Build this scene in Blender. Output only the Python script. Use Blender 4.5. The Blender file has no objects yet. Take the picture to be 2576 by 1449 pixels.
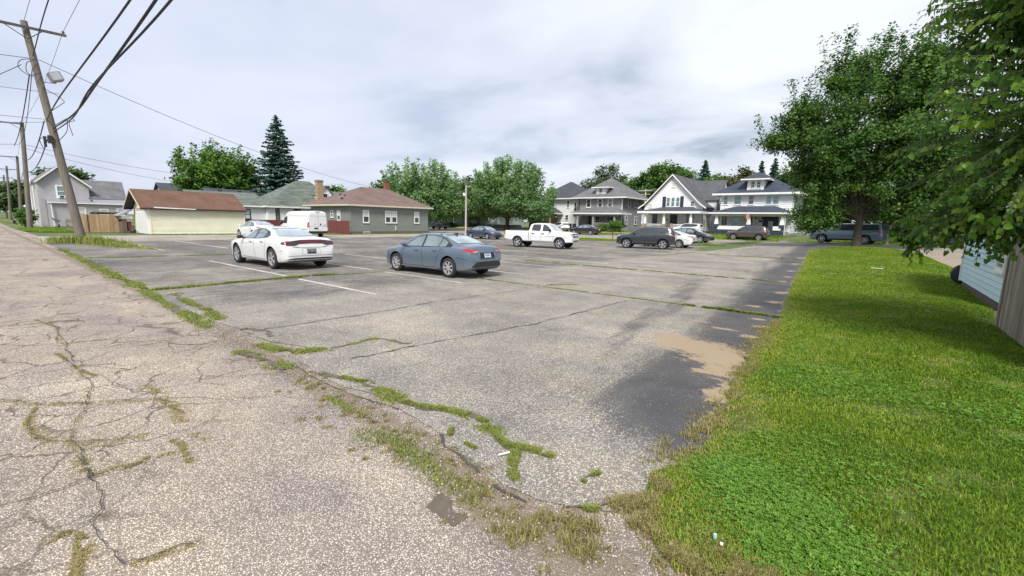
import bpy, bmesh, math, random
import numpy as np
from mathutils import Vector, Matrix, noise as mnoise
from mathutils.bvhtree import BVHTree
from mathutils.geometry import delaunay_2d_cdt
random.seed(7)
rng = np.random.default_rng(7)
SC = bpy.context.scene
COL = SC.collection
# ------------------------------------------------------------------ camera
PITCH, ROLL, YAW, CAM_H = 0.15042563, 0.01977123, 0.68115905, 1.876
cam = bpy.data.cameras.new("camera")
cam.sensor_width = 36.0
cam.lens = 36.0 * 1108.99 / 2576.0
cam.clip_start, cam.clip_end = 0.05, 3000
cam_ob = bpy.data.objects.new("camera", cam)
COL.objects.link(cam_ob)
_f0 = Vector((-math.sin(YAW), math.cos(YAW), 0)); _r0 = Vector((math.cos(YAW), math.sin(YAW), 0)); _u0 = Vector((0, 0, 1))
_F = _f0 * math.cos(PITCH) - _u0 * math.sin(PITCH)
_U = _f0 * math.sin(PITCH) + _u0 * math.cos(PITCH)
_R = _r0 * math.cos(ROLL) + _U * math.sin(ROLL)
_U2 = -_r0 * math.sin(ROLL) + _U * math.cos(ROLL)
cam_ob.matrix_world = Matrix(((_R.x, _U2.x, -_F.x, 0), (_R.y, _U2.y, -_F.y, 0), (_R.z, _U2.z, -_F.z, CAM_H), (0, 0, 0, 1)))
SC.camera = cam_ob
# ------------------------------------------------------------------ exposure
SC.view_settings.view_transform = 'Standard'
SC.view_settings.look = 'None'
SC.view_settings.exposure = 1.58
SC.view_settings.gamma = 1.0
SC.view_settings.use_curve_mapping = False
# ------------------------------------------------------------------ sky and sun
SUN_EL, SUN_AZ = math.radians(48), math.radians(146)     # azimuth clockwise from +Y
w = bpy.data.worlds.new("World"); SC.world = w; w.use_nodes = True
nt = w.node_tree; N = nt.nodes; Lk = nt.links
for n in list(N): N.remove(n)
def nd(t, **k):
    n = N.new(t)
    for a, b in k.items(): setattr(n, a, b)
    return n
out = nd('ShaderNodeOutputWorld'); bg = nd('ShaderNodeBackground'); bg.inputs['Strength'].default_value = 0.1
sky = nd('ShaderNodeTexSky', sky_type='NISHITA', sun_disc=False, sun_elevation=SUN_EL, sun_rotation=SUN_AZ, air_density=1.2, dust_density=2.0)
tc = nd('ShaderNodeTexCoord'); sep = nd('ShaderNodeSeparateXYZ'); Lk.new(tc.outputs['Generated'], sep.inputs[0])
zc = nd('ShaderNodeMath', operation='MAXIMUM'); Lk.new(sep.outputs['Z'], zc.inputs[0]); zc.inputs[1].default_value = 0.0
za = nd('ShaderNodeMath', operation='ADD'); Lk.new(zc.outputs[0], za.inputs[0]); za.inputs[1].default_value = 0.16
dx = nd('ShaderNodeMath', operation='DIVIDE'); Lk.new(sep.outputs['X'], dx.inputs[0]); Lk.new(za.outputs[0], dx.inputs[1])
dy = nd('ShaderNodeMath', operation='DIVIDE'); Lk.new(sep.outputs['Y'], dy.inputs[0]); Lk.new(za.outputs[0], dy.inputs[1])
cmb = nd('ShaderNodeCombineXYZ'); Lk.new(dx.outputs[0], cmb.inputs[0]); Lk.new(dy.outputs[0], cmb.inputs[1])
n1 = nd('ShaderNodeTexNoise'); n1.inputs['Scale'].default_value = 0.9; n1.inputs['Detail'].default_value = 6; n1.inputs['Roughness'].default_value = 0.5; n1.inputs['Distortion'].default_value = 0.2
mp = nd('ShaderNodeMapping'); mp.inputs['Location'].default_value = (3.1, 1.7, 0.4); mp.inputs['Rotation'].default_value = (0, 0, 0.6); mp.inputs['Scale'].default_value = (1.0, 1.25, 1.0)
Lk.new(cmb.outputs[0], mp.inputs['Vector']); Lk.new(mp.outputs[0], n1.inputs['Vector'])
r1 = nd('ShaderNodeValToRGB')
e = r1.color_ramp.elements
e[0].position = 0.36; e[0].color = (0.37, 0.43, 0.54, 1)
e[1].position = 0.63; e[1].color = (0.88, 0.90, 0.94, 1)
a = e.new(0.46); a.color = (0.655, 0.70, 0.79, 1)
Lk.new(n1.outputs['Fac'], r1.inputs[0])
# the cloud deck is thinner (bluer) away to the west, milky overhead
wx = nd('ShaderNodeMapRange'); Lk.new(sep.outputs['X'], wx.inputs['Value'])
wx.inputs['From Min'].default_value = -0.25; wx.inputs['From Max'].default_value = -1.0; wx.inputs['To Min'].default_value = 0; wx.inputs['To Max'].default_value = 0.75
tint = nd('ShaderNodeMixRGB', blend_type='MIX'); tint.inputs['Color2'].default_value = (0.62, 0.675, 0.84, 1)
Lk.new(wx.outputs[0], tint.inputs['Fac']); Lk.new(r1.outputs[0], tint.inputs['Color1'])
scl = nd('ShaderNodeVectorMath', operation='SCALE'); scl.inputs['Scale'].default_value = 3.75; Lk.new(tint.outputs[0], scl.inputs[0])
mx = nd('ShaderNodeMixRGB'); mx.inputs['Fac'].default_value = 0.94; Lk.new(sky.outputs[0], mx.inputs['Color1']); Lk.new(scl.outputs[0], mx.inputs['Color2'])
Lk.new(mx.outputs[0], bg.inputs['Color']); Lk.new(bg.outputs[0], out.inputs['Surface'])
sun = bpy.data.lights.new("sun", 'SUN'); sun.energy = 1.5; sun.angle = math.radians(18); sun.color = (1.0, 0.96, 0.9)
sun_ob = bpy.data.objects.new("sun", sun); COL.objects.link(sun_ob)
_sd = Vector((math.sin(SUN_AZ) * math.cos(SUN_EL), math.cos(SUN_AZ) * math.cos(SUN_EL), math.sin(SUN_EL)))
sun_ob.rotation_euler = (-_sd).to_track_quat('-Z', 'Y').to_euler(); sun_ob.location = (0, 0, 40)

# ------------------------------------------------------------------ materials
MATS = {}
def newmat(name):
    m = bpy.data.materials.new(name); m.use_nodes = True; MATS[name] = m
    return m, m.node_tree, m.node_tree.nodes['Principled BSDF']
def inp(node, **k):
    for a, b in k.items():
        node.inputs[a.replace('_', ' ')].default_value = b
    return node
def tcoord(t, kind='Object', scale=None):
    c = t.nodes.new('ShaderNodeTexCoord')
    if scale is None: return c.outputs[kind]
    m = t.nodes.new('ShaderNodeMapping'); m.inputs['Scale'].default_value = scale
    t.links.new(c.outputs[kind], m.inputs['Vector']); return m.outputs[0]
def noise(t, vec, scale, detail=4, rough=0.55, dist=0.0):
    n = t.nodes.new('ShaderNodeTexNoise'); n.inputs['Scale'].default_value = scale; n.inputs['Detail'].default_value = detail
    n.inputs['Roughness'].default_value = rough; n.inputs['Distortion'].default_value = dist
    t.links.new(vec, n.inputs['Vector']); return n.outputs['Fac']
def ramp(t, fac, stops):
    r = t.nodes.new('ShaderNodeValToRGB'); e = r.color_ramp.elements
    while len(e) < len(stops): e.new(0.5)
    for i, (p, c) in enumerate(stops):
        e[i].position = p; e[i].color = (*c, 1) if len(c) == 3 else c
    t.links.new(fac, r.inputs[0]); return r.outputs[0]
def mixc(t, fac, a, b, mode='MIX'):
    n = t.nodes.new('ShaderNodeMixRGB'); n.blend_type = mode
    for s, v in (('Fac', fac), ('Color1', a), ('Color2', b)):
        if isinstance(v, (int, float)): n.inputs[s].default_value = v
        elif isinstance(v, tuple): n.inputs[s].default_value = (*v, 1)
        else: t.links.new(v, n.inputs[s])
    return n.outputs[0]
def mth(t, op, a, b=0.0, clamp=False):
    n = t.nodes.new('ShaderNodeMath'); n.operation = op; n.use_clamp = clamp
    for i, v in enumerate((a, b)):
        if isinstance(v, (int, float)): n.inputs[i].default_value = v
        else: t.links.new(v, n.inputs[i])
    return n.outputs[0]
def attr(t, name):
    n = t.nodes.new('ShaderNodeAttribute'); n.attribute_name = name; return n
def step(t, v, lo, hi):
    n = t.nodes.new('ShaderNodeMapRange'); n.interpolation_type = 'SMOOTHSTEP'
    n.inputs['From Min'].default_value = lo; n.inputs['From Max'].default_value = hi
    t.links.new(v, n.inputs['Value']); return n.outputs[0]
def bump(t, p, h, dist=0.01, strength=0.6):
    b = t.nodes.new('ShaderNodeBump'); b.inputs['Distance'].default_value = dist; b.inputs['Strength'].default_value = strength
    t.links.new(h, b.inputs['Height']); t.links.new(b.outputs[0], p.inputs['Normal'])
def simple(name, col, rough=0.6, metal=0.0, var=0.12, scale=3.0, vscale=None, bmp=0.0, coat=0.0, objrand=0.0, spec=0.5):
    m, t, p = newmat(name)
    inp(p, Roughness=rough, Metallic=metal); p.inputs['Coat Weight'].default_value = coat; p.inputs['Specular IOR Level'].default_value = spec
    c = col
    if var > 0:
        v = tcoord(t, 'Object', vscale or (1, 1, 1))
        f = noise(t, v, scale, 5, 0.6)
        c = ramp(t, f, [(0.25, tuple(x * (1 - var) for x in col)), (0.75, tuple(min(1, x * (1 + var)) for x in col))])
        if bmp: bump(t, p, f, bmp, 0.7)
    if objrand > 0:
        oi = t.nodes.new('ShaderNodeObjectInfo')
        hv = t.nodes.new('ShaderNodeHueSaturation')
        t.links.new(mth(t, 'MULTIPLY_ADD', oi.outputs['Random'], 2 * objrand) if False else mth(t, 'ADD', mth(t, 'MULTIPLY', oi.outputs['Random'], 2 * objrand), 1 - objrand), hv.inputs['Value'])
        if isinstance(c, tuple): hv.inputs['Color'].default_value = (*c, 1)
        else: t.links.new(c, hv.inputs['Color'])
        c = hv.outputs[0]
    if isinstance(c, tuple): p.inputs['Base Color'].default_value = (*c, 1)
    else: t.links.new(c, p.inputs['Base Color'])
    return m
def paint(name, col, metal=0.0, rough=0.32):
    m, t, p = newmat(name)
    v = tcoord(t, 'Object')
    f = noise(t, v, 2.2, 4)
    # thin road dust low on the body
    s = t.nodes.new('ShaderNodeSeparateXYZ'); t.links.new(v, s.inputs[0])
    dust = mth(t, 'MULTIPLY', step(t, s.outputs['Z'], 0.62, 0.22), mth(t, 'MULTIPLY', f, 0.55))
    t.links.new(mixc(t, dust, col, (0.30, 0.27, 0.24)), p.inputs['Base Color'])
    inp(p, Metallic=metal, Roughness=rough); p.inputs['Coat Weight'].default_value = 0.9; p.inputs['Coat Roughness'].default_value = 0.05
    return m
def glassmat(name, col, refl=0.35, rough=0.04):
    m, t, p = newmat(name); inp(p, Roughness=rough, Metallic=refl)
    v = tcoord(t, 'Object'); f = noise(t, v, 1.8, 3)
    c = ramp(t, f, [(0.35, tuple(x * 0.8 for x in col)), (0.65, tuple(min(1, x * 1.15) for x in col))])
    t.links.new(c, p.inputs['Base Color']); p.inputs['Specular IOR Level'].default_value = 0.8
    return m
def shingle(name, col, dark, moss=None, row=0.14, var=0.25):
    m, t, p = newmat(name)
    c = t.nodes.new('ShaderNodeUVMap')
    b = t.nodes.new('ShaderNodeTexBrick'); b.inputs['Scale'].default_value = 1.0
    b.inputs['Brick Width'].default_value = 0.30; b.inputs['Row Height'].default_value = row; b.inputs['Mortar Size'].default_value = 0.012
    b.inputs['Color1'].default_value = (*col, 1); b.inputs['Color2'].default_value = (*tuple(x * (1 - var) for x in col), 1); b.inputs['Mortar'].default_value = (*dark, 1)
    t.links.new(c.outputs[0], b.inputs['Vector'])
    f = noise(t, c.outputs[0], 0.55, 6, 0.6)
    k = mixc(t, 1.0, b.outputs['Color'], ramp(t, f, [(0.3, (0.72,) * 3), (0.7, (1.2,) * 3)]), 'MULTIPLY')
    if moss:
        st = noise(t, tcoord(t, 'UV', (0.5, 5.0, 1)), 1.0, 5, 0.6, 0.6)
        k = mixc(t, step(t, st, 0.46, 0.62), k, moss)
    t.links.new(k, p.inputs['Base Color']); inp(p, Roughness=0.9); bump(t, p, b.outputs['Fac'], 0.012, -0.6)
    return m
def wood(name, col, dark, stretch=(6, 6, 0.6), objrand=0.18, rough=0.85):
    m, t, p = newmat(name)
    v = tcoord(t, 'Object', stretch); f = noise(t, v, 3.0, 7, 0.65, 0.4)
    oi = t.nodes.new('ShaderNodeObjectInfo')
    c = ramp(t, f, [(0.3, dark), (0.5, col), (0.75, tuple(min(1, x * 1.25) for x in col))])
    hv = t.nodes.new('ShaderNodeHueSaturation'); t.links.new(c, hv.inputs['Color'])
    t.links.new(mth(t, 'ADD', mth(t, 'MULTIPLY', oi.outputs['Random'], 2 * objrand), 1 - objrand), hv.inputs['Value'])
    t.links.new(hv.outputs[0], p.inputs['Base Color']); inp(p, Roughness=rough); bump(t, p, f, 0.006, 0.6)
    return m
def leafmat(name, dark, mid, light, trans=0.35, rough=0.55):
    m, t, p = newmat(name)
    a = attr(t, 'v'); c = ramp(t, a.outputs['Fac'], [(0.05, dark), (0.5, mid), (0.95, light)])
    t.links.new(c, p.inputs['Base Color']); inp(p, Roughness=rough); p.inputs['Specular IOR Level'].default_value = 0.3
    tr = t.nodes.new('ShaderNodeBsdfTranslucent'); t.links.new(mixc(t, 1.0, c, (1.0, 1.05, 0.5), 'MULTIPLY'), tr.inputs['Color'])
    ms = t.nodes.new('ShaderNodeMixShader'); ms.inputs[0].default_value = trans
    t.links.new(p.outputs[0], ms.inputs[1]); t.links.new(tr.outputs[0], ms.inputs[2])
    t.links.new(ms.outputs[0], t.nodes['Material Output'].inputs['Surface'])
    return m

# ------------------------------------------------------------------ object helpers
def thing(name, label, cat, loc=(0, 0, 0), rotz=0.0, group=None, scale=1.0):
    o = bpy.data.objects.new(name, None); COL.objects.link(o); o.empty_display_size = 0.3
    o.location = loc; o.rotation_euler = (0, 0, rotz); o.scale = (scale,) * 3
    o['label'] = label; o['category'] = cat; o['kind'] = 'thing'
    if group: o['group'] = group
    return o
class MB:
    "collects geometry; build() links it as one mesh object"
    def __init__(s): s.v = []; s.f = []; s.m = []; s.uv = {}
    def add(s, vs, fs, mi=0):
        b = len(s.v); s.v += [tuple(map(float, q)) for q in vs]
        for f in fs: s.f.append(tuple(b + i for i in f)); s.m.append(mi)
        return s
    def box(s, x0, x1, y0, y1, z0, z1, mi=0):
        x0, x1 = min(x0, x1), max(x0, x1); y0, y1 = min(y0, y1), max(y0, y1); z0, z1 = min(z0, z1), max(z0, z1)
        return s.add([(x0, y0, z0), (x1, y0, z0), (x1, y1, z0), (x0, y1, z0), (x0, y0, z1), (x1, y0, z1), (x1, y1, z1), (x0, y1, z1)],
                     [(0, 3, 2, 1), (4, 5, 6, 7), (0, 1, 5, 4), (1, 2, 6, 5), (2, 3, 7, 6), (3, 0, 4, 7)], mi)
    def obox(s, c, ax, ay, az, mi=0):
        c, ax, ay, az = map(Vector, (c, ax, ay, az))
        P = [c + ax * i + ay * j + az * k for k in (-1, 1) for i, j in ((-1, -1), (1, -1), (1, 1), (-1, 1))]
        return s.add(P, [(0, 3, 2, 1), (4, 5, 6, 7), (0, 1, 5, 4), (1, 2, 6, 5), (2, 3, 7, 6), (3, 0, 4, 7)], mi)
    def slab(s, pts, th, mi=0, down=True):
        "polygon (3-D points, counter-clockwise from above) thickened along its normal"
        P = [Vector(p) for p in pts]; n = (P[1] - P[0]).cross(P[2] - P[0]).normalized()
        Q = [p - n * th for p in P]; k = len(P)
        s.add(P + Q, [tuple(range(k)), tuple(range(2 * k - 1, k - 1, -1))] + [(i, i + k, (i + 1) % k + k, (i + 1) % k) for i in range(k)], mi)
        return s
    def tube(s, pts, r, n=8, mi=0, cap=True):
        P = [Vector(p) for p in pts]; rs = r if isinstance(r, (list, tuple)) else [r] * len(P)
        b = len(s.v); up = Vector((0, 0, 1))
        for i, p in enumerate(P):
            d = (P[min(i + 1, len(P) - 1)] - P[max(i - 1, 0)]).normalized()
            a = d.cross(up if abs(d.z) < 0.95 else Vector((1, 0, 0))).normalized(); c = d.cross(a)
            for k in range(n):
                t = 2 * math.pi * k / n; s.v.append(tuple(p + (a * math.cos(t) + c * math.sin(t)) * rs[i]))
        for i in range(len(P) - 1):
            for k in range(n):
                s.f.append((b + i * n + k, b + i * n + (k + 1) % n, b + (i + 1) * n + (k + 1) % n, b + (i + 1) * n + k)); s.m.append(mi)
        if cap:
            s.f.append(tuple(b + k for k in range(n))); s.m.append(mi)
            e0 = b + (len(P) - 1) * n; s.f.append(tuple(e0 + n - 1 - k for k in range(n))); s.m.append(mi)
        return s
    def lathe(s, prof, n=24, axis='Z', c=(0, 0, 0), mi=0):
        b = len(s.v)
        for r, h in prof:
            for k in range(n):
                t = 2 * math.pi * k / n; p = (r * math.cos(t), r * math.sin(t), h)
                if axis == 'Y': p = (p[0], p[2], p[1])
                s.v.append((p[0] + c[0], p[1] + c[1], p[2] + c[2]))
        for i in range(len(prof) - 1):
            for k in range(n):
                s.f.append((b + i * n + k, b + i * n + (k + 1) % n, b + (i + 1) * n + (k + 1) % n, b + (i + 1) * n + k)); s.m.append(mi)
        return s
    def mesh(s, name, mats, org=(0, 0, 0), smooth=False, uvfn=None):
        me = bpy.data.meshes.new(name); ox, oy, oz = org
        me.from_pydata([(x - ox, y - oy, z - oz) for x, y, z in s.v], [], s.f)
        for m in (mats if isinstance(mats, (list, tuple)) else [mats]): me.materials.append(MATS[m] if isinstance(m, str) else m)
        if len(me.materials) > 1: me.polygons.foreach_set('material_index', s.m)
        if smooth:
            me.polygons.foreach_set('use_smooth', [True] * len(s.f)); me.set_sharp_from_angle(angle=math.radians(smooth if smooth is not True else 40))
        if uvfn:
            ul = me.uv_layers.new(name='UVMap')
            for p in me.polygons:
                for li in p.loop_indices: ul.data[li].uv = uvfn(me.vertices[me.loops[li].vertex_index].co, p.normal)
        me.update(); return me
    def build(s, name, mats, parent=None, smooth=False, uvfn=None, world=True):
        org = (0, 0, 0)
        if parent is not None and world:
            q = parent
            while q.parent: q = q.parent
            org = q.location
        return link(name, s.mesh(name, mats, org, smooth, uvfn), parent)
def link(name, me, parent=None, label=None, cat=None, kind=None, group=None):
    o = bpy.data.objects.new(name, me); COL.objects.link(o); o.parent = parent
    if label: o['label'] = label
    if cat: o['category'] = cat
    if kind: o['kind'] = kind
    if group: o['group'] = group
    return o
def tag(o, label, cat, group=None, kind='thing'):
    o['label'] = label; o['category'] = cat; o['kind'] = kind
    if group: o['group'] = group
    return o
def np_mesh(name, verts, faces, mat, attrs=None, smooth=False):
    "verts (n,3), faces (m,k) numpy; attrs: name -> per-vertex float"
    me = bpy.data.meshes.new(name); verts = np.asarray(verts, np.float32); faces = np.asarray(faces, np.int32)
    nv, (nf, k) = len(verts), faces.shape
    me.vertices.add(nv); me.vertices.foreach_set('co', verts.ravel())
    me.loops.add(nf * k); me.loops.foreach_set('vertex_index', faces.ravel())
    me.polygons.add(nf); me.polygons.foreach_set('loop_start', np.arange(nf, dtype=np.int32) * k); me.polygons.foreach_set('loop_total', np.full(nf, k, np.int32))
    if smooth: me.polygons.foreach_set('use_smooth', np.ones(nf, bool))
    me.update(calc_edges=True)
    for a, vals in (attrs or {}).items():
        at = me.attributes.new(a, 'FLOAT', 'POINT'); at.data.foreach_set('value', np.asarray(vals, np.float32))
    for m in (mat if isinstance(mat, (list, tuple)) else [mat]): me.materials.append(MATS[m])
    return me
def smst(x): x = np.clip(x, 0, 1); return x * x * (3 - 2 * x)
def terr(x, y):
    "height of the ground: level lot, a rise to the right beyond the lawn and a low bank under the far houses"
    x = np.asarray(x, float); y = np.asarray(y, float)
    return 0.42 * smst((x + 10) / 7.5) * smst((y - 22) / 22) * smst((90 - y) / 20) + 0.62 * smst((y - 63.5) / 7.0) * (1 - 0.6 * smst((x + 10) / 7.5))
def tz(x, y): return float(terr(x, y))
# ================================================================== GROUND
def vnoise(x, y, seed=0):
    "smooth 2-D value noise in 0..1 (numpy)"
    x = np.asarray(x, float); y = np.asarray(y, float)
    xi = np.floor(x).astype(np.int64); yi = np.floor(y).astype(np.int64); u = x - xi; v = y - yi
    u = u * u * (3 - 2 * u); v = v * v * (3 - 2 * v)
    def hh(a, b):
        n = (a * 374761393 + b * 668265263 + seed * 1442695041) & 0x7fffffff
        n = ((n ^ (n >> 13)) * 1274126177) & 0x7fffffff
        return ((n ^ (n >> 16)) & 0xffff) / 65535.0
    return (hh(xi, yi) * (1 - u) + hh(xi + 1, yi) * u) * (1 - v) + (hh(xi, yi + 1) * (1 - u) + hh(xi + 1, yi + 1) * u) * v
def fbm(x, y, seed=0, oct=4):
    s = 0; a = 0.5; t = 0
    for o in range(oct): s = s + a * vnoise(np.asarray(x) * 2 ** o, np.asarray(y) * 2 ** o, seed + o * 17); t += a; a *= 0.5
    return s / t
def pline_dist(px, py, pts):
    d = np.full(np.shape(px), 1e9)
    for (ax, ay), (bx, by) in zip(pts[:-1], pts[1:]):
        vx, vy = bx - ax, by - ay; L = vx * vx + vy * vy + 1e-12
        t = np.clip(((px - ax) * vx + (py - ay) * vy) / L, 0, 1)
        d = np.minimum(d, np.hypot(px - ax - t * vx, py - ay - t * vy))
    return d
def inpoly(px, py, poly):
    c = np.zeros(np.shape(px), bool); n = len(poly)
    for i in range(n):
        (x1, y1), (x2, y2) = poly[i], poly[(i + 1) % n]
        if y1 == y2: continue
        k = ((y1 > py) != (y2 > py)) & (px < (x2 - x1) * (py - y1) / (y2 - y1) + x1); c ^= k
    return c
def grid_sheet(name, xs, ys, zoff, mat, attrs=None, yfn=None, zfn=None):
    X, Y = np.meshgrid(np.asarray(xs, float), np.asarray(ys, float), indexing='ij')
    if yfn: Y = yfn(X, Y)
    Z = terr(X, Y) + zoff
    if zfn is not None: Z = Z + zfn(X, Y)
    nx, ny = X.shape; idx = np.arange(nx * ny).reshape(nx, ny)
    F = np.stack([idx[:-1, :-1], idx[1:, :-1], idx[1:, 1:], idx[:-1, 1:]], -1).reshape(-1, 4)
    at = {k: f(X.ravel(), Y.ravel()) for k, f in (attrs or {}).items()}
    o = link(name, np_mesh(name, np.stack([X.ravel(), Y.ravel(), Z.ravel()], 1), F, mat, at, smooth=True))
    o['kind'] = 'structure'; return o
def poly_sheet(name, poly, step_, zoff, mat, attrs=None, kind='structure', zfn=None, jag=0.0):
    P = []
    for (ax, ay), (bx, by) in zip(poly, poly[1:] + poly[:1]):
        n = max(1, int(math.hypot(bx - ax, by - ay) / step_))
        for i in range(n):
            t = i / n; P.append(Vector((ax + (bx - ax) * t + random.uniform(-jag, jag), ay + (by - ay) * t + random.uniform(-jag, jag))))
    nb = len(P); bxs = [p.x for p in P]; bys = [p.y for p in P]
    gx, gy = np.meshgrid(np.arange(min(bxs), max(bxs), step_), np.arange(min(bys), max(bys), step_))
    gx = gx.ravel(); gy = gy.ravel(); pp = [(p.x, p.y) for p in P]
    k = inpoly(gx, gy, pp) & (pline_dist(gx, gy, pp + pp[:1]) > step_ * 0.45)
    pts = P + [Vector((a, b)) for a, b in zip(gx[k], gy[k])]
    vs, _, fs, *_ = delaunay_2d_cdt(pts, [], [list(range(nb))], 1, 1e-5)
    V = np.array([(v.x, v.y) for v in vs]); Z = terr(V[:, 0], V[:, 1]) + zoff
    if zfn is not None: Z = Z + zfn(V[:, 0], V[:, 1])
    at = {k: f(V[:, 0], V[:, 1]) for k, f in (attrs or {}).items()}
    o = link(name, np_mesh(name, np.column_stack([V, Z]), np.array([tuple(f) for f in fs]), mat, at, smooth=True)); o['kind'] = kind; return o

def asphalt(name, agg, binder, base, speck=70.0, contrast=1.0, sand=None, masks=False, cracks=0.0, dirt=False):
    m, t, p = newmat(name); v = tcoord(t, 'Object')
    big = noise(t, v, 0.35, 6, 0.6); mid = noise(t, v, 2.3, 5, 0.6)
    st = t.nodes.new('ShaderNodeTexVoronoi'); st.inputs['Scale'].default_value = speck; t.links.new(v, st.inputs['Vector'])
    st2 = t.nodes.new('ShaderNodeTexVoronoi'); st2.inputs['Scale'].default_value = speck * 0.55; t.links.new(v, st2.inputs['Vector'])
    sp = t.nodes.new('ShaderNodeSeparateColor'); t.links.new(st.outputs['Color'], sp.inputs[0])
    sp2 = t.nodes.new('ShaderNodeSeparateColor'); t.links.new(st2.outputs['Color'], sp2.inputs[0])
    stone = mth(t, 'ADD', mth(t, 'MULTIPLY', sp.outputs[0], 0.68), mth(t, 'MULTIPLY', sp2.outputs[1], 0.32))
    body = mth(t, 'MAXIMUM', step(t, st.outputs['Distance'], 0.52, 0.30), mth(t, 'MULTIPLY', step(t, st2.outputs['Distance'], 0.50, 0.30), step(t, sp2.outputs[2], 0.55, 0.75)))
    wear = mth(t, 'ADD', mth(t, 'MULTIPLY', big, 0.7), mth(t, 'MULTIPLY', mid, 0.3))
    if masks:
        a = attr(t, 'dark')
        sv = tcoord(t, 'Object', (2.6, 0.55, 1)); dk = step(t, mth(t, 'ADD', a.outputs['Fac'], mth(t, 'MULTIPLY', mth(t, 'SUBTRACT', noise(t, sv, 1.6, 6, 0.62), 0.5), 0.85)), 0.16, 0.95)
        wear = mth(t, 'SUBTRACT', wear, mth(t, 'MULTIPLY', dk, 0.40)); dk2 = mth(t, 'MULTIPLY', dk, 0.85); binder = mixc(t, dk2, binder, (0.088, 0.088, 0.094)); base = mixc(t, dk2, base, (0.11, 0.11, 0.117))
    thr = mth(t, 'ADD', mth(t, 'SUBTRACT', stone, 0.5), mth(t, 'MULTIPLY', mth(t, 'SUBTRACT', wear, 0.5), 1.25))
    fac = mth(t, 'MULTIPLY', step(t, thr, -0.34 * contrast, 0.10 * contrast), mth(t, 'ADD', 0.06, mth(t, 'MULTIPLY', body, 0.94)))
    col = mixc(t, fac, binder, mixc(t, 1.0, agg, ramp(t, sp.outputs[1], [(0.0, (0.72, 0.70, 0.68)), (0.6, (1.05, 1.03, 1.0)), (1.0, (1.35, 1.33, 1.3))]), 'MULTIPLY'))
    col = mixc(t, 0.22, col, mixc(t, step(t, wear, 0.15, 0.6), binder, base))
    col = mixc(t, 1.0, col, ramp(t, noise(t, v, 0.9, 6, 0.62, 0.5), [(0.3, (0.80, 0.80, 0.83)), (0.7, (1.14, 1.13, 1.09))]), 'MULTIPLY')
    col = mixc(t, 1.0, col, ramp(t, noise(t, tcoord(t, 'Object', (0.35, 0.9, 1)), 0.8, 4, 0.55, 0.8), [(0.32, (0.83, 0.84, 0.88)), (0.5, (1, 1, 1)), (0.68, (1.12, 1.08, 1.02))]), 'MULTIPLY')
    col = mixc(t, mth(t, 'MULTIPLY', step(t, noise(t, v, 1.7, 3, 0.5, 0.2), 0.66, 0.74), 0.35), col, (0.10, 0.095, 0.09))
    h = mth(t, 'MULTIPLY', body, mth(t, 'ADD', stone, 0.4))
    if cracks:
        wv = t.nodes.new('ShaderNodeTexVoronoi'); wv.feature = 'DISTANCE_TO_EDGE'; wv.inputs['Scale'].default_value = cracks
        nv = t.nodes.new('ShaderNodeTexNoise'); nv.inputs['Scale'].default_value = 1.3; nv.inputs['Detail'].default_value = 5; t.links.new(v, nv.inputs['Vector'])
        ad = t.nodes.new('ShaderNodeVectorMath'); ad.operation = 'MULTIPLY_ADD'; t.links.new(nv.outputs['Color'], ad.inputs[0]); ad.inputs[1].default_value = (0.9, 0.9, 0); t.links.new(v, ad.inputs[2])
        t.links.new(ad.outputs[0], wv.inputs['Vector'])
        sx = t.nodes.new('ShaderNodeSeparateXYZ'); t.links.new(v, sx.inputs[0]); gate = mth(t, 'MULTIPLY', step(t, noise(t, v, 0.8, 4), 0.36, 0.52), step(t, mth(t, 'ADD', sx.outputs['X'], mth(t, 'MULTIPLY', sx.outputs['Y'], 1.2)), -1.8, -4.0))
        ck = mth(t, 'MULTIPLY', step(t, wv.outputs['Distance'], 0.017 * cracks, 0.004 * cracks), gate)
        col = mixc(t, mth(t, 'MULTIPLY', ck, 0.72), col, (0.085, 0.072, 0.05))
        h = mth(t, 'SUBTRACT', h, mth(t, 'MULTIPLY', ck, 1.5))
    if masks:
        s = attr(t, 'sand'); sn = noise(t, tcoord(t, 'Object', (0.8, 1.5, 1)), 5.5, 7, 0.72, 0.3)
        sf = mth(t, 'ADD', s.outputs['Fac'], mth(t, 'MULTIPLY', mth(t, 'SUBTRACT', sn, 0.5), 1.9))
        grain = mixc(t, noise(t, v, 160, 3), (0.30, 0.225, 0.14), (0.45, 0.355, 0.235))
        col = mixc(t, mth(t, 'MULTIPLY', step(t, mth(t, 'ADD', sf, mth(t, 'MULTIPLY', mth(t, 'SUBTRACT', noise(t, v, 45, 3), 0.5), 0.7)), 0.47, 0.60), 0.95), col, grain)
    if dirt:
        dm = attr(t, 'dirt'); df = mth(t, 'ADD', dm.outputs['Fac'], mth(t, 'MULTIPLY', mth(t, 'SUBTRACT', noise(t, v, 6.0, 7, 0.7), 0.5), 1.8))
        col = mixc(t, mth(t, 'MULTIPLY', step(t, df, 0.45, 0.75), 0.7), col, mixc(t, noise(t, v, 40, 3), (0.15, 0.115, 0.08), (0.27, 0.215, 0.15)))
    t.links.new(col, p.inputs['Base Color']); inp(p, Roughness=0.92); p.inputs['Specular IOR Level'].default_value = 0.25
    bump(t, p, h, 0.006, 0.55); return m
asphalt('lot_asphalt', (0.66, 0.61, 0.53), (0.15, 0.138, 0.126), (0.36, 0.335, 0.29), 92, masks=True)
asphalt('alley_asphalt', (0.82, 0.73, 0.63), (0.17, 0.14, 0.122), (0.44, 0.385, 0.325), 92, contrast=0.95, cracks=1.5, dirt=True)
asphalt('street_asphalt', (0.42, 0.375, 0.32), (0.27, 0.245, 0.215), (0.37, 0.33, 0.285), 30)
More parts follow.
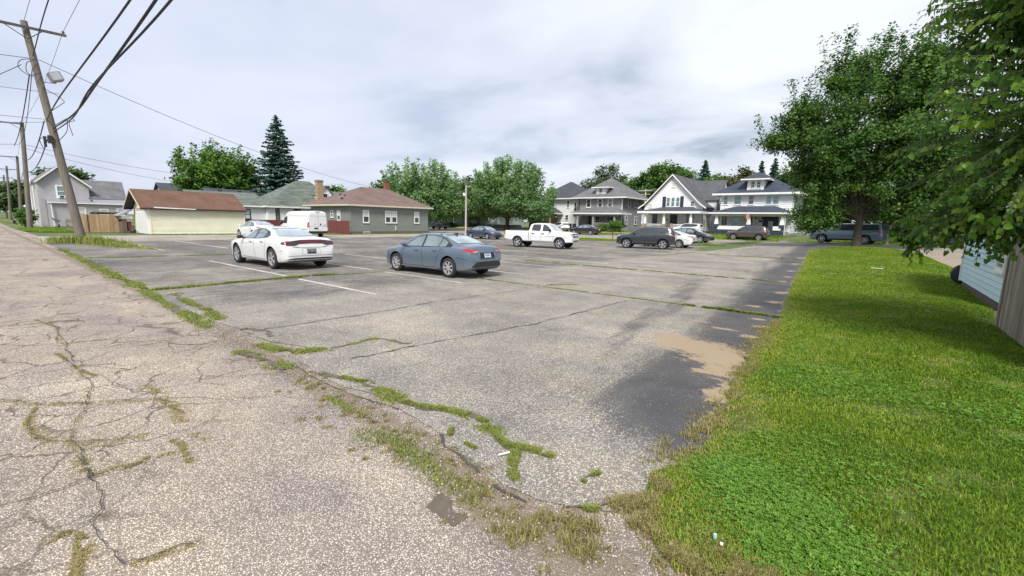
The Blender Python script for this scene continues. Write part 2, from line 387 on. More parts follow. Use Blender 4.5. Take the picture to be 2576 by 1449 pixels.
asphalt('concrete', (0.47, 0.43, 0.37), (0.33, 0.30, 0.26), (0.42, 0.385, 0.33), 24, cracks=0.3)
simple('earth', (0.10, 0.13, 0.035), 0.95, var=0.4, scale=0.6, bmp=0.05)
simple('soil', (0.085, 0.115, 0.02), 0.95, var=0.45, scale=3.0, bmp=0.03)
simple('verge', (0.115, 0.155, 0.03), 0.95, var=0.35, scale=4.0, bmp=0.03)
simple('gravel_drive', (0.30, 0.24, 0.19), 0.95, var=0.25, scale=2.0, vscale=(1, 1, 1), bmp=0.02)
simple('line_paint', (0.62, 0.60, 0.55), 0.8, var=0.3, scale=14)
simple('crack_dark', (0.075, 0.068, 0.065), 0.95, var=0.4, scale=30)
simple('mud', (0.13, 0.105, 0.08), 0.9, var=0.2, scale=12, bmp=0.01)

# the land under everything, out to the horizon
xs = np.concatenate([[-1500, -600, -300], np.arange(-200, 61, 6.0), [120, 300, 700, 1500]])
ys = np.concatenate([[-400, -120], np.arange(-40, 130, 4.0), [160, 300, 600, 1500]])
grid_sheet('ground', xs, ys, -0.035, 'earth')

EDGE_R = [(-0.93, 2.62), (-1.12, 3.1), (-0.92, 3.8), (-1.0, 4.74), (-1.15, 5.9), (-1.21, 6.9), (-1.30, 8.6), (-1.33, 10.45), (-1.6, 13.5), (-1.86, 16.4), (-2.2, 20.5), (-2.52, 24.9), (-2.95, 31), (-3.35, 36.6)]
EDGE_N = [(-39.7, 3.0), (-25, 2.9), (-21, 2.85), (-14, 2.75), (-10.5, 2.6), (-9, 2.62), (-7.6, 2.75), (-6.9, 2.75), (-6.1, 3.0), (-5.8, 2.62), (-4.9, 2.5), (-3.7, 2.6), (-2.9, 2.5), (-2.4, 2.35), (-1.9, 2.25), (-1.4, 2.35), (-1.0, 2.62), (0.6, 2.7)]
def xr_of(Y): return np.interp(Y, [p[1] for p in EDGE_R], [p[0] for p in EDGE_R])
def dark_mask(X, Y):
    d = xr_of(Y) - X
    band = smst(1.15 - d / (1.05 + 1.3 * fbm(Y * 0.28, X * 0.2, 5))) * smst((Y - 3.0) / 1.1)
    streak = fbm(X * 1.3 + 0.25 * Y, Y * 0.12, 9)                       # tyre tracks run along the aisle
    aisle = 0.5 * smst((streak - 0.5) / 0.16) * smst((X + 6.0) / 2.0) * smst((Y - 4) / 2)
    bays = 0.72 * smst((-9.0 - X) / 2.0) * (0.35 + 0.65 * fbm(X * 0.35, Y * 0.5, 3))
    seal = 0.5 * smst((fbm(X * 0.22, Y * 0.22, 21) - 0.52) / 0.1)
    return np.clip(np.maximum.reduce([band * 1.1, aisle, bays, seal * 0.6]) + 0.06 * smst((-18 - X) / 6), 0, 1.2)
SAND = [(-1.95, 7.0, 0.95, 0.75), (-1.5, 6.7, 0.75, 0.9), (-2.4, 7.35, 0.6, 0.35), (-1.3, 6.1, 0.45, 0.6), (-1.55, 5.85, 0.22, 0.16), (-1.15, 5.2, 0.26, 0.5), (-1.0, 4.4, 0.16, 0.5), (-1.95, 8.6, 0.35, 0.12),
        (-2.5, 8.95, 0.3, 0.1), (-1.4, 9.3, 0.3, 0.2), (-1.45, 8.3, 0.3, 0.2), (-1.75, 12.6, 0.35, 0.3), (-1.85, 14.6, 0.3, 0.5), (-2.0, 11.6, 0.3, 0.2), (-2.3, 17.6, 0.3, 0.3), (-2.35, 19.4, 0.25, 0.3), (-2.6, 22, 0.3, 0.5), (-2.9, 26, 0.35, 0.5), (-3.1, 30, 0.4, 0.6), (-1.65, 10.0, 0.3, 0.15)]
def sand_mask(X, Y):
    s = np.zeros(X.shape)
    for cx, cy, rx, ry in SAND: s = np.maximum(s, 1.15 - np.hypot((X - cx) / rx, (Y - cy) / ry))
    d = xr_of(Y) - X
    s = np.maximum(s, 0.72 - np.abs(d - 0.02) / 0.20 - 0.35 * (vnoise(Y * 1.6, X * 0.3, 4)))
    s = np.where(Y < 3.3, np.minimum(s, 0.25), s)
    return np.clip(s, 0, 1)
xs = np.concatenate([np.arange(-39.7, -14, 0.55), np.arange(-14, -4, 0.2), np.arange(-4, 0.61, 0.075)])
vv = np.concatenate([np.arange(0, 8, 0.09), np.arange(8, 18, 0.25), np.arange(18, 42.5, 0.6), [42.4]]) / 42.4
en = np.array(EDGE_N)
def lot_y(X, V):
    y0 = np.interp(X, en[:, 0], en[:, 1]) + (fbm(X * 2.2, X * 0 + 1.5, 31) - 0.5) * 0.16 * (X > -16)
    return y0 + V * (47.4 - y0)
lot = grid_sheet('parking_lot', xs, vv, 0.0, 'lot_asphalt', {'dark': dark_mask, 'sand': sand_mask}, yfn=lot_y, zfn=lambda X, Y: 0.006 * (fbm(X * 0.6, Y * 0.6, 2) - 0.5) - 0.003)
grid_sheet('alley', np.concatenate([np.arange(-260, -30, 10.0), np.arange(-30, -9, 0.5), np.arange(-9, 1.5, 0.1), np.arange(1.5, 7, 0.5)]), np.concatenate([np.arange(-7, 1.0, 0.5), np.arange(1.0, 3.6, 0.1)]), -0.014, 'alley_asphalt', {'dirt': lambda X, Y: np.clip(0.95 - np.abs(Y - np.interp(X, [-40, -9, -5, -3, -1.5, -0.6], [2.6, 2.5, 2.35, 2.25, 2.05, 1.95])) / np.interp(X, [-9, -5, -2, -0.5], [0.35, 0.4, 0.5, 0.55]), 0, 1)}, zfn=lambda X, Y: 0.02 * (fbm(X * 0.4, Y * 0.4, 8) - 0.5) * (Y < 2.0))
grid_sheet('cross_alley', np.arange(-50.5, -39.0, 1.0), np.concatenate([np.arange(3.2, 46, 2.0)]), -0.010, 'concrete')
poly_sheet('street', [(-200, 46.9), (-38, 46.9), (-9.6, 46.0), (-9.2, 43.0), (-4.0, 36.5), (-1.6, 44.4), (0.6, 44.2), (2.0, 40), (4, 38), (40, 38), (40, 49.5), (5.7, 50.0), (0, 51.6), (-4.0, 53.5), (-8.5, 62.2), (-17, 63.4), (-38, 64.2), (-200, 65)], 3.0, -0.012, 'street_asphalt')
poly_sheet('driveway', [(-1.5, 43.5), (2.0, 39), (2.4, 26), (12, 26), (12, 40), (2.5, 44)], 2.0, -0.018, 'gravel_drive')
poly_sheet('verge', [(-39, 42.0), (-24, 41.6), (-20.7, 42.4), (-13.2, 41.8), (-10.3, 43.4), (-10.6, 44.9), (-13.2, 47.4), (-23.4, 47.9), (-39, 47.5)], 1.2, 0.03, 'verge')
poly_sheet('verge', [(-50.4, 10.5), (-49.6, 20), (-46.6, 26), (-46.4, 41), (-52, 42), (-52, 10.5)], 1.5, 0.02, 'verge')
poly_sheet('verge', [(-98, 3.4), (-73, 3.3), (-62, 3.4), (-60.4, 4.4), (-60, 7.0), (-76, 7.2), (-84, 6.4), (-98, 6.2)], 1.5, 0.03, 'verge')
poly_sheet('verge', [(-160, 4.2), (-112, 4.2), (-104, 5.0), (-106, 7.5), (-160, 8)], 3, 0.02, 'verge')
poly_sheet('sidewalk', [(-70, 66.4), (-17.6, 66.2), (-17.6, 67.6), (-70, 67.8)], 1.5, 0.03, 'concrete')
poly_sheet('sidewalk', [(-9.0, 62.6), (-5.4, 58.2), (-4.2, 59), (-7.6, 63.6), (-9.0, 64.6)], 1.5, 0.03, 'concrete')

# painted bay lines (children of the lot), worn and broken
def strip_mb(p0, p1, wd, z=0.006, seg=0.6, wear=0.0):
    mb = MB(); d = Vector((p1[0] - p0[0], p1[1] - p0[1], 0)); L = d.length; d /= L; n = Vector((-d.y, d.x, 0))
    k = max(2, int(L / seg)); prev = None
    for i in range(k + 1):
        c = Vector((p0[0], p0[1], 0)) + d * (L * i / k); a = wd * 0.5 * (1 - wear * random.random())
        q = [(c + n * a), (c - n * a)]; q = [(v.x, v.y, tz(v.x, v.y) + z) for v in q]
        if prev: mb.add(prev + q, [(0, 1, 3, 2)])
        prev = q
    return mb
for y in (6.3, 9.3, 12.42, 15.45, 18.8, 22.1, 25.4):
    for x0, x1 in ((-9.5, -13.45), (-14.2, -21.3)):
        if (y, x0) in ((25.4, -9.5),): continue
        strip_mb((x0, y), (x1, y - 0.05), 0.12, wear=0.5).build('parking_line', 'line_paint', lot)
for y in (6.45, 9.45, 12.6, 15.8, 19.0, 22.2):
    strip_mb((-28.8, y), (-39.2, y), 0.12, wear=0.5).build('parking_line', 'line_paint', lot)
strip_mb((-15.6, 6.32), (-15.45, 9.2), 0.09, wear=0.7).build('parking_line', 'line_paint', lot)
for y in (6.3, 22.1): strip_mb((-4.4, 35.4), (-3.3, 35.2), 0.12, wear=0.4)
# cracks (children of the pavement they run through)
def jagged(pts, amp, stp=0.05):
    out_ = []
    for (ax, ay), (bx, by) in zip(pts[:-1], pts[1:]):
        n = max(1, int(math.hypot(bx - ax, by - ay) / stp))
        for i in range(n):
            x = ax + (bx - ax) * i / n; y = ay + (by - ay) * i / n
            out_.append((x + (float(fbm(x * 3.3, y * 3.3, 201)) - 0.5) * 7 * amp + random.gauss(0, amp * 0.3), y + (float(fbm(x * 3.3, y * 3.3, 202)) - 0.5) * 7 * amp + random.gauss(0, amp * 0.3)))
    return out_ + [pts[-1]]
def crack(pts, wd, parent, amp=0.02, z=0.004):
    P = jagged(pts, amp); mb = MB(); prev = None
    for i, (x, y) in enumerate(P):
        a = P[max(0, i - 1)]; b = P[min(len(P) - 1, i + 1)]; d = Vector((b[0] - a[0], b[1] - a[1], 0)); d.normalize()
        h = wd * 0.5 * (0.15 + 1.3 * float(vnoise(x * 6, y * 6, 55))) * random.uniform(0.6, 1.2); n = (-d.y * h, d.x * h)
        q = [(x + n[0], y + n[1], tz(x, y) + z), (x - n[0], y - n[1], tz(x, y) + z)]
        if prev: mb.add(prev + q, [(0, 1, 3, 2)])
        prev = q
    return mb.build('crack', 'crack_dark', parent)
LOT_CRACKS = [[(-9.9, 10.45), (-6.06, 10.5), (-1.4, 10.53)], [(-13.0, 16.99), (-8, 17.15), (-2.0, 17.4)], [(-13.7, 2.76), (-13.85, 4.5), (-13.95, 6.63), (-13.4, 9.5)], [(-25.4, 3.1), (-24.2, 8.05)],
              [(-7.75, 2.95), (-7.6, 5), (-7.7, 6.64), (-7.3, 10.4)], [(-5.3, 3.1), (-4.7, 6.5), (-4.5, 10.5)], [(-8.6, 29.8), (-2.9, 28.7)], [(-19, 20.5), (-14, 20.7), (-10.3, 20.6)], [(-10, 24), (-9.4, 33)], [(-14.0, 9.6), (-14.0, 27)], [(-33, 9), (-31.5, 24)], [(-22, 30), (-9, 33.5)]]
for c in LOT_CRACKS: crack(c, 0.03, lot)
DARK_CRACK = [(-5.65, 2.51), (-5.1, 2.42), (-4.22, 2.42), (-3.48, 2.54), (-3.01, 2.56), (-2.79, 2.46), (-2.6, 2.35), (-2.37, 2.31), (-2.11, 2.25), (-1.89, 2.2), (-1.62, 2.2), (-1.39, 2.32), (-1.11, 2.58)]
crack(DARK_CRACK[:4], 0.018, lot, 0.012); crack(DARK_CRACK[5:9], 0.028, lot, 0.016); crack(DARK_CRACK[9:11], 0.024, lot, 0.016); crack(DARK_CRACK[11:], 0.02, lot, 0.016)
ALLEY = bpy.data.objects['alley']
ALLEY_CRACKS = [[(-11.25, 0.74), (-10.2, 0.77), (-8.33, 0.71), (-7.23, 0.67), (-6.57, 0.69), (-5.6, 0.5), (-4.97, 0.36), (-4.17, 0.38)], [(-6.66, 0.04), (-6.2, 0.3), (-5.5, 1.07), (-5.2, 1.12), (-4.97, 1.13)], [(-6.16, 0.25), (-5.72, 0.16), (-5.26, 0.21), (-4.97, 0.36), (-4.75, 0.55), (-4.67, 0.85)], [(-4.14, 0.01), (-4.17, 0.38), (-4.2, 0.56), (-4.18, 0.85)], [(-4.58, 0.36), (-4.03, 0.38), (-3.72, 0.37), (-3.55, 0.28), (-3.32, 0.28), (-2.97, 0.33), (-2.92, 0.42), (-2.85, 0.64)],
                [(-3.52, 0.12), (-3.55, 0.28), (-3.66, 0.57)], [(-8.4, 0.6), (-7.2, 0.7), (-6.2, 0.95)], [(-11.3, 0.6), (-10.2, 0.8), (-9.0, 0.65)], [(-9.5, -1.5), (-9.2, 0.2), (-8.6, 1.6)], [(-14, -1), (-13.5, 0.6), (-14.2, 1.9)], [(-18, 0.2), (-15.5, 0.4), (-14, 0.3)], [(-6.6, 1.1), (-5.7, 1.75), (-5.4, 2.3)], [(-5.0, 1.55), (-4.75, 1.9), (-4.3, 2.1)], [(-22, 1.2), (-19, 0.7)], [(-24, -0.5), (-23, 1.6)]]
for c in ALLEY_CRACKS: crack(c, 0.009, ALLEY, 0.02, z=0.002)
poly_sheet('mud_patch', [(-2.1, 1.73), (-2.16, 1.9), (-2.03, 1.9), (-1.94, 1.82), (-1.82, 1.85), (-1.83, 1.73)], 0.018, -0.006, 'mud', jag=0.012)

# ------------------------------------------------------------------ grass
leafmat('grass_blade', (0.08, 0.165, 0.010), (0.19, 0.32, 0.018), (0.42, 0.43, 0.08), 0.4, 0.6)
leafmat('dry_blade', (0.17, 0.175, 0.045), (0.36, 0.30, 0.13), (0.52, 0.43, 0.23), 0.25, 0.7)
leafmat('weed_blade', (0.08, 0.13, 0.02), (0.195, 0.265, 0.04), (0.36, 0.37, 0.12), 0.30, 0.6)
leafmat('clover_leaf', (0.085, 0.19, 0.022), (0.16, 0.325, 0.038), (0.26, 0.43, 0.08), 0.35, 0.5)
def blades(x, y, hgt, wid, v, lean=0.7, z0=0.0):
    n = len(x); z = terr(x, y) + z0; a = rng.uniform(0, 2 * np.pi, n); b = a + rng.normal(np.pi / 2, 0.5, n)
    ln = rng.uniform(0.15, 1.0, n) * lean
    wx, wy = np.cos(a) * wid / 2, np.sin(a) * wid / 2; lx, ly = np.cos(b) * ln * hgt, np.sin(b) * ln * hgt
    V = np.empty((n, 5, 3))
    V[:, 0] = np.stack([x - wx, y - wy, z - 0.01], 1); V[:, 1] = np.stack([x + wx, y + wy, z - 0.01], 1)
    mz = z + hgt * 0.6
    V[:, 2] = np.stack([x - wx * 0.8 + lx * 0.35, y - wy * 0.8 + ly * 0.35, mz], 1); V[:, 3] = np.stack([x + wx * 0.8 + lx * 0.35, y + wy * 0.8 + ly * 0.35, mz], 1)
    V[:, 4] = np.stack([x + lx, y + ly, z + hgt * (1.0 - 0.35 * ln)], 1)
    base = (np.arange(n) * 5)[:, None]
    F = np.concatenate([base + np.array([[0, 1, 3]]), base + np.array([[0, 3, 2]]), base + np.array([[2, 3, 4]])], 0)
    return V.reshape(-1, 3), F, np.repeat(v, 5)
def join(parts):
    V, F, A, o = [], [], [], 0
    for v, f, a in parts: V.append(v); F.append(f + o); A.append(a); o += len(v)
    return np.concatenate(V), np.concatenate(F), np.concatenate(A)
LAWN = [(-0.35, 2.42), (-0.63, 2.25), (-0.82, 2.4), (-1.0, 2.7)] + EDGE_R[1:] + [(-2.5, 40.2), (-1.33, 44.8), (0.4, 44.5), (1.73, 40.8), (2.26, 38.4), (2.63, 35.0), (2.88, 31.5), (3.2, 28), (2.5, 21.8), (2.4, 15.3), (2.1, 13), (2.2, 10.5), (3.2, 9), (3.2, 5.5), (1.6, 3.6), (0.6, 2.9)]
def lawn_h(X, Y):
    ed = np.clip(pline_dist(X, Y, LAWN + LAWN[:1]) / 0.55, 0, 1)
    return -0.004 + ed * (0.014 + 0.05 * (fbm(X * 0.8, Y * 0.8, 77) - 0.4) + 0.05 * smst((X + 1.0) / 1.2))
lawn = poly_sheet('lawn', LAWN, 0.25, 0.0, 'soil', zfn=lawn_h, jag=0.05)
def scatter(n, x0, x1, y0, y1, poly, grow=0.0):
    x = rng.uniform(x0, x1, n); y = rng.uniform(y0, y1, n); k = inpoly(x, y, poly); return x[k], y[k]
parts = []
CLOVER = [(-0.80, 3.30), (-0.62, 3.05), (-0.45, 2.85), (-0.28, 2.62), (0.0, 2.66), (0.22, 2.9), (0.34, 3.05), (0.05, 3.12), (-0.08, 3.3), (-0.16, 3.52), (-0.36, 3.56), (-0.55, 3.72), (-0.7, 3.6), (-0.9, 3.5)]
for n, y0, y1, h0, w0 in ((190000, 2.2, 5.2, 0.040, 0.0062), (150000, 5.2, 10, 0.040, 0.010), (110000, 10, 20, 0.036, 0.018), (80000, 20, 45, 0.035, 0.04)):
    x, y = scatter(n, -3.6, 3.4, y0, y1, LAWN)
    f = fbm(x * 1.1, y * 1.1, 11); g = fbm(x * 3.5, y * 3.5, 12); e_ = x - xr_of(y)
    bare = smst((fbm(x * 2.6, y * 2.1, 41) + rng.normal(0, 0.03, len(x)) - 0.64) / 0.12)
    keep = rng.random(len(x)) < (1 - 0.5 * bare) * np.clip(0.45 + e_ / 0.5, 0.3, 1)
    keep &= ~(inpoly(x, y, CLOVER) & (rng.random(len(x)) < 0.5))
    x, y, f, g, e_, bare = (q[keep] for q in (x, y, f, g, e_, bare))
    v = np.clip(0.12 + 0.55 * f + 0.28 * (g - 0.5) + rng.normal(0, 0.19, len(x)) + 0.07 * smst((7 - y) / 5) + 0.30 * np.exp(-np.maximum(e_, 0) / 0.5) + 0.35 * np.exp(-np.maximum(y - 2.25 - np.maximum(0, x), 0) / 0.18) + 0.22 * bare - 0.10 * smst((x - 0.6) / 1.5) + 0.08 * smst((y - 12) / 10), 0, 1)  # blade tone also darkens to the right, painting shade beneath the near tree
    hg = h0 * rng.uniform(0.5, 1.25, len(x)) * (0.7 + 0.6 * f) * (1 - 0.4 * bare)
    parts.append(blades(x, y, hg, w0 * rng.uniform(0.7, 1.3, len(x)), v, 1.15, lawn_h(x, y)))
V, F, A = join(parts)
link('lawn_grass', np_mesh('lawn_grass', V, F, 'grass_blade', {'v': A}), kind='stuff', label='short green mown grass covering the lawn', cat='grass')
# clover: three round leaflets on a stalk
def clover(x, y, r, z):
    n = len(x); base_a = rng.uniform(0, 2 * np.pi, n); Vs, Fs = [], []
    tx, ty = rng.normal(0, 0.25, n), rng.normal(0, 0.25, n); off = 0
    for k in range(3):
        a = base_a + k * 2 * np.pi / 3; ring = []
        for da, rr in ((0, 0.08), (-0.65, 0.75), (-0.30, 1.15), (0.30, 1.15), (0.65, 0.75)):
            px = np.cos(a + da) * rr * r; py = np.sin(a + da) * rr * r
            ring.append(np.stack([x + px, y + py, z + px * tx + py * ty + 0.15 * r * (rr > 1)], 1))
        Vs.append(np.stack(ring, 1).reshape(-1, 3))
        b = (np.arange(n) * 5)[:, None] + off; off += n * 5
        Fs += [b + np.array([[0, 1, 2]]), b + np.array([[0, 2, 3]]), b + np.array([[0, 3, 4]])]
    return np.concatenate(Vs), np.concatenate(Fs)
cx, cy = scatter(22000, -0.9, 0.4, 2.55, 3.8, CLOVER); k = rng.random(len(cx)) < 0.15 + 1.3 * fbm(cx * 3.1, cy * 3.1, 71); cx, cy = cx[k] + rng.normal(0, 0.09, k.sum()), cy[k] + rng.normal(0, 0.09, k.sum())
ex, ey = scatter(34000, -0.8, 2.2, 2.5, 9.0, LAWN); k = fbm(ex * 1.3, ey * 1.3, 52) + rng.normal(0, 0.09, len(ex)) > 0.60; ex, ey = ex[k], ey[k]
X = np.concatenate([cx, ex]); Y = np.concatenate([cy, ey]); r = np.concatenate([rng.uniform(0.007, 0.0135, len(cx)), rng.uniform(0.008, 0.016, len(ex))])
V, F = clover(X, Y, r, terr(X, Y) + lawn_h(X, Y) + rng.uniform(0.01, 0.045, len(X)))
vv_ = np.tile(np.repeat(np.clip(rng.normal(0.5, 0.22, len(X)), 0, 1), 5), 3)
link('clover_patch', np_mesh('clover_patch', V, F, 'clover_leaf', {'v': vv_}), kind='stuff', label='bright green clover growing in the lawn corner', cat='clover')
# low weeds in the cracks
def along(pts, n, spread, taper=None):
    P = np.array(pts); seg = np.hypot(*(P[1:] - P[:-1]).T); cs = np.concatenate([[0], np.cumsum(seg)])
    s = rng.uniform(0, cs[-1], n); x = np.interp(s, cs, P[:, 0]); y = np.interp(s, cs, P[:, 1])
    w = spread * (0.25 + 1.1 * vnoise(s * 1.7, s * 0 + len(pts), 3)); return x + rng.normal(0, 1, n) * w, y + rng.normal(0, 1, n) * w
WEEDS = [([(-32, 2.95), (-25, 2.85), (-21, 2.78), (-17, 2.72), (-14.2, 2.7)], 9500, 0.105, 0.07, 0.022), ([(-14.0, 2.66), (-11.6, 2.52), (-10.3, 2.48), (-9.7, 2.48), (-8.6, 2.42)], 4500, 0.085, 0.045, 0.014), ([(-13.75, 2.85), (-13.85, 4.5), (-13.95, 6.63), (-13.75, 7.6)], 7500, 0.07, 0.10, 0.02), ([(-13.6, 7.8), (-13.4, 9.5)], 700, 0.07, 0.05, 0.018),
         ([(-12.9, 3.0), (-12.5, 2.95), (-11.9, 2.9), (-11.1, 2.86), (-10.4, 2.9), (-9.9, 2.86), (-9.4, 2.76), (-9.1, 2.74)], 4500, 0.075, 0.05, 0.013), ([(-25.4, 3.1), (-24.8, 5.5), (-24.2, 8.05), (-24, 11)], 3500, 0.08, 0.06, 0.03),
         ([(-8.08, 2.75), (-7.63, 2.95), (-7.2, 2.9)], 2200, 0.06, 0.045, 0.01), ([(-6.85, 2.58), (-6.4, 2.62), (-6.1, 2.8), (-5.96, 3.1)], 3000, 0.065, 0.045, 0.01), ([(-5.95, 3.2), (-5.9, 3.55), (-5.95, 3.9), (-5.3, 4.1)], 900, 0.04, 0.04, 0.01), ([(-6.7, 2.22), (-6.35, 2.3), (-5.95, 2.33), (-5.5, 2.32)], 3200, 0.06, 0.045, 0.009),
         ([(-5.0, 2.55), (-4.67, 2.66), (-4.4, 2.74), (-4.12, 2.73), (-3.87, 2.70), (-3.63, 2.67)], 3800, 0.05, 0.05, 0.008), ([(-3.6, 2.68), (-3.34, 2.74), (-3.14, 2.84), (-2.87, 2.9), (-2.68, 2.88), (-2.46, 2.82)], 5200, 0.045, 0.055, 0.007), ([(-2.46, 2.82), (-2.32, 2.74), (-2.2, 2.7), (-2.1, 2.75), (-1.96, 2.8), (-1.83, 2.8)], 5200, 0.04, 0.05, 0.006), ([(-2.1, 2.7), (-2.03, 2.56), (-1.92, 2.42), (-1.85, 2.36)], 1800, 0.028, 0.04, 0.006),
         ([(-2.78, 2.6), (-2.7, 2.5)], 700, 0.03, 0.04, 0.006), ([(-2.5, 2.5), (-2.38, 2.49)], 700, 0.03, 0.035, 0.006), ([(-1.28, 2.4), (-1.22, 2.45)], 900, 0.03, 0.045, 0.006), ([(-1.45, 2.66), (-1.42, 2.85)], 800, 0.03, 0.05, 0.006), ([(-3.3, 2.0), (-3.07, 2.14), (-2.63, 2.08), (-2.3, 2.05), (-1.9, 2.02)], 1500, 0.09, 0.025, 0.007), ([(-4.3, 2.25), (-3.6, 2.2)], 500, 0.09, 0.025, 0.008),
         ([(-9.9, 10.47), (-8.3, 10.45), (-6.06, 10.5), (-4.4, 10.52), (-2.9, 10.5)], 2600, 0.03, 0.05, 0.014), ([(-3.3, 10.5), (-2.4, 10.52), (-1.3, 10.5)], 2600, 0.07, 0.11, 0.014), ([(-10.0, 10.46), (-9.2, 10.45)], 700, 0.06, 0.06, 0.016), ([(-13, 17), (-9, 17.1), (-5, 17.25), (-2.0, 17.42)], 3200, 0.04, 0.07, 0.024), ([(-8.6, 29.8), (-2.9, 28.7)], 1200, 0.05, 0.07, 0.03),
         ([(-7.6, 10.5), (-6.9, 11.6)], 500, 0.05, 0.05, 0.016), ([(-19, 20.5), (-14, 20.7)], 700, 0.05, 0.05, 0.03), ([(-10, 25.5), (-9.4, 33)], 700, 0.06, 0.06, 0.03), ([(-37, 27), (-30, 33)], 1500, 0.6, 0.04, 0.05), ([(-32, 14), (-31, 20)], 700, 0.4, 0.04, 0.04), ([(-21, 23.5), (-14, 24)], 500, 0.12, 0.05, 0.03)]
parts = []
for pts, n, sp, hg, wd in WEEDS:
    x, y = along(pts, int(n * 1.4), sp * 0.85); gp = vnoise(x * 3.1 + 7, y * 3.1, 33) * 0.6 + vnoise(x * 11, y * 11, 34) * 0.4; kk = (gp > 0.37) & (rng.random(len(x)) < 0.9); x, y, gp = x[kk], y[kk], gp[kk]; n = len(x); hg = hg * 0.68 * (0.35 + 1.1 * gp); v = np.clip(0.5 + 0.4 * fbm(x * 2, y * 2, 6) + rng.normal(0, 0.2, n), 0, 1)
    parts.append(blades(x, y, hg * rng.uniform(0.4, 1.2, n), wd * rng.uniform(0.7, 1.3, n), v, 1.4, -0.003))
V, F, A = join(parts)
link('crack_weeds', np_mesh('crack_weeds', V, F, 'weed_blade', {'v': A}), kind='stuff', label='green weeds growing along the pavement cracks', cat='weeds')
# soil caught under the weeds, and loose stones from the broken edge
for pts, n, sp, hg, wd in WEEDS[:18]:
    P = jagged(pts, 0.02); mb = MB(); prev = None
    for i, (x, y) in enumerate(P):
        a = P[max(0, i - 1)]; b = P[min(len(P) - 1, i + 1)]; d = Vector((b[0] - a[0], b[1] - a[1], 0)); d.normalize(); h = sp * 0.75 * (0.1 + 1.2 * float(vnoise(x * 5, y * 5, 88)))
        q = [(x - d.y * h, y + d.x * h, tz(x, y) + 0.0035), (x + d.y * h, y - d.x * h, tz(x, y) + 0.0035)]
        if prev: mb.add(prev + q, [(0, 1, 3, 2)])
        prev = q
    mb.build('soil_strip', 'mud', lot)
n = 5200; x = rng.uniform(-9, -0.55, n); y = np.interp(x, [-9, -5, -3, -1.5, -0.5], [2.52, 2.42, 2.25, 2.1, 2.1]) + rng.normal(0, 0.2, n); sz = rng.uniform(0.003, 0.0085, n) * rng.uniform(0.8, 1.4, n)
n2 = 2600; x = np.concatenate([x, rng.uniform(-7, 0, n2)]); y = np.concatenate([y, rng.uniform(-0.2, 2.3, n2)]); sz = np.concatenate([sz, rng.uniform(0.0025, 0.006, n2)]); n += n2
dirs = np.array([[1, 0, 0], [0, 1, 0], [-1, 0, 0], [0, -1, 0], [0, 0, 1], [0, 0, -1]], float)
V = np.stack([x, y, terr(x, y) - 0.008 + sz * 0.4], 1)[:, None, :] + dirs[None] * (sz[:, None] * rng.uniform(0.6, 1.3, (n, 6)))[:, :, None]
F = (np.arange(n) * 6)[:, None, None] + np.array([[0, 1, 4], [1, 2, 4], [2, 3, 4], [3, 0, 4], [1, 0, 5], [2, 1, 5], [3, 2, 5], [0, 3, 5]])[None]
leafmat('stone_chip', (0.20, 0.17, 0.145), (0.38, 0.34, 0.30), (0.56, 0.52, 0.47), 0.0, 0.9)
link('loose_gravel', np_mesh('loose_gravel', V.reshape(-1, 3), F.reshape(-1, 3), 'stone_chip', {'v': np.repeat(rng.random(n), 6)}), kind='stuff', label='loose pale stone chips along the broken pavement edge', cat='gravel')
parts = []
for c in ALLEY_CRACKS[:6] + [[(-4.14, 0.0), (-3.9, 0.2), (-3.72, 0.37)], [(-3.55, 0.28), (-3.2, 0.2), (-2.95, 0.15)], [(-4.67, 0.85), (-4.3, 0.95), (-3.9, 0.9)], [(-6.2, 1.07), (-5.35, 1.13), (-4.69, 1.07), (-4.2, 1.1)]] + ALLEY_CRACKS[6:10]:
    n = int(2600 * rng.uniform(0.4, 1)); x, y = along(c, n, 0.036); k = (vnoise(x * 2.2, y * 2.2, 91) > 0.36) & (vnoise(x * 17, y * 17, 92) > 0.35); x, y = x[k], y[k]; parts.append(blades(x, y, 0.013 * rng.uniform(0.3, 1.2, len(x)), np.full(len(x), 0.005), np.clip(rng.normal(0.58, 0.18, len(x)), 0, 1), 2.4, -0.012))
for pts, n, sp in (([(-1.9, 2.02), (-1.5, 2.1), (-1.1, 2.3)], 1300, 0.12), ([(-1.6, 1.85), (-1.0, 2.15)], 900, 0.13), ([(-1.15, 2.55), (-0.9, 2.85), (-1.05, 3.1)], 3800, 0.085), ([(-0.95, 2.5), (-0.75, 2.4), (-0.55, 2.35)], 3500, 0.08), ([(-0.6, 2.62), (-0.35, 2.48), (-0.2, 2.6)], 3200, 0.10), ([(-1.1, 3.3), (-0.95, 4.5), (-1.1, 6.0), (-1.2, 8), (-1.3, 10)], 15000, 0.12)):
    x, y = along(pts, n, sp); kk = vnoise(x * 9, y * 9, 61) > 0.38; x, y = x[kk], y[kk]; n = len(x); parts.append(blades(x, y, 0.05 * rng.uniform(0.3, 1.2, n), np.full(n, 0.006), np.clip(rng.normal(0.36, 0.2, n), 0, 1), 1.3, 0.0))
V, F, A = join(parts)
parts_t = []
for i in range(170):
    cx_ = rng.uniform(-5.2, -1.0); cy_ = np.interp(cx_, [-5.2, -3, -1], [2.3, 2.15, 2.05]) + rng.normal(0, 0.16); n = int(rng.uniform(6, 50)); s_ = rng.uniform(0.012, 0.04)
    x = cx_ + rng.normal(0, s_, n); y = cy_ + rng.normal(0, s_, n); parts_t.append(blades(x, y, 0.022 * rng.uniform(0.4, 1.3, n), np.full(n, 0.006), np.clip(rng.normal(rng.uniform(0.1, 0.5), 0.15, n), 0, 1), 1.4, -0.008))
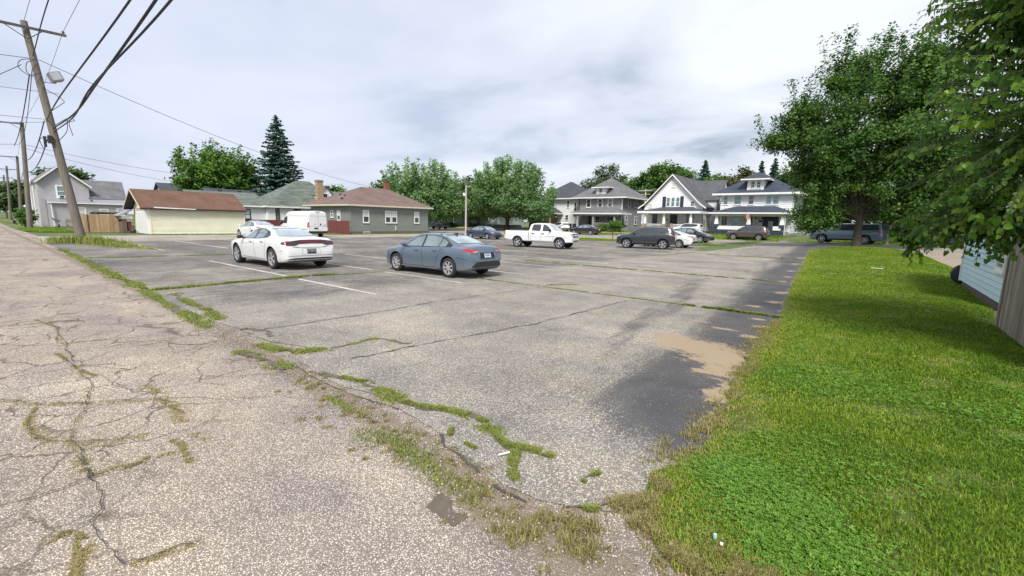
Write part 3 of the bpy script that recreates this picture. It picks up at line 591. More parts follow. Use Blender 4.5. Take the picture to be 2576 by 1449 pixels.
x, y = along([(-1.0, 2.75), (-0.85, 2.45), (-0.63, 2.25), (-0.35, 2.42), (0.2, 2.75), (0.8, 3.1)], 7000, 0.075); kk = vnoise(x * 8, y * 8, 66) > 0.3; x, y = x[kk], y[kk]; parts_t.append(blades(x, y, 0.05 * rng.uniform(0.3, 1.2, len(x)), np.full(len(x), 0.0055), np.clip(rng.normal(0.42, 0.22, len(x)), 0, 1), 1.3, -0.005))
V2, F2, A2 = join([(V, F, A)] + parts_t); V, F, A = V2, F2, A2
link('dry_grass', np_mesh('dry_grass', V, F, 'dry_blade', {'v': A}), kind='stuff', label='straw coloured dry grass at the lawn edge and in the alley cracks', cat='dry grass')
# far verges
parts = []
for poly, n, hg, wd in (([(-39, 42.0), (-24, 41.6), (-20.7, 42.4), (-13.2, 41.8), (-10.3, 43.4), (-10.6, 44.9), (-13.2, 47.4), (-23.4, 47.9), (-39, 47.5)], 16000, 0.06, 0.08), ([(-73, 3.5), (-62, 3.5), (-60.4, 4.6), (-60, 6.8), (-76, 7)], 5000, 0.12, 0.09), ([(-40, 63.8), (-17, 63.2), (-9, 62.6), (-9, 70), (-40, 70)], 12000, 0.10, 0.09), ([(-50, 10.6), (-47, 26), (-46.6, 41), (-48, 41), (-50.6, 26), (-51.6, 10.6)], 6000, 0.09, 0.07), ([(-8, 62), (-3.5, 54.5), (6, 51), (12, 51), (12, 60), (-8, 66)], 6000, 0.1, 0.09)):
    px = [p[0] for p in poly]; py = [p[1] for p in poly]; x, y = scatter(n, min(px), max(px), min(py), max(py), poly)
    parts.append(blades(x, y, hg * rng.uniform(0.4, 1.2, len(x)), np.full(len(x), wd), np.clip(0.2 + 0.6 * fbm(x * .6, y * .6, 2) + rng.normal(0, 0.12, len(x)), 0, 1), 0.9, 0.02))
V, F, A = join(parts)
link('verge_grass', np_mesh('verge_grass', V, F, 'grass_blade', {'v': A}), kind='stuff', label='grass on the verges along the street and alley', cat='grass')
# ================================================================== HOUSES
simple('brick_red', (0.20, 0.085, 0.06), 0.9, var=0.3, scale=9, bmp=0.01)
simple('brick_buff', (0.34, 0.25, 0.16), 0.9, var=0.35, scale=7, bmp=0.01)
simple('brick_base', (0.15, 0.105, 0.09), 0.9, var=0.3, scale=9, bmp=0.01)
simple('block_blue', (0.035, 0.05, 0.085), 0.8, var=0.2, scale=6)
simple('trim_white', (0.78, 0.78, 0.76), 0.5, var=0.08, scale=2)
simple('trim_cream', (0.55, 0.50, 0.40), 0.6, var=0.12, scale=2)
simple('trim_dark', (0.03, 0.035, 0.055), 0.5, var=0.1, scale=2)
simple('soffit_dark', (0.05, 0.035, 0.04), 0.9, var=0.3, scale=2)
simple('siding_yellow', (0.82, 0.79, 0.62), 0.6, var=0.08, scale=1.2, objrand=0.04)
simple('siding_grey', (0.42, 0.405, 0.42), 0.6, var=0.08, scale=1.2)
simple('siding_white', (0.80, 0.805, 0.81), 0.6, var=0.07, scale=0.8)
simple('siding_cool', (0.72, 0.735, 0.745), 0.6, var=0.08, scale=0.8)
simple('lap_shade', (0.26, 0.27, 0.28), 0.9, var=0.1); simple('lap_shade_yellow', (0.38, 0.35, 0.22), 0.9, var=0.1)  # dark wall cores; their tone paints the shade lines between lapped boards
simple('siding_green', (0.20, 0.22, 0.20), 0.6, var=0.07, scale=0.8)
simple('siding_asbestos', (0.27, 0.27, 0.275), 0.8, var=0.18, scale=1.4)
simple('siding_blue', (0.58, 0.75, 0.80), 0.5, var=0.06, scale=1.5, objrand=0.04)
simple('siding_pale', (0.33, 0.38, 0.40), 0.7, var=0.1, scale=1)
simple('door_white', (0.72, 0.74, 0.75), 0.5, var=0.05)
simple('porch_wood', (0.32, 0.31, 0.29), 0.8, var=0.15)
simple('metal_grey', (0.34, 0.34, 0.37), 0.45, metal=0.3, var=0.15, scale=2, vscale=(1, 4, 1))
simple('metal_dark', (0.04, 0.04, 0.045), 0.5, metal=0.3, var=0.2)
simple('metal_light', (0.5, 0.5, 0.5), 0.4, metal=0.5, var=0.1)
simple('blind', (0.55, 0.57, 0.58), 0.5, var=0.05, scale=1)
glassmat('window_glass', (0.10, 0.12, 0.13), 0.35, 0.08)
glassmat('window_teal', (0.13, 0.24, 0.25), 0.35, 0.08)
glassmat('window_dark', (0.05, 0.055, 0.065), 0.25, 0.1)
shingle('roof_brown', (0.175, 0.092, 0.06), (0.11, 0.058, 0.038), row=0.16, var=0.18)
shingle('roof_red', (0.20, 0.135, 0.115), (0.13, 0.08, 0.07), row=0.16, var=0.12)
shingle('roof_green', (0.13, 0.15, 0.135), (0.07, 0.08, 0.075), moss=(0.175, 0.215, 0.175), row=0.3, var=0.25)
shingle('roof_grey', (0.19, 0.19, 0.20), (0.10, 0.10, 0.11), row=0.17, var=0.3)
shingle('roof_dark', (0.075, 0.08, 0.095), (0.045, 0.05, 0.06), row=0.17, var=0.2)
shingle('roof_slate', (0.115, 0.12, 0.13), (0.07, 0.07, 0.08), row=0.17, var=0.25)
shingle('roof_blue', (0.055, 0.068, 0.10), (0.035, 0.04, 0.06), row=0.17, var=0.2)
wood('fence_new', (0.45, 0.31, 0.175), (0.30, 0.195, 0.10))
wood('fence_red', (0.165, 0.045, 0.04), (0.115, 0.03, 0.028), objrand=0.1)
wood('fence_old', (0.27, 0.225, 0.17), (0.11, 0.09, 0.07), stretch=(9, 9, 0.5), objrand=0.3)
wood('arm_wood', (0.085, 0.075, 0.068), (0.045, 0.04, 0.038)); simple('pole_pale', (0.42, 0.39, 0.35), 0.8, var=0.15)
wood('pole_wood', (0.175, 0.15, 0.125), (0.08, 0.068, 0.058), stretch=(7, 7, 0.35), objrand=0.08)
wood('log_bark', (0.12, 0.11, 0.07), (0.05, 0.05, 0.03), stretch=(1, 1, 5))

FX = lambda X0: (lambda s, z, d: (X0 + d, s, z))          # wall looking along +X
FY = lambda Y0: (lambda s, z, d: (s, Y0 - d, z))          # wall looking along -Y
def fbox(mb, F, s0, s1, z0, z1, d0, d1, mi=0):
    P = [F(s, z, d) for d in (d0, d1) for s, z in ((s0, z0), (s1, z0), (s1, z1), (s0, z1))]
    return mb.add(P, [(3, 2, 1, 0), (4, 5, 6, 7), (0, 1, 5, 4), (1, 2, 6, 5), (2, 3, 7, 6), (3, 0, 4, 7)], mi)
def span(poly, z):
    xs_ = []
    for (a, b), (c, d) in zip(poly, poly[1:] + poly[:1]):
        if abs(b - d) < 1e-9:
            if abs(b - z) < 1e-6: xs_ += [a, c]
        elif min(b, d) - 1e-6 <= z <= max(b, d) + 1e-6: xs_.append(a + (c - a) * (z - b) / (d - b))
    return (min(xs_), max(xs_)) if xs_ else None
def siding(F, poly, pitch, mat, parent, single=False, lap=0.026, name='siding', objname='board', gap=0.012):
    "lapped boards over a convex wall outline; single=True makes every board its own object"
    z0 = min(p[1] for p in poly); z1 = max(p[1] for p in poly); n = max(1, round((z1 - z0) / pitch)); h = (z1 - z0) / n
    mb = MB()
    for i in range(n):
        a, b = z0 + i * h, z0 + (i + 1) * h
        sa, sb = span(poly, a + 1e-4), span(poly, b - 1e-4)
        if not sa or not sb: continue
        q = MB() if single else mb
        g = gap; b -= g; sb = span(poly, max(b, a + 0.01)) or sb
        P = [F(sa[0], a, lap), F(sa[1], a, lap), F(sb[1], b, 0.008), F(sb[0], b, 0.008), F(sa[0], a, 0.0), F(sa[1], a, 0.0)]
        q.add(P, [(0, 1, 2, 3), (4, 5, 1, 0), (0, 3, 4), (1, 5, 2)])
        if single: q.build(objname, mat, parent)
    if not single:
        o = mb.build(name, mat, parent); o['kind'] = 'stuff'
def window(F, s0, s1, z0, z1, parent, frame='trim_white', glass='window_glass', fw=0.085, rail=True, upper=None, muntin=0, d=0.03, sill=True):
    mb = MB()
    fbox(mb, F, s0, s0 + fw, z0, z1, 0, d + 0.03); fbox(mb, F, s1 - fw, s1, z0, z1, 0, d + 0.03)
    fbox(mb, F, s0 + fw, s1 - fw, z1 - fw, z1, 0, d + 0.034); fbox(mb, F, s0 + fw, s1 - fw, z0, z0 + fw, 0, d + 0.034)
    if sill: fbox(mb, F, s0 - 0.05, s1 + 0.05, z0 - 0.05, z0, 0, d + 0.06)
    zm = (z0 + z1) / 2
    if rail: fbox(mb, F, s0 + fw, s1 - fw, zm - 0.03, zm + 0.03, 0, d + 0.022)
    for i in range(muntin):
        s = s0 + fw + (s1 - s0 - 2 * fw) * (i + 1) / (muntin + 1); fbox(mb, F, s - 0.015, s + 0.015, z0 + fw, z1 - fw, 0, d + 0.018)
    w_ = mb.build('window', frame, parent)
    for a, b, m in (((z0 + fw, zm - 0.03, glass), (zm + 0.03, z1 - fw, upper or glass)) if rail else ((z0 + fw, z1 - fw, glass),)):
        fbox(MB(), F, s0 + fw, s1 - fw, a, b, 0.0, 0.024).build('pane', m, w_)
    return w_
def roof_uv(co, n):
    n = Vector(n); h = Vector((-n.y, n.x, 0))
    if h.length < 1e-3: h = Vector((1, 0, 0))
    h.normalize(); v = n.cross(h); return (co.dot(h), co.dot(v))
def roof(polys, mat, parent, th=0.10, name='roof'):
    mb = MB()
    for P in polys:
        q = [Vector(p) for p in P]; n = (q[1] - q[0]).cross(q[2] - q[0])
        if n.z < 0: q.reverse()
        mb.slab(q, th)
    return mb.build(name, mat, parent, uvfn=roof_uv)
def hip(x0, x1, y0, y1, z, rx0, rx1, ry0, ry1, zr, mat, parent, th=0.1):
    "hip roof over a rectangle; the ridge runs from (rx0, ry0) to (rx1, ry1)"
    a, b = (rx0, ry0, zr), (rx1, ry1, zr); c = [(x0, y0, z), (x1, y0, z), (x1, y1, z), (x0, y1, z)]
    if rx0 == rx1 and ry0 == ry1: ps = [(c[0], c[1], a), (c[1], c[2], a), (c[2], c[3], a), (c[3], c[0], a)]
    elif rx0 == rx1: ps = [(c[0], c[1], a), (c[1], c[2], b, a), (c[2], c[3], b), (c[3], c[0], a, b)]
    else: ps = [(c[0], c[1], b, a), (c[1], c[2], b), (c[2], c[3], a, b), (c[3], c[0], a)]
    r = roof(ps, mat, parent, th); return r
def eaves(x0, x1, y0, y1, z, mat, parent, h=0.16, name='fascia'):
    mb = MB(); t = 0.06
    mb.box(x0, x1, y0 - t, y0, z - h, z + 0.02); mb.box(x0, x1, y1, y1 + t, z - h, z + 0.02); mb.box(x0 - t, x0, y0 - t, y1 + t, z - h, z + 0.021); mb.box(x1, x1 + t, y0 - t, y1 + t, z - h, z + 0.021)
    mb.box(x0, x1, y0, y1, z - h + 0.01, z - h + 0.03)
    return mb.build(name, mat, parent)
def core(x0, x1, y0, y1, z0, z1, mat, parent, name='wall'):
    return MB().box(x0, x1, y0, y1, z0, z1).build(name, mat, parent)
def board_fence(F, s0, s1, z0, z1, wd, mat, T, gap=0.008, jit=0.02, d=0.0):
    n = int(round((s1 - s0) / wd)); ww = (s1 - s0) / n; mb = MB()
    for zz in (z0 + 0.25, (z0 + z1) / 2, z1 - 0.25): fbox(mb, F, s0, s1, zz - 0.04, zz + 0.04, d - 0.06, d - 0.012)
    mb.build('rail', mat, T)
    for i in range(n):
        a = s0 + i * ww
        fbox(MB(), F, a + gap / 2, a + ww - gap / 2, z0, z1 + random.uniform(-jit, jit), d + random.uniform(-0.006, 0.006), d + 0.022).build('board', mat, T)

# ---- yellow garage across the cross alley
T = thing('garage', 'low pale yellow clapboard garage with a brown shingle roof and white overhead door', 'garage', (-52, 10.8, 0))
core(-57.95, -52.03, 10.83, 18.8, 0, 2.42, 'lap_shade_yellow', T)
siding(FX(-52.03), [(10.9, 0.16), (18.72, 0.16), (18.72, 2.42), (10.9, 2.42)], 0.115, 'siding_yellow', T, single=True, gap=0.022)
for q in ((-52.06, -51.985, 10.78, 10.9, 0.05, 2.42), (-52.06, -51.985, 18.72, 18.84, 0.05, 2.42), (-52.05, -52.0, 10.9, 18.72, -0.05, 0.155)): MB().box(*q).build('corner_trim', 'siding_yellow', T)
siding(FY(10.83), [(-57.95, 0.0), (-56.7, 0.0), (-56.7, 2.42), (-57.95, 2.42)], 0.1, 'siding_yellow', T)
siding(FY(10.83), [(-52.75, 0.0), (-52.03, 0.0), (-52.03, 2.42), (-52.75, 2.42)], 0.1, 'siding_yellow', T)
siding(FY(10.83), [(-57.95, 2.42), (-52.03, 2.42), (-55, 4.08)], 0.1, 'siding_yellow', T)
MB().add([(-57.95, 10.84, 2.42), (-52.03, 10.84, 2.42), (-55, 10.84, 4.1)], [(0, 1, 2)]).build('gable', 'siding_yellow', T); MB().add([(-57.95, 18.78, 2.42), (-52.03, 18.78, 2.42), (-55, 18.78, 4.1)], [(0, 2, 1)]).build('gable', 'siding_yellow', T)
dr = MB(); fbox(dr, FY(10.83), -56.7, -52.75, 0, 2.16, 0.0, 0.02); dr = dr.build('garage_door', 'trim_white', T)
for i in range(4): fbox(MB(), FY(10.83), -56.55, -52.9, 0.02 + i * 0.515, 0.52 + i * 0.515, 0.02, 0.045).build('door_panel', 'door_white', dr)
roof([[(-51.62, 10.1, 2.44), (-51.62, 18.95, 2.44), (-55, 18.95, 4.22), (-55, 10.1, 4.22)], [(-58.38, 10.1, 2.44), (-58.38, 18.95, 2.44), (-55, 18.95, 4.22), (-55, 10.1, 4.22)]], 'roof_brown', T, 0.09)
mb = MB(); mb.box(-51.66, -51.62, 10.1, 18.95, 2.28, 2.42); mb.box(-51.97, -51.67, 10.12, 18.9, 2.36, 2.40); mb.box(-58.3, -58.0, 10.12, 18.9, 2.36, 2.4)
mb.slab([(-51.66, 10.12, 2.30), (-55, 10.12, 4.06), (-55, 10.8, 4.06), (-51.66, 10.8, 2.30)][::-1], 0.02); mb.slab([(-58.34, 10.12, 2.30), (-55, 10.12, 4.06), (-55, 10.8, 4.06), (-58.34, 10.8, 2.30)], 0.02); mb.build('soffit', 'soffit_dark', T)
mb = MB(); mb.obox((-51.58, 12.0, 2.46), (0.03, 0, 0), (0, 0.9, -0.03), (0, 0, 0.05)); mb.obox((-51.56, 13.6, 2.42), (0.03, 0, 0), (0, 0.75, -0.02), (0, 0, 0.04)); mb.build('loose_gutter', 'trim_white', T)
mb = MB(); mb.slab([(-51.6, 10.06, 2.42), (-55, 10.06, 4.2), (-55, 10.1, 4.2), (-51.6, 10.1, 2.42)][::-1], 0.12); mb.slab([(-58.4, 10.06, 2.42), (-55, 10.06, 4.2), (-55, 10.1, 4.2), (-58.4, 10.1, 2.42)], 0.12); mb.build('bargeboard', 'trim_cream', T)

# ---- grey green bungalow
T = thing('bungalow', 'grey green single storey bungalow with a red brown hip roof and brick chimney', 'house', (-48, 28.75, 0))
core(-57.5, -48.03, 28.78, 40.42, 0.0, 3.3, 'siding_green', T)
siding(FX(-48.03), [(28.75, 0.30), (40.45, 0.30), (40.45, 3.28), (28.75, 3.28)], 0.16, 'siding_green', T)
siding(FY(28.78), [(-57.5, 0.30), (-48.0, 0.30), (-48.0, 3.28), (-57.5, 3.28)], 0.16, 'siding_green', T)
core(-57.6, -47.93, 28.66, 40.55, -0.1, 0.29, 'brick_base', T, 'foundation')
for q in ((28.73, 28.83), (40.38, 40.47)): MB().box(-48.06, -47.985, q[0], q[1], 0.3, 3.28).build('corner_trim', 'siding_green', T)
for s0, s1 in ((30.36, 31.22), (33.52, 34.36), (34.46, 35.30), (38.09, 38.91)): window(FX(-48.0), s0, s1, 1.34, 2.86, T, glass='window_glass', upper='blind', fw=0.09)
window(FY(28.75), -52.45, -51.85, 1.9, 2.78, T, glass='window_glass'); window(FY(28.75), -50.95, -50.2, 1.55, 2.78, T, glass='window_glass', upper='blind')
w_ = window(FX(-47.93), 30.35, 31.2, 0.0, 0.28, T, rail=False, muntin=3, sill=False, fw=0.05)
hip(-58.5, -47.5, 28.2, 40.95, 3.50, -53, -53, 33.35, 37.3, 5.95, 'roof_red', T, 0.07)
eaves(-58.5, -47.5, 28.2, 40.95, 3.46, 'trim_cream', T, 0.17)
mb = MB(); mb.box(-53.35, -52.75, 37.1, 37.7, 5.4, 6.85); mb.box(-53.4, -52.7, 37.05, 37.75, 6.85, 6.95); mb.build('chimney', 'brick_red', T)
MB().tube([(-47.93, 34.95, 0.9), (-47.86, 35.0, 0.92), (-47.86, 35.05, 0.6), (-47.86, 34.9, 0.45)], 0.04).build('vent_pipe', 'trim_white', T)
for q in ((-52.2, 30.6, 4.7), (-51.2, 29.6, 4.3), (-54, 31.0, 4.9)): MB().box(q[0] - 0.12, q[0] + 0.12, q[1] - 0.12, q[1] + 0.12, q[2] - 0.4, q[2] + 0.05).build('roof_vent', 'metal_dark', T)

# ---- red board fences
T = thing('board_fence', 'short dark red board fence beside the grey green bungalow', 'fence', (-46.2, 27.5, 0))
board_fence(FY(27.5), -50.9, -46.2, 0, 1.56, 0.145, 'fence_red', T, jit=0.004)
T = thing('board_fence', 'low dark red board fence behind the white van and sedan', 'fence', (-56, 19.2, 0))
board_fence(FX(-56), 19.0, 27.5, 0, 1.47, 0.16, 'fence_red', T, jit=0.004)

# ---- white cottage with a mossy roof
T = thing('cottage', 'white clapboard cottage with a mossy green hip roof and tall buff chimney', 'house', (-62, 25, 0))
core(-70, -62.03, 25.2, 36, 0, 3.1, 'siding_white', T); core(-69, -62.53, 17.5, 25.2, 0, 3.1, 'siding_cool', T)
siding(FX(-62.0), [(25.2, 0.3), (36, 0.3), (36, 3.1), (25.2, 3.1)], 0.17, 'siding_white', T); siding(FX(-62.5), [(17.5, 0.3), (25.2, 0.3), (25.2, 3.1), (17.5, 3.1)], 0.17, 'siding_cool', T)
siding(FY(25.2), [(-62.5, 0.3), (-62.0, 0.3), (-62.0, 3.1), (-62.5, 3.1)], 0.17, 'siding_white', T)
window(FX(-62.5), 22.55, 23.35, 1.45, 2.75, T, frame='trim_dark', glass='blind', fw=0.12); window(FX(-62), 26.2, 26.75, 1.0, 2.95, T, frame='trim_dark', upper='window_dark', fw=0.1); window(FX(-62), 28.6, 29.6, 1.4, 2.95, T, frame='trim_dark')
hip(-70.5, -61.6, 24.8, 36.6, 3.22, -65.2, -65.2, 30.7, 32.6, 7.05, 'roof_green', T, 0.08)
roof([[(-62.1, 17.2, 3.2), (-62.1, 25.4, 3.2), (-66.2, 25.4, 4.95), (-66.2, 17.2, 4.95)]], 'roof_green', T)
mb = MB(); mb.box(-62.1, -62.0, 17.2, 24.7, 3.02, 3.2); mb.box(-61.62, -61.5, 24.75, 36.6, 3.05, 3.24); mb.box(-70.5, -61.62, 24.7, 24.82, 3.05, 3.24); mb.build('gutter', 'trim_white', T)
mb = MB(); mb.box(-60.35, -59.65, 30.95, 31.75, 0, 6.75); mb.box(-60.42, -59.58, 30.9, 31.8, 6.75, 6.95); mb.build('chimney', 'brick_buff', T)
core(-64.5, -61.75, 32.2, 34.2, 3.3, 5.2, 'siding_white', T, 'dormer_wall'); MB().add([(-61.75, 32.2, 5.2), (-61.75, 34.2, 5.2), (-61.75, 33.2, 6.3)], [(0, 1, 2)]).build('dormer_gable', 'siding_white', T)
roof([[(-61.5, 32.0, 5.05), (-65.5, 32.0, 5.05), (-65.5, 33.2, 6.42), (-61.5, 33.2, 6.42)], [(-61.5, 34.4, 5.05), (-65.5, 34.4, 5.05), (-65.5, 33.2, 6.42), (-61.5, 33.2, 6.42)]], 'roof_green', T, 0.1)
window(FX(-61.75), 32.75, 33.5, 4.1, 5.3, T, glass='window_dark')
roof([[(-61.5, 34.5, 3.9), (-61.5, 41, 3.9), (-66, 41, 5.9), (-66, 34.5, 5.9)]], 'roof_green', T)
core(-70, -62.2, 36, 41, 0, 3.9, 'siding_white', T)
# roof of the house behind it
T = thing('house', 'dark grey shingle roof showing behind the white cottage', 'house', (-72, 24, 0))
core(-80, -70.5, 22.2, 32, 0, 3.6, 'siding_cool', T); roof([[(-70, 21.8, 3.7), (-70, 32.5, 3.7), (-75, 32.5, 5.75), (-75, 21.8, 5.75)], [(-80, 21.8, 3.7), (-80, 32.5, 3.7), (-75, 32.5, 5.75), (-75, 21.8, 5.75)]], 'roof_dark', T)
for yy in (23.4, 26.0): MB().box(-73.9, -73.5, yy, yy + 0.45, 5.1, 5.5).build('roof_vent', 'metal_dark', T)
T = thing('house', 'house with a dark roof peeking over the brown garage roof', 'house', (-100, 24, 0))
core(-108, -100.4, 23.5, 33, 0, 5.2, 'siding_grey', T); roof([[(-100, 23, 5.2), (-100, 33.4, 5.2), (-104, 33.4, 7.7), (-104, 23, 7.7)], [(-108, 23, 5.2), (-108, 33.4, 5.2), (-104, 33.4, 7.7), (-104, 23, 7.7)]], 'roof_dark', T)
mb = MB(); mb.add([(-100.4, 23.5, 5.2), (-104, 23.5, 7.6), (-108, 23.5, 5.2)], [(0, 1, 2)]); mb.build('gable', 'siding_grey', T)

# ---- pale grey house by the alley
T = thing('alley_house', 'pale grey two storey house with a white trimmed gable and lean-to beside the alley', 'house', (-80, 6, 0))
core(-96, -80.03, 6.0, 10.6, 0, 5.4, 'siding_grey', T)
siding(FX(-80.0), [(6.0, 3.5), (10.6, 3.5), (10.6, 5.35), (8.0, 7.5), (6.0, 5.7)], 0.13, 'siding_grey', T); siding(FX(-80.0), [(6.0, 0.2), (6.55, 0.2), (6.55, 3.5), (6.0, 3.5)], 0.13, 'siding_grey', T)
siding(FY(6.0), [(-96, 0.2), (-80.0, 0.2), (-80.0, 5.5), (-96, 5.5)], 0.13, 'siding_grey', T)
MB().add([(-80.02, 6.0, 5.4), (-80.02, 10.6, 5.3), (-80.02, 8.0, 7.5)], [(0, 1, 2)]).build('gable', 'siding_grey', T)
roof([[(-79.6, 5.75, 5.55), (-96, 5.75, 5.55), (-96, 8.0, 7.68), (-79.6, 8.0, 7.68)], [(-79.6, 10.85, 5.2), (-96, 10.85, 5.2), (-96, 8.0, 7.68), (-79.6, 8.0, 7.68)]], 'roof_grey', T, 0.08)
mb = MB(); mb.slab([(-79.52, 5.72, 5.5), (-79.52, 8.0, 7.66), (-79.6, 8.0, 7.66), (-79.6, 5.72, 5.5)], 0.16); mb.slab([(-79.52, 10.9, 5.15), (-79.52, 8.0, 7.66), (-79.6, 8.0, 7.66), (-79.6, 10.9, 5.15)][::-1], 0.16); mb.build('bargeboard', 'trim_white', T)
core(-90, -80.05, 10.6, 14.2, 0, 3.7, 'siding_grey', T); roof([[(-79.8, 10.5, 3.72), (-79.8, 14.3, 3.72), (-84.2, 14.75, 6.3), (-84.2, 10.0, 6.3)]], 'roof_grey', T)
core(-80.0, -78.63, 6.9, 14.1, 0, 3.05, 'siding_grey', T, 'lean_to'); siding(FX(-78.6), [(6.9, 0.15), (14.1, 0.15), (14.1, 3.02), (6.9, 3.02)], 0.13, 'siding_grey', T)
roof([[(-78.35, 6.55, 3.14), (-78.35, 14.2, 3.14), (-80.0, 14.2, 3.72), (-80.0, 6.4, 3.62)]], 'metal_grey', T, 0.05, 'lean_to_roof')
mb = MB(); mb.box(-78.33, -78.25, 6.5, 14.2, 2.98, 3.13); mb.tube([(-78.4, 6.85, 3.0), (-78.4, 6.95, 0.2)], 0.05); mb.build('gutter', 'trim_white', T)
window(FX(-80.0), 7.55, 8.5, 3.7, 5.25, T, fw=0.16, glass='window_teal'); mb = MB(); mb.box(-79.9, -79.5, 7.72, 8.3, 3.62, 3.98); ac = mb.build('air_conditioner', 'trim_white', T); MB().box(-79.5, -79.485, 7.82, 8.2, 3.68, 3.92).build('grille', 'metal_dark', ac)
for a, b, c, d in ((9.1, 9.95, 1.2, 2.55), (11.2, 12.1, 1.2, 2.45), (12.9, 13.75, 1.2, 2.55)): window(FX(-78.6), a, b, c, d, T, fw=0.14, glass='blind')
MB().box(-79.05, -78.9, 10.55, 10.7, 3.3, 3.55).build('roof_vent', 'metal_dark', T)
for q in ((-84.5, 5.2), (-88, 4.9)): MB().tube([(-84.5 if q[0] > -86 else q[0], 5.93, 5.2), (q[0], 5.93, 0.3)], 0.05).build('downpipe', 'trim_white', T)
mb = MB(); mb.lathe([(0.02, 0), (0.45, 0.12), (0.5, 0.2)], 16, 'Y', (-83.0, 5.45, 5.6)); mb.tube([(-83, 5.6, 5.5), (-83, 5.98, 5.2)], 0.03); mb.build('satellite_dish', 'trim_white', T)

# ---- blue sided shed and old board fence at the right
T = thing('blue_shed', 'light blue clapboard shed behind the old grey board fence', 'shed', (2.5, 21.8, 0))
core(2.53, 8, 15.3, 21.8, 0.18, 2.3, 'lap_shade', T); MB().box(2.56, 8, 15.35, 21.75, -0.05, 0.18).build('foundation', 'brick_base', T)
F_L = lambda X0: (lambda s, z, d: (X0 - d, -s, z))
siding(F_L(2.53), [(-21.75, 0.16), (-15.3, 0.16), (-15.3, 2.3), (-21.75, 2.3)], 0.155, 'siding_blue', T, single=True, gap=0.018)
mb = MB(); mb.box(2.47, 2.55, 21.72, 21.83, 0.14, 2.3); mb.build('corner_trim', 'trim_white', T)
window(F_L(2.53), -16.4, -15.5, 0.9, 1.9, T)
roof([[(2.2, 15.1, 2.3), (2.2, 22.1, 2.3), (5.3, 22.1, 3.7), (5.3, 15.1, 3.7)], [(8.4, 15.1, 2.3), (8.4, 22.1, 2.3), (5.3, 22.1, 3.7), (5.3, 15.1, 3.7)]], 'roof_grey', T)
MB().add([(2.53, 15.3, 2.3), (8, 15.3, 2.3), (5.3, 15.3, 3.6)], [(0, 1, 2)]).build('gable', 'siding_blue', T); MB().add([(2.53, 21.8, 2.3), (8, 21.8, 2.3), (5.3, 21.8, 3.6)], [(0, 2, 1)]).build('gable', 'siding_blue', T)
T = thing('old_fence', 'weathered grey vertical board fence in front of the light blue shed', 'fence', (2.1, 12.9, 0))
board_fence(F_L(2.1), -12.55, -8.2, 0.0, 1.85, 0.15, 'fence_old', T, gap=0.012, jit=0.03)
mb = MB(); mb.box(2.05, 2.17, 12.55, 12.67, 0, 1.9); mb.build('post', 'fence_old', T)
tag(MB().lathe([(0.001, -0.12), (0.2, -0.12), (0.33, -0.1), (0.36, 0), (0.33, 0.1), (0.2, 0.12), (0.001, 0.12)], 20, 'Y', (2.62, 22.05, 0.34)).build('tyre', 'metal_dark', None, smooth=50), 'black tyre leaning at the far corner of the light blue shed', 'tyre')

# ---- new cedar fence, lean-to shed
T = thing('board_fence', 'new tan cedar board fence between the alley house and the yellow garage', 'fence', (-59, 7, 0))
board_fence(FX(-59), 6.6, 9.9, 0, 1.72, 0.15, 'fence_new', T); mb = MB(); mb.box(-58.97, -58.93, 7.46, 7.52, 0, 1.72); mb.build('gate_gap', 'trim_dark', T)
T = thing('lean_to_shed', 'small grey lean-to shed with stone wall between cedar fence and yellow garage', 'shed', (-57.6, 10, 0))
core(-59.5, -57.62, 9.75, 10.55, 1.1, 1.62, 'siding_grey', T); core(-59.5, -57.6, 9.75, 10.12, 0, 1.3, 'brick_base', T, 'stone_wall'); core(-59.4, -57.7, 10.2, 10.5, 0.12, 1.38, 'fence_red', T, 'door')
MB().box(-57.64, -57.55, 9.75, 10.6, 1.38, 1.62).build('lintel', 'trim_white', T)
roof([[(-57.3, 9.45, 1.66), (-57.3, 10.6, 2.26), (-60, 10.6, 2.26), (-60, 9.45, 1.66)]], 'metal_grey', T, 0.07)
mb = MB(); mb.lathe([(0.001, 0), (0.2, 0), (0.26, 0.12), (0.2, 0.36), (0.05, 0.44)], 12, 'Z', (-57.0, 10.45, 0)); tag(mb.build('rubbish_bag', 'metal_dark', None, smooth=60), 'black rubbish bag on the concrete by the garage door', 'bag')
mb = MB()
for i in range(6): mb.tube([(-62 + i * 0.12, 8.1 + 0.1 * i, 1.85 + 0.05 * (i % 3)), (-62.2 + i * 0.12, 10.9, 1.95 - 0.02 * i)], 0.09)
tag(mb.build('log_pile', 'log_bark', None), 'mossy logs stacked above the tan cedar fence', 'logs'); 

# ---- houses across the street
def house(name, label, loc): return thing(name, label, 'house', loc, 0, 'houses across the street')
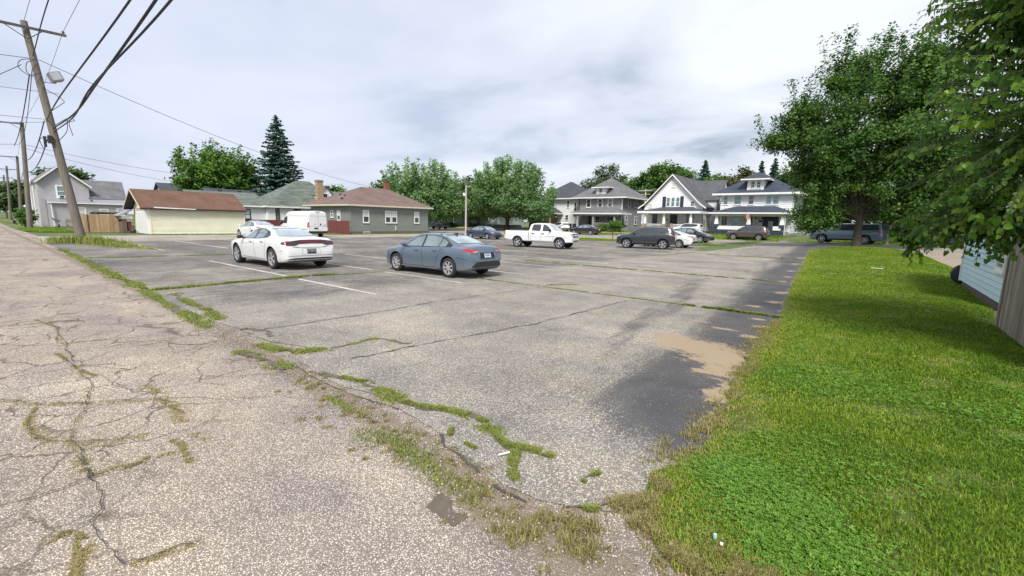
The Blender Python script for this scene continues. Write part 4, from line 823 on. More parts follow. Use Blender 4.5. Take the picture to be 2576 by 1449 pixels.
# gabled white house
T = house('gabled_house', 'white steep gabled house with black shutters and a columned porch', (-26, 74, 0.6))
core(-31.0, -21.45, 74.03, 87, 0.6, 5.1, 'lap_shade', T)
siding(FY(74.03), [(-31.0, 0.9), (-21.45, 0.9), (-21.45, 4.95), (-26.45, 9.75), (-31.0, 4.95)], 0.19, 'siding_white', T)
MB().add([(-31.0, 74.05, 5.0), (-21.45, 74.05, 5.0), (-26.42, 74.05, 9.75)], [(0, 1, 2)]).build('gable', 'siding_white', T)
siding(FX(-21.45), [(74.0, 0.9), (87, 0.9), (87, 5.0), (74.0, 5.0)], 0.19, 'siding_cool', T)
roof([[(-31.95, 73.5, 4.62), (-30.9, 73.5, 5.3), (-30.9, 87.5, 5.3), (-31.95, 87.5, 4.62)], [(-30.9, 73.5, 5.3), (-26.42, 73.5, 10.0), (-26.42, 87.5, 10.0), (-30.9, 87.5, 5.3)], [(-20.85, 73.5, 4.62), (-21.8, 73.5, 5.3), (-21.8, 87.5, 5.3), (-20.85, 87.5, 4.62)], [(-21.8, 73.5, 5.3), (-26.42, 73.5, 10.0), (-26.42, 87.5, 10.0), (-21.8, 87.5, 5.3)]], 'roof_slate', T, 0.08)
mb = MB()
for q in ([(-31.98, 73.44, 4.6), (-30.9, 73.44, 5.28)], [(-30.9, 73.44, 5.28), (-26.42, 73.44, 9.98)], [(-21.8, 73.44, 5.28), (-26.42, 73.44, 9.98)], [(-20.82, 73.44, 4.6), (-21.8, 73.44, 5.28)]):
    (x0, y0, z0), (x1, y1, z1) = q; v = [(x0, y0, z0), (x1, y1, z1), (x1, y1 + 0.06, z1), (x0, y0 + 0.06, z0)]; lo = [(a, b, c - 0.24) for a, b, c in v]
    mb.add(v + lo, [(0, 1, 2, 3), (7, 6, 5, 4), (0, 4, 5, 1), (2, 6, 7, 3), (0, 3, 7, 4), (1, 5, 6, 2)])
mb.build('bargeboard', 'trim_white', T)
for a, b in ((-27.33, -26.66), (-26.55, -25.88), (-25.77, -25.1)): window(FY(74.0), a, b, 4.72, 6.3, T, glass='window_teal', fw=0.1)
for a, b in ((-27.95, -27.4), (-25.03, -24.5)): fbox(MB(), FY(74.0), a, b, 4.66, 6.42, 0.0, 0.06).build('shutter', 'trim_dark', T)
window(FY(74.0), -26.55, -25.95, 7.9, 8.6, T, rail=False, glass='blind'); window(FY(74.0), -30.3, -29.75, 4.66, 5.26, T, rail=False, glass='blind'); window(FY(74.0), -23.38, -22.78, 4.75, 5.65, T, glass='window_dark', muntin=1)
window(FX(-21.4), 78.4, 79.2, 3.6, 4.4, T, rail=False, glass='window_dark'); window(FX(-21.4), 75, 75.7, 1.0, 3.2, T, glass='window_dark'); window(FX(-21.4), 82.5, 83.3, 1.6, 3.4, T, glass='window_dark'); window(FX(-21.4), 77.6, 78.1, 0.9, 1.6, T, rail=False, glass='window_dark')
roof([[(-23.4, 78.2, 5.9), (-20.2, 78.2, 5.9), (-20.2, 82.6, 9.5), (-26, 82.6, 9.5)], [(-23.4, 87, 5.9), (-20.2, 87, 5.9), (-20.2, 82.6, 9.5), (-26, 82.6, 9.5)]], 'roof_slate', T); core(-23, -20.55, 78.5, 86.7, 0.6, 5.95, 'siding_cool', T); MB().add([(-20.5, 78.5, 5.9), (-20.5, 86.7, 5.9), (-20.5, 82.6, 9.35)], [(0, 1, 2)]).build('gable', 'siding_white', T)
roof([[(-30.3, 69.6, 3.92), (-20.5, 69.6, 3.92), (-23.2, 73.98, 4.72), (-27.6, 73.98, 4.72)], [(-30.3, 69.6, 3.92), (-27.6, 73.98, 4.72), (-30.3, 73.98, 3.92)], [(-20.5, 69.6, 3.92), (-20.5, 73.98, 3.92), (-23.2, 73.98, 4.72)]], 'roof_dark', T, 0.06)
eaves(-30.3, -20.5, 69.6, 73.9, 3.88, 'trim_white', T, 0.3); core(-29.6, -21.4, 70.0, 73.95, 0.5, 1.15, 'porch_wood', T, 'porch_floor')
for x in (-29.2, -26.1, -21.95):
    MB().box(x - 0.32, x + 0.32, 69.85, 70.45, 0.4, 1.95).build('pier', 'brick_buff', T); MB().lathe([(0.27, 1.95), (0.17, 3.6)], 8, 'Z', (x, 70.15, 0)).build('column', 'trim_white', T)
for x0, x1 in ((-28.85, -26.45), (-24.8, -22.3)):
    mb = MB(); mb.box(x0, x1, 70.1, 70.2, 1.82, 1.9); mb.box(x0, x1, 70.1, 70.2, 1.2, 1.27)
    for i in range(int((x1 - x0) / 0.16)): mb.box(x0 + i * 0.16, x0 + i * 0.16 + 0.05, 70.12, 70.18, 1.27, 1.82)
    mb.build('railing', 'trim_white', T)
MB().box(-25.0, -24.6, 69.9, 70.4, 0.4, 2.0).build('pier', 'brick_buff', T)
fbox(MB(), FY(74.0), -26.5, -25.3, 1.15, 3.45, 0.0, 0.05).build('door', 'trim_dark', T); window(FY(74.0), -29.5, -28.7, 1.6, 3.5, T, glass='window_dark', frame='trim_dark'); window(FY(74), -23.8, -22.75, 1.6, 3.55, T, glass='window_glass', frame='trim_dark')
fbox(MB(), FY(74.0), -27.3, -26.9, 2.5, 2.65, 0, 0.05).build('letter_box', 'metal_dark', T)
# white foursquare with blue roof
T = house('foursquare_house', 'white foursquare house with a dark blue roof, dormer and blue block porch', (-14, 74, 0.6))
core(-18.85, -9.35, 74.03, 86, 0.6, 6.5, 'lap_shade', T)
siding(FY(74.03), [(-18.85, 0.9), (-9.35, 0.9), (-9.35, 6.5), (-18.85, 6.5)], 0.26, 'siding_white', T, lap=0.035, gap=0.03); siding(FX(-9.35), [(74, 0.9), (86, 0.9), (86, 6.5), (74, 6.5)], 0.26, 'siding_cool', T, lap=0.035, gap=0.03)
for a, b in ((-18.5, -17.8), (-16.98, -15.92), (-15.05, -14.25), (-12.75, -11.95), (-11.85, -11.02)): window(FY(74.0), a, b, 5.0, 6.35, T, glass='window_teal' if b > -12 or a < -16.5 else 'window_glass', fw=0.08)
window(FX(-9.3), 76, 76.8, 4.9, 6.2, T); window(FX(-9.3), 80, 80.8, 4.9, 6.2, T); window(FX(-9.3), 78, 78.8, 1.8, 3.2, T)
hip(-19.9, -8.3, 73.2, 87, 6.72, -14.55, -14.55, 79.4, 80.8, 10.15, 'roof_blue', T); eaves(-19.9, -8.3, 73.2, 87, 6.66, 'trim_white', T, 0.26)
core(-15.35, -13.15, 73.95, 78, 7.0, 8.62, 'siding_white', T, 'dormer_wall'); window(FY(73.95), -14.9, -14.3, 7.35, 8.4, T, glass='window_dark', fw=0.08, muntin=1); window(FY(73.95), -14.15, -13.55, 7.35, 8.4, T, glass='window_dark', fw=0.08, muntin=1)
hip(-16.1, -12.4, 73.2, 80, 8.72, -14.25, -14.25, 75.6, 79, 9.85, 'roof_blue', T, 0.08); eaves(-16.1, -12.4, 73.2, 80, 8.68, 'trim_white', T, 0.16)
roof([[(-19.2, 69.5, 3.74), (-8.7, 69.5, 3.74), (-11.4, 73.98, 4.78), (-16.4, 73.98, 4.78)], [(-19.2, 69.5, 3.74), (-16.4, 73.98, 4.78), (-19.2, 73.98, 3.74)], [(-8.7, 69.5, 3.74), (-8.7, 73.98, 3.74), (-11.4, 73.98, 4.78)]], 'roof_blue', T, 0.06)
eaves(-19.2, -8.7, 69.5, 73.9, 3.72, 'trim_white', T, 0.18)
MB().box(-18.6, -9.4, 69.95, 70.25, 3.2, 3.55).build('porch_beam', 'trim_cream', T)
core(-18.45, -9.4, 70.2, 73.95, 0.5, 1.1, 'porch_wood', T, 'porch_floor')
bw = MB()
for k in range(6):
    z0 = 0.5 + k * 0.24
    for x0, x1 in (((-18.5, -13.7),) if k > 2 else ((-18.5, -9.4),)) + (((-11.4, -9.4),) if k > 2 else ()):
        n = int((x1 - x0) / 0.45); o_ = 0.2 * (k % 2)
        for i in range(n): bw.box(x0 + i * (x1 - x0) / n + 0.012, x0 + (i + 1) * (x1 - x0) / n - 0.012, 69.98 + random.uniform(0, 0.02), 70.2, z0 + 0.012, z0 + 0.228)
b_ = bw.build('block_wall', 'block_blue', T); b_['kind'] = 'stuff'
MB().box(-18.0, -14.1, 69.92, 69.975, 1.3, 1.82).build('panel', 'trim_white', T); MB().box(-10.85, -9.9, 69.92, 69.975, 1.32, 1.86).build('panel', 'trim_white', T)
for x in (-18.2, -13.92, -9.82):
    MB().box(x - 0.34, x + 0.34, 69.9, 70.4, 1.6, 2.06).build('pier', 'block_blue', T)
    MB().add([(x - 0.27, 69.92, 2.06), (x + 0.27, 69.92, 2.06), (x + 0.27, 70.35, 2.06), (x - 0.27, 70.35, 2.06), (x - 0.15, 70.0, 3.25), (x + 0.15, 70.0, 3.25), (x + 0.15, 70.28, 3.25), (x - 0.15, 70.28, 3.25)], [(0, 1, 5, 4), (1, 2, 6, 5), (2, 3, 7, 6), (3, 0, 4, 7)]).build('column', 'trim_white', T)
window(FY(74.0), -18.45, -17.8, 1.7, 3.3, T, glass='window_dark', frame='trim_dark'); window(FY(74.0), -17.0, -15.85, 1.7, 3.3, T, glass='window_teal', frame='trim_white'); fbox(MB(), FY(74), -14.6, -14.25, 1.2, 3.3, 0, 0.05).build('shutter', 'trim_dark', T)
fbox(MB(), FY(74.0), -12.85, -10.85, 1.1, 3.35, 0.0, 0.06).build('door', 'trim_dark', T); fbox(MB(), FY(73.9), -12.1, -11.5, 1.7, 2.6, 0, 0.03).build('notice', 'blind', T); sg = fbox(MB(), FY(73.95), -13.9, -12.9, 2.9, 3.28, 0, 0.04).build('sign_board', 'trim_dark', T); fbox(MB(), FY(73.95), -13.75, -13.05, 2.98, 3.2, 0.04, 0.05).build('sign_face', 'blind', sg); fbox(MB(), FY(73.95), -13.35, -12.9, 2.5, 2.72, 0, 0.08).build('letter_box', 'metal_dark', T)
MB().tube([(-9.5, 69.95, 3.5), (-9.45, 69.95, 0.7)], 0.05).build('downpipe', 'trim_white', T); MB().tube([(-9.25, 74.2, 6.4), (-9.25, 74.2, 3.8)], 0.05).build('downpipe', 'trim_white', T)
# flag on the porch post
T = thing('flag', 'small faded red striped flag hanging from the porch column', 'flag', (-13.95, 69.9, 2.9)); MB().tube([(-13.95, 69.9, 2.3), (-14.0, 69.3, 3.75)], 0.02).build('flag_pole', 'trim_white', T)
simple('flag_red', (0.42, 0.10, 0.09), 0.8, var=0.2); simple('flag_white', (0.55, 0.5, 0.48), 0.8, var=0.1); mb = MB()
for k in range(6): mb.add([(-14.2 + 0.07 * k, 69.4 + 0.03 * (k % 2), 3.55), (-14.13 + 0.07 * k, 69.4 + 0.03 * ((k + 1) % 2), 3.55), (-14.13 + 0.06 * k, 69.45, 2.85), (-14.2 + 0.06 * k, 69.45, 2.85)], [(0, 1, 2, 3)], k % 2)
mb.build('cloth', ['flag_red', 'flag_white'], T)
# grey foursquare
T = house('foursquare_house', 'grey shingle sided foursquare house with a grey roof, dormer and shaded porch', (-40, 76, 0.6))
core(-45.05, -36.15, 76.03, 85, 0.6, 6.5, 'lap_shade', T)
siding(FY(76.03), [(-45.05, 0.9), (-36.15, 0.9), (-36.15, 6.5), (-45.05, 6.5)], 0.34, 'siding_asbestos', T); siding(FX(-36.15), [(76, 0.9), (85, 0.9), (85, 6.5), (76, 6.5)], 0.34, 'siding_asbestos', T)
MB().box(-36.22, -36.08, 75.97, 76.08, 0.9, 6.5).build('corner_trim', 'trim_white', T)
for a in (-43.55, -41.1, -39.03): window(FY(76.0), a, a + 1.0, 4.75, 6.42, T, fw=0.13, glass='window_glass')
for a, c in ((78.3, 4.9), (81.3, 4.9), (77.4, 1.7), (81.7, 1.7)): window(FX(-36.1), a, a + 1.0, c, c + 1.6, T, fw=0.12)
hip(-46.3, -35.0, 75.1, 86, 6.68, -40.75, -40.75, 80.2, 81.0, 10.55, 'roof_grey', T); eaves(-46.3, -35.0, 75.1, 86, 6.62, 'trim_white', T, 0.2)
core(-41.5, -39.45, 75.85, 80, 7.05, 8.45, 'siding_white', T, 'dormer_wall'); window(FY(75.85), -40.9, -40.15, 7.42, 8.3, T, rail=False, glass='window_glass')
hip(-42.1, -38.6, 75.2, 81, 8.5, -40.4, -40.4, 77.2, 80.2, 9.6, 'roof_grey', T, 0.08); eaves(-42.1, -38.6, 75.2, 81, 8.46, 'trim_white', T, 0.14)
roof([[(-44.6, 71.6, 3.66), (-34.2, 71.6, 3.66), (-37.6, 75.98, 4.85), (-41.6, 75.98, 4.85)], [(-44.6, 71.6, 3.66), (-41.6, 75.98, 4.85), (-44.6, 75.98, 3.66)], [(-34.2, 71.6, 3.66), (-34.2, 75.98, 3.66), (-37.6, 75.98, 4.85)]], 'roof_grey', T, 0.06); eaves(-44.6, -34.2, 71.6, 75.9, 3.62, 'trim_white', T, 0.2)
core(-44.2, -34.6, 72.0, 75.95, 0.5, 1.1, 'porch_wood', T, 'porch_floor'); MB().box(-44.0, -34.6, 72.0, 72.2, 3.1, 3.4).build('porch_beam', 'siding_asbestos', T)
for x in (-43.6, -39.8, -35.6): MB().box(x - 0.18, x + 0.18, 72.0, 72.35, 1.1, 3.1).build('column', 'siding_asbestos', T)
mb = MB(); mb.box(-40, -35, 72.1, 72.18, 1.85, 1.92); [mb.box(-40 + i * 0.2, -39.93 + i * 0.2, 72.1, 72.16, 1.1, 1.85) for i in range(25)]; mb.build('railing', 'siding_asbestos', T)
fbox(MB(), FY(76.0), -43.0, -42.0, 1.1, 3.25, 0, 0.05).build('door', 'trim_dark', T); window(FY(76.0), -39.2, -37.2, 1.5, 3.2, T, glass='window_glass'); window(FY(76.0), -41.5, -40.5, 1.5, 3.2, T, glass='window_dark')
for x, c in ((-44.2, 'trim_dark'), (-43.2, 'trim_dark')):
    b_ = thing('wheelie_bin', 'dark blue wheelie bin, the %s of two beside the grey porch' % ('outer' if x < -44 else 'inner'), 'bin', (x, 71.2, 0.6), group='bins beside the grey porch'); MB().box(x - 0.3, x + 0.3, 70.9, 71.5, 0.6, 1.55).build('tub', c, b_); MB().box(x - 0.33, x + 0.33, 70.86, 71.54, 1.55, 1.65).build('lid', c, b_)
# white house with dark roof
T = house('dark_roofed_house', 'pale two storey house with a charcoal hip roof beside the large light green maple', (-51, 78, 0.6))
core(-55.5, -46.45, 78.03, 88, 0.6, 6.5, 'lap_shade', T); siding(FY(78.03), [(-55.5, 0.9), (-46.45, 0.9), (-46.45, 6.5), (-55.5, 6.5)], 0.24, 'siding_cool', T); siding(FX(-46.45), [(78, 0.9), (88, 0.9), (88, 6.5), (78, 6.5)], 0.24, 'siding_cool', T)
for a, b in ((-54.8, -54.0), (-53.7, -53.05)): window(FY(78), a, b, 4.75, 6.4, T, glass='window_glass')
fbox(MB(), FY(78), -53.0, -52.4, 4.7, 6.42, 0, 0.05).build('shutter', 'trim_dark', T); window(FY(78), -49.2, -48.65, 4.8, 6.3, T, glass='window_dark'); window(FY(78), -47.5, -46.95, 4.1, 5.8, T, glass='window_dark'); window(FY(78), -49.55, -48.7, 2.3, 3.4, T)
hip(-56.5, -45.5, 77.2, 88.8, 6.75, -51.3, -51.3, 82.4, 83.4, 10.4, 'roof_dark', T); eaves(-56.5, -45.5, 77.2, 88.8, 6.7, 'trim_white', T, 0.2)
roof([[(-56, 73.5, 3.7), (-50, 73.5, 3.7), (-52, 77.98, 4.75), (-56, 77.98, 4.75)], [(-50, 73.5, 3.7), (-50, 77.98, 3.7), (-52, 77.98, 4.75)]], 'roof_dark', T, 0.06); eaves(-56, -50, 73.5, 77.9, 3.66, 'trim_white', T, 0.18)
core(-55.8, -50.4, 74, 77.9, 0.5, 1.1, 'brick_red', T, 'porch_floor'); core(-55.8, -51.4, 74.0, 77.95, 1.1, 3.3, 'brick_red', T, 'porch_wall'); MB().box(-50.75, -50.55, 74, 74.2, 1.1, 3.5).build('column', 'trim_white', T)
# pale house behind the street trees
T = house('porch_house', 'pale blue grey house with white porch stairs half hidden behind the street maples', (-62, 76, 0.6))
core(-88, -66.5, 76.03, 86, 0.6, 4.2, 'siding_pale', T); siding(FY(76.03), [(-88, 0.8), (-66.5, 0.8), (-66.5, 4.2), (-88, 4.2)], 0.22, 'siding_pale', T); hip(-89, -65.5, 75, 87, 4.3, -82, -72, 81, 81, 7.0, 'roof_dark', T)
for x in (-86, -83, -79.5, -75, -70): window(FY(76), x, x + 1.1, 1.6, 3.4, T, glass='window_dark')
for x in (-87, -81.5, -77): MB().box(x - 0.12, x + 0.12, 72.6, 72.85, 0.6, 3.4).build('column', 'trim_white', T)
roof([[(-88, 72.2, 3.5), (-75, 72.2, 3.5), (-75, 75.9, 4.1), (-88, 75.9, 4.1)]], 'roof_dark', T)
core(-67, -57, 71.2, 73, 0.5, 1.15, 'porch_wood', T, 'porch_floor')
for x0, x1 in ((-61.2, -57.8),):
    mb = MB(); mb.box(x0, x1, 71.1, 71.2, 2.15, 2.25); mb.box(x0, x1, 71.1, 71.2, 1.35, 1.42); [mb.box(x0 + i * 0.2, x0 + i * 0.2 + 0.07, 71.12, 71.18, 1.42, 2.15) for i in range(17)]; mb.build('railing', 'trim_white', T)
for x0 in (-64.2, -62.3):
    mb = MB(); mb.obox((x0, 70.6, 1.65), (0.7, 0, 0.45), (0, 0.05, 0), (0, 0, 0.06)); mb.obox((x0, 70.6, 1.05), (0.7, 0, 0.45), (0, 0.05, 0), (0, 0, 0.04))
    for i in range(7): mb.box(x0 - 0.65 + i * 0.2, x0 - 0.59 + i * 0.2, 70.57, 70.63, 0.65 + i * 0.13, 1.3 + i * 0.13)
    mb.build('stair_rail', 'trim_white', T)
# outbuildings and the rest of the street to the right
T = thing('garden_shed', 'small grey shed with a white metal roof beside the blue roofed foursquare', 'shed', (-9, 82, 0.5))
core(-9.6, -6.8, 82, 85, 0.4, 2.7, 'siding_asbestos', T); roof([[(-9.9, 81.6, 2.7), (-6.6, 81.6, 2.7), (-6.9, 84, 4.4), (-9.9, 84, 4.4)]], 'metal_light', T)
T = house('house', 'brown house glimpsed through the leaves beyond the street', (6, 66, 0.5))
core(2, 16, 68, 78, 0.3, 3.4, 'brick_buff', T); hip(1.2, 16.8, 67, 79, 3.5, 6, 12, 73, 73, 5.2, 'roof_brown', T); 
for x in (3.5, 6.5, 10): window(FY(68), x, x + 1.1, 1.6, 3.3, T, glass='window_dark')
core(3.0, 9.0, 64.5, 67.9, 0.3, 0.9, 'porch_wood', T, 'porch_floor'); roof([[(2.6, 64, 3.0), (9.4, 64, 3.0), (9.4, 67.9, 3.35), (2.6, 67.9, 3.35)]], 'roof_brown', T)
for x in (3.2, 6, 8.8): MB().box(x - 0.12, x + 0.12, 64.5, 64.75, 0.9, 2.95).build('column', 'trim_white', T)
T = thing('house', 'pale blue roofed outbuilding far down the alley', 'house', (-116, 7, 0)); core(-124, -116, 7.2, 11, 0, 2.6, 'siding_grey', T); roof([[(-115.5, 6.6, 2.6), (-124.5, 6.6, 2.6), (-124.5, 9.1, 4.1), (-115.5, 9.1, 4.1)], [(-115.5, 11.6, 2.6), (-124.5, 11.6, 2.6), (-124.5, 9.1, 4.1), (-115.5, 9.1, 4.1)]], 'siding_blue', T)
# ================================================================== TREES
simple('bark', (0.065, 0.053, 0.042), 0.95, var=0.4, scale=6, vscale=(2, 2, 0.5), bmp=0.03); simple('bark_pale', (0.24, 0.22, 0.18), 0.9, var=0.3, scale=6)
leafmat('leaf_maple', (0.034, 0.085, 0.018), (0.085, 0.185, 0.038), (0.19, 0.30, 0.07), 0.42); leafmat('leaf_bright', (0.035, 0.095, 0.014), (0.095, 0.215, 0.028), (0.23, 0.35, 0.05)); leafmat('leaf_soft', (0.11, 0.21, 0.105), (0.20, 0.335, 0.145), (0.32, 0.46, 0.17), 0.5)
leafmat('leaf_dark', (0.035, 0.075, 0.028), (0.085, 0.15, 0.05), (0.17, 0.235, 0.075)); leafmat('leaf_rust', (0.05, 0.06, 0.022), (0.10, 0.115, 0.04), (0.20, 0.19, 0.07)); leafmat('needle', (0.034, 0.08, 0.074), (0.075, 0.155, 0.135), (0.145, 0.235, 0.19), 0.3); leafmat('leaf_near', (0.04, 0.105, 0.014), (0.10, 0.225, 0.027), (0.25, 0.38, 0.045), 0.5, 0.4)
def leaf_cloud(C, up, size, v, flat=0.55):
    "one diamond leaf (two triangles) at every point of C"
    n = len(C); nrm = up + rng.normal(0, flat, (n, 3)); nrm /= np.linalg.norm(nrm, axis=1)[:, None] + 1e-9
    t = rng.normal(0, 1, (n, 3)); a = np.cross(nrm, t); a /= np.linalg.norm(a, axis=1)[:, None] + 1e-9; b = np.cross(nrm, a)
    L = size * rng.uniform(0.6, 1.3, n)[:, None]; W = L * rng.uniform(0.5, 0.8, n)[:, None]
    V = np.stack([C - a * L, C + b * W + nrm * L * 0.12, C + a * L, C - b * W + nrm * L * 0.12], 1).reshape(-1, 3)
    return V, np.arange(n * 4).reshape(n, 4), np.repeat(v, 4)
def crown(blobs, leaves, size, clump=0.5, shoots=0.0, shell=0.4, sprd=1.0):
    Cs, Us, Vs = [], [], []
    for (cx, cy, cz, rx, ry, rz, n) in blobs:
        d = rng.normal(0, 1, (n, 3)); d /= np.linalg.norm(d, axis=1)[:, None]
        lump = 0.80 + 0.34 * fbm(d[:, 0] * 2.3 + cx, d[:, 1] * 2.3 + d[:, 2] * 1.9 + cy, 13)
        r = rng.random(n) ** shell * lump; P = np.array([cx, cy, cz]) + d * r[:, None] * np.array([rx, ry, rz])
        cv = rng.random(n); sh = rng.random(n) < shoots * (d[:, 2] > 0.1) * (r > 0.7)
        for i in range(n):
            if P[i, 2] < 0.4: continue
            m = max(4, int(leaves * rng.uniform(0.6, 1.4)))
            if sh[i]: off = np.column_stack([rng.normal(0, clump * 0.22, m), rng.normal(0, clump * 0.22, m), rng.uniform(-0.3, 2.3, m) * clump]) + d[i] * 0.25 * clump
            else: off = rng.normal(0, clump * 0.5, (m, 3)) * np.array([1, 1, 0.62])
            if sh[i]: off[:, :2] += d[i, :2] * off[:, 2:3] * 0.35
            Cs.append(P[i] + off); Us.append(np.tile(d[i] * 0.6 + np.array([0, 0, 0.75]), (m, 1))); Vs.append(np.clip(0.55 * cv[i] + 0.22 + rng.normal(0, 0.13, m), 0, 1))
    C = np.concatenate(Cs); return leaf_cloud(C, np.concatenate(Us), size, np.concatenate(Vs))
def limbs(base, top_h, r0, targets, lean=(0, 0)):
    mb = MB(); bx, by, bz = base; tp = Vector((bx + lean[0], by + lean[1], bz + top_h))
    mb.tube([(bx, by, bz - 0.2), (bx, by, bz + 0.12), (bx + lean[0] * 0.3, by + lean[1] * 0.3, bz + top_h * 0.25), tuple(tp)], [r0 * 1.7, r0 * 1.25, r0, r0 * 0.7], 10)
    for t in targets:
        t = Vector(t); m = (tp + t) / 2 + Vector((random.uniform(-.4, .4), random.uniform(-.4, .4), random.uniform(0.1, 0.6))); s_ = tp - Vector((0, 0, top_h * random.uniform(0.0, 0.35)))
        mb.tube([tuple(s_), tuple(m), tuple(t)], [r0 * 0.5, r0 * 0.28, r0 * 0.07], 6)
    return mb
def tree(name, label, base, blobs, leaf, size, leaves=40, clump=0.9, r0=0.3, h0=3.0, bark='bark', group=None, shoots=0.0, shell=0.4, nlimb=9, lean=(0, 0), cat='tree'):
    T = thing(name, label, cat, base, 0, group or ('trees around the lot' if cat == 'tree' else None)); V, F, A = crown(blobs, leaves, size, clump, shoots, shell)
    o = link('crown', np_mesh('crown', V - np.array(base), F, leaf, {'v': A}), T); o['kind'] = 'stuff'
    if r0:
        tg = []
        for b in blobs:
            for k in range(max(2, nlimb // len(blobs))):
                a = random.uniform(0, 6.28); e_ = random.uniform(-0.2, 0.8); tg.append((b[0] + b[3] * 0.7 * math.cos(a), b[1] + b[4] * 0.7 * math.sin(a), b[2] + b[5] * 0.7 * e_))
        limbs(base, h0, r0, tg, lean).build('trunk', bark, T, smooth=60)
    return T
def conifer(label, base, H, R, n_whorl, leaf='needle', size=0.22, z0=0.8, name='spruce_tree'):
    T = thing(name, label, 'tree', base, 0, 'trees around the lot'); Cs, Us, Vs = [], [], []; mb = MB().tube([(base[0], base[1], base[2]), (base[0], base[1], base[2] + H)], [H * 0.016, 0.03], 7)
    for i in range(n_whorl):
        t = i / (n_whorl - 1); z = z0 + (H - z0) * (1 - (1 - t) ** 1.12); rr = R * (1 - t) ** 0.82 * random.uniform(0.85, 1.12) + 0.12; nb = max(4, int(11 * (1 - t) + 5))
        for k in range(nb):
            a = 2 * math.pi * (k + random.random() * 0.7) / nb; L = rr * random.uniform(0.72, 1.18); m = max(6, int(L * 26)); s = rng.uniform(0.08, 1, m) ** 0.75
            droop = -0.30 * s * L + 0.20 * s * s * L; zz = random.uniform(-0.2, 0.2) * (H / 18); wd = (0.10 + 0.20 * L * 0.45) * (1 - 0.55 * s); lat = rng.normal(0, 1, m) * wd
            Cs.append(np.column_stack([base[0] + np.cos(a) * s * L - np.sin(a) * lat, base[1] + np.sin(a) * s * L + np.cos(a) * lat, base[2] + z + zz + droop - np.abs(lat) * 0.25 - rng.random(m) * 0.16]))
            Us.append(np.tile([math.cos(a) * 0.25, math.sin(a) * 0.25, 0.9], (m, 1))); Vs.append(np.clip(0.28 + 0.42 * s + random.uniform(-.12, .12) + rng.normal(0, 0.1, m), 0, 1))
            if k % 2 == 0: mb.tube([(base[0], base[1], base[2] + z + zz), (base[0] + math.cos(a) * L * 0.8, base[1] + math.sin(a) * L * 0.8, base[2] + z + zz - 0.16 * L)], [0.05, 0.012], 4)
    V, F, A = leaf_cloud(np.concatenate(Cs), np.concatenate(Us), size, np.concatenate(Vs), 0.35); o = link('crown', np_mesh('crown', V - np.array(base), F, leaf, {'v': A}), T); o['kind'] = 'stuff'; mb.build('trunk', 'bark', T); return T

tree('maple_tree', 'full round bright green maple behind the brown garage roof', (-80, 25.3, 0), [(-80, 25.2, 7.0, 5, 5.4, 4.7, 540), (-80, 29.2, 5.2, 3.5, 3.4, 3.8, 170)], 'leaf_bright', 0.20, 62, 0.9, 0.28, 3, shoots=0.5)
conifer('tall blue green spruce rising above the mossy roof', (-75, 32.6, 0), 17.5, 5.4, 38, size=0.22)
tree('maple_tree', 'rounded spiky topped green maple at the right end of the bungalow', (-62, 51, 0), [(-62, 51, 5.9, 6, 6.7, 4.3, 560), (-60, 54, 4.6, 4, 4, 3.2, 120)], 'leaf_soft', 0.20, 60, 1.0, 0.35, 2.6, shoots=0.85)
tree('maple_tree', 'large pale green maple with spiky top before the dark roofed house', (-55, 66, 0.3), [(-54.8, 66, 7.1, 6.7, 6, 4.5, 640), (-49.0, 66, 4.6, 4.2, 4, 2.9, 180), (-59.5, 66, 5.8, 5.0, 4, 3.6, 190)], 'leaf_soft', 0.20, 60, 1.05, 0.42, 2.6, shoots=0.9)
tree('street_tree', 'olive green tree behind the wooden light pole', (-71, 72, 0.6), [(-71, 72, 7.2, 4.6, 4, 4.2, 170)], 'leaf_dark', 0.27, 45, 1.1, 0.3, 2.5)
tree('street_tree', 'shaded green tree left of the wooden light pole', (-72.5, 66, 0.3), [(-72.5, 66, 5.0, 4.5, 4, 3.0, 150)], 'leaf_maple', 0.25, 45, 1.0, 0.25, 1.8)
tree('street_tree', 'shaded green tree directly behind the small navy saloon', (-64.5, 68, 0.4), [(-64.5, 68, 5.0, 4.2, 3.5, 3.0, 150)], 'leaf_maple', 0.25, 45, 1.0, 0.25, 1.9)
tree('background_tree', 'two humped dark tree rising behind the grey foursquare', (-54, 101, 0.6), [(-51.5, 101, 10.5, 4.5, 4, 6.2, 170), (-57.5, 101, 8, 4.5, 4, 4.3, 120)], 'leaf_dark', 0.26, 66, 1.2, 0.3, 4)
tree('background_tree', 'broad dark green tree behind the white gabled house', (-38, 102, 0.6), [(-38.5, 102, 10.3, 6.2, 5, 5.6, 260), (-44, 101, 8.5, 4, 4, 4.6, 120), (-33, 102, 9, 4, 4, 5, 120)], 'leaf_maple', 0.26, 70, 1.2, 0.4, 4)
conifer('pointed conifer between the gabled house and the blue roofed foursquare', (-29.4, 101, 0.6), 14.8, 3.2, 34, size=0.28)
tree('background_tree', 'mid green tree behind the valley between the two white houses', (-27, 100, 0.6), [(-27, 100, 7.8, 4, 4, 4.6, 150)], 'leaf_bright', 0.25, 66, 1.2, 0.3, 4)
tree('background_tree', 'rust tinged tree behind the left slope of the blue roof', (-21.3, 99, 0.6), [(-21.3, 99, 8.2, 3.6, 4, 5.2, 150), (-24, 99, 7.2, 3.2, 4, 4.8, 100)], 'leaf_rust', 0.25, 66, 1.2, 0.3, 4)
conifer('narrow dark conifer right behind the blue roof peak', (-18.3, 99, 0.6), 13.6, 2.0, 34, size=0.26); conifer('second narrow conifer further right behind the blue roof', (-16.2, 100, 0.6), 14.2, 2.6, 34, size=0.26)
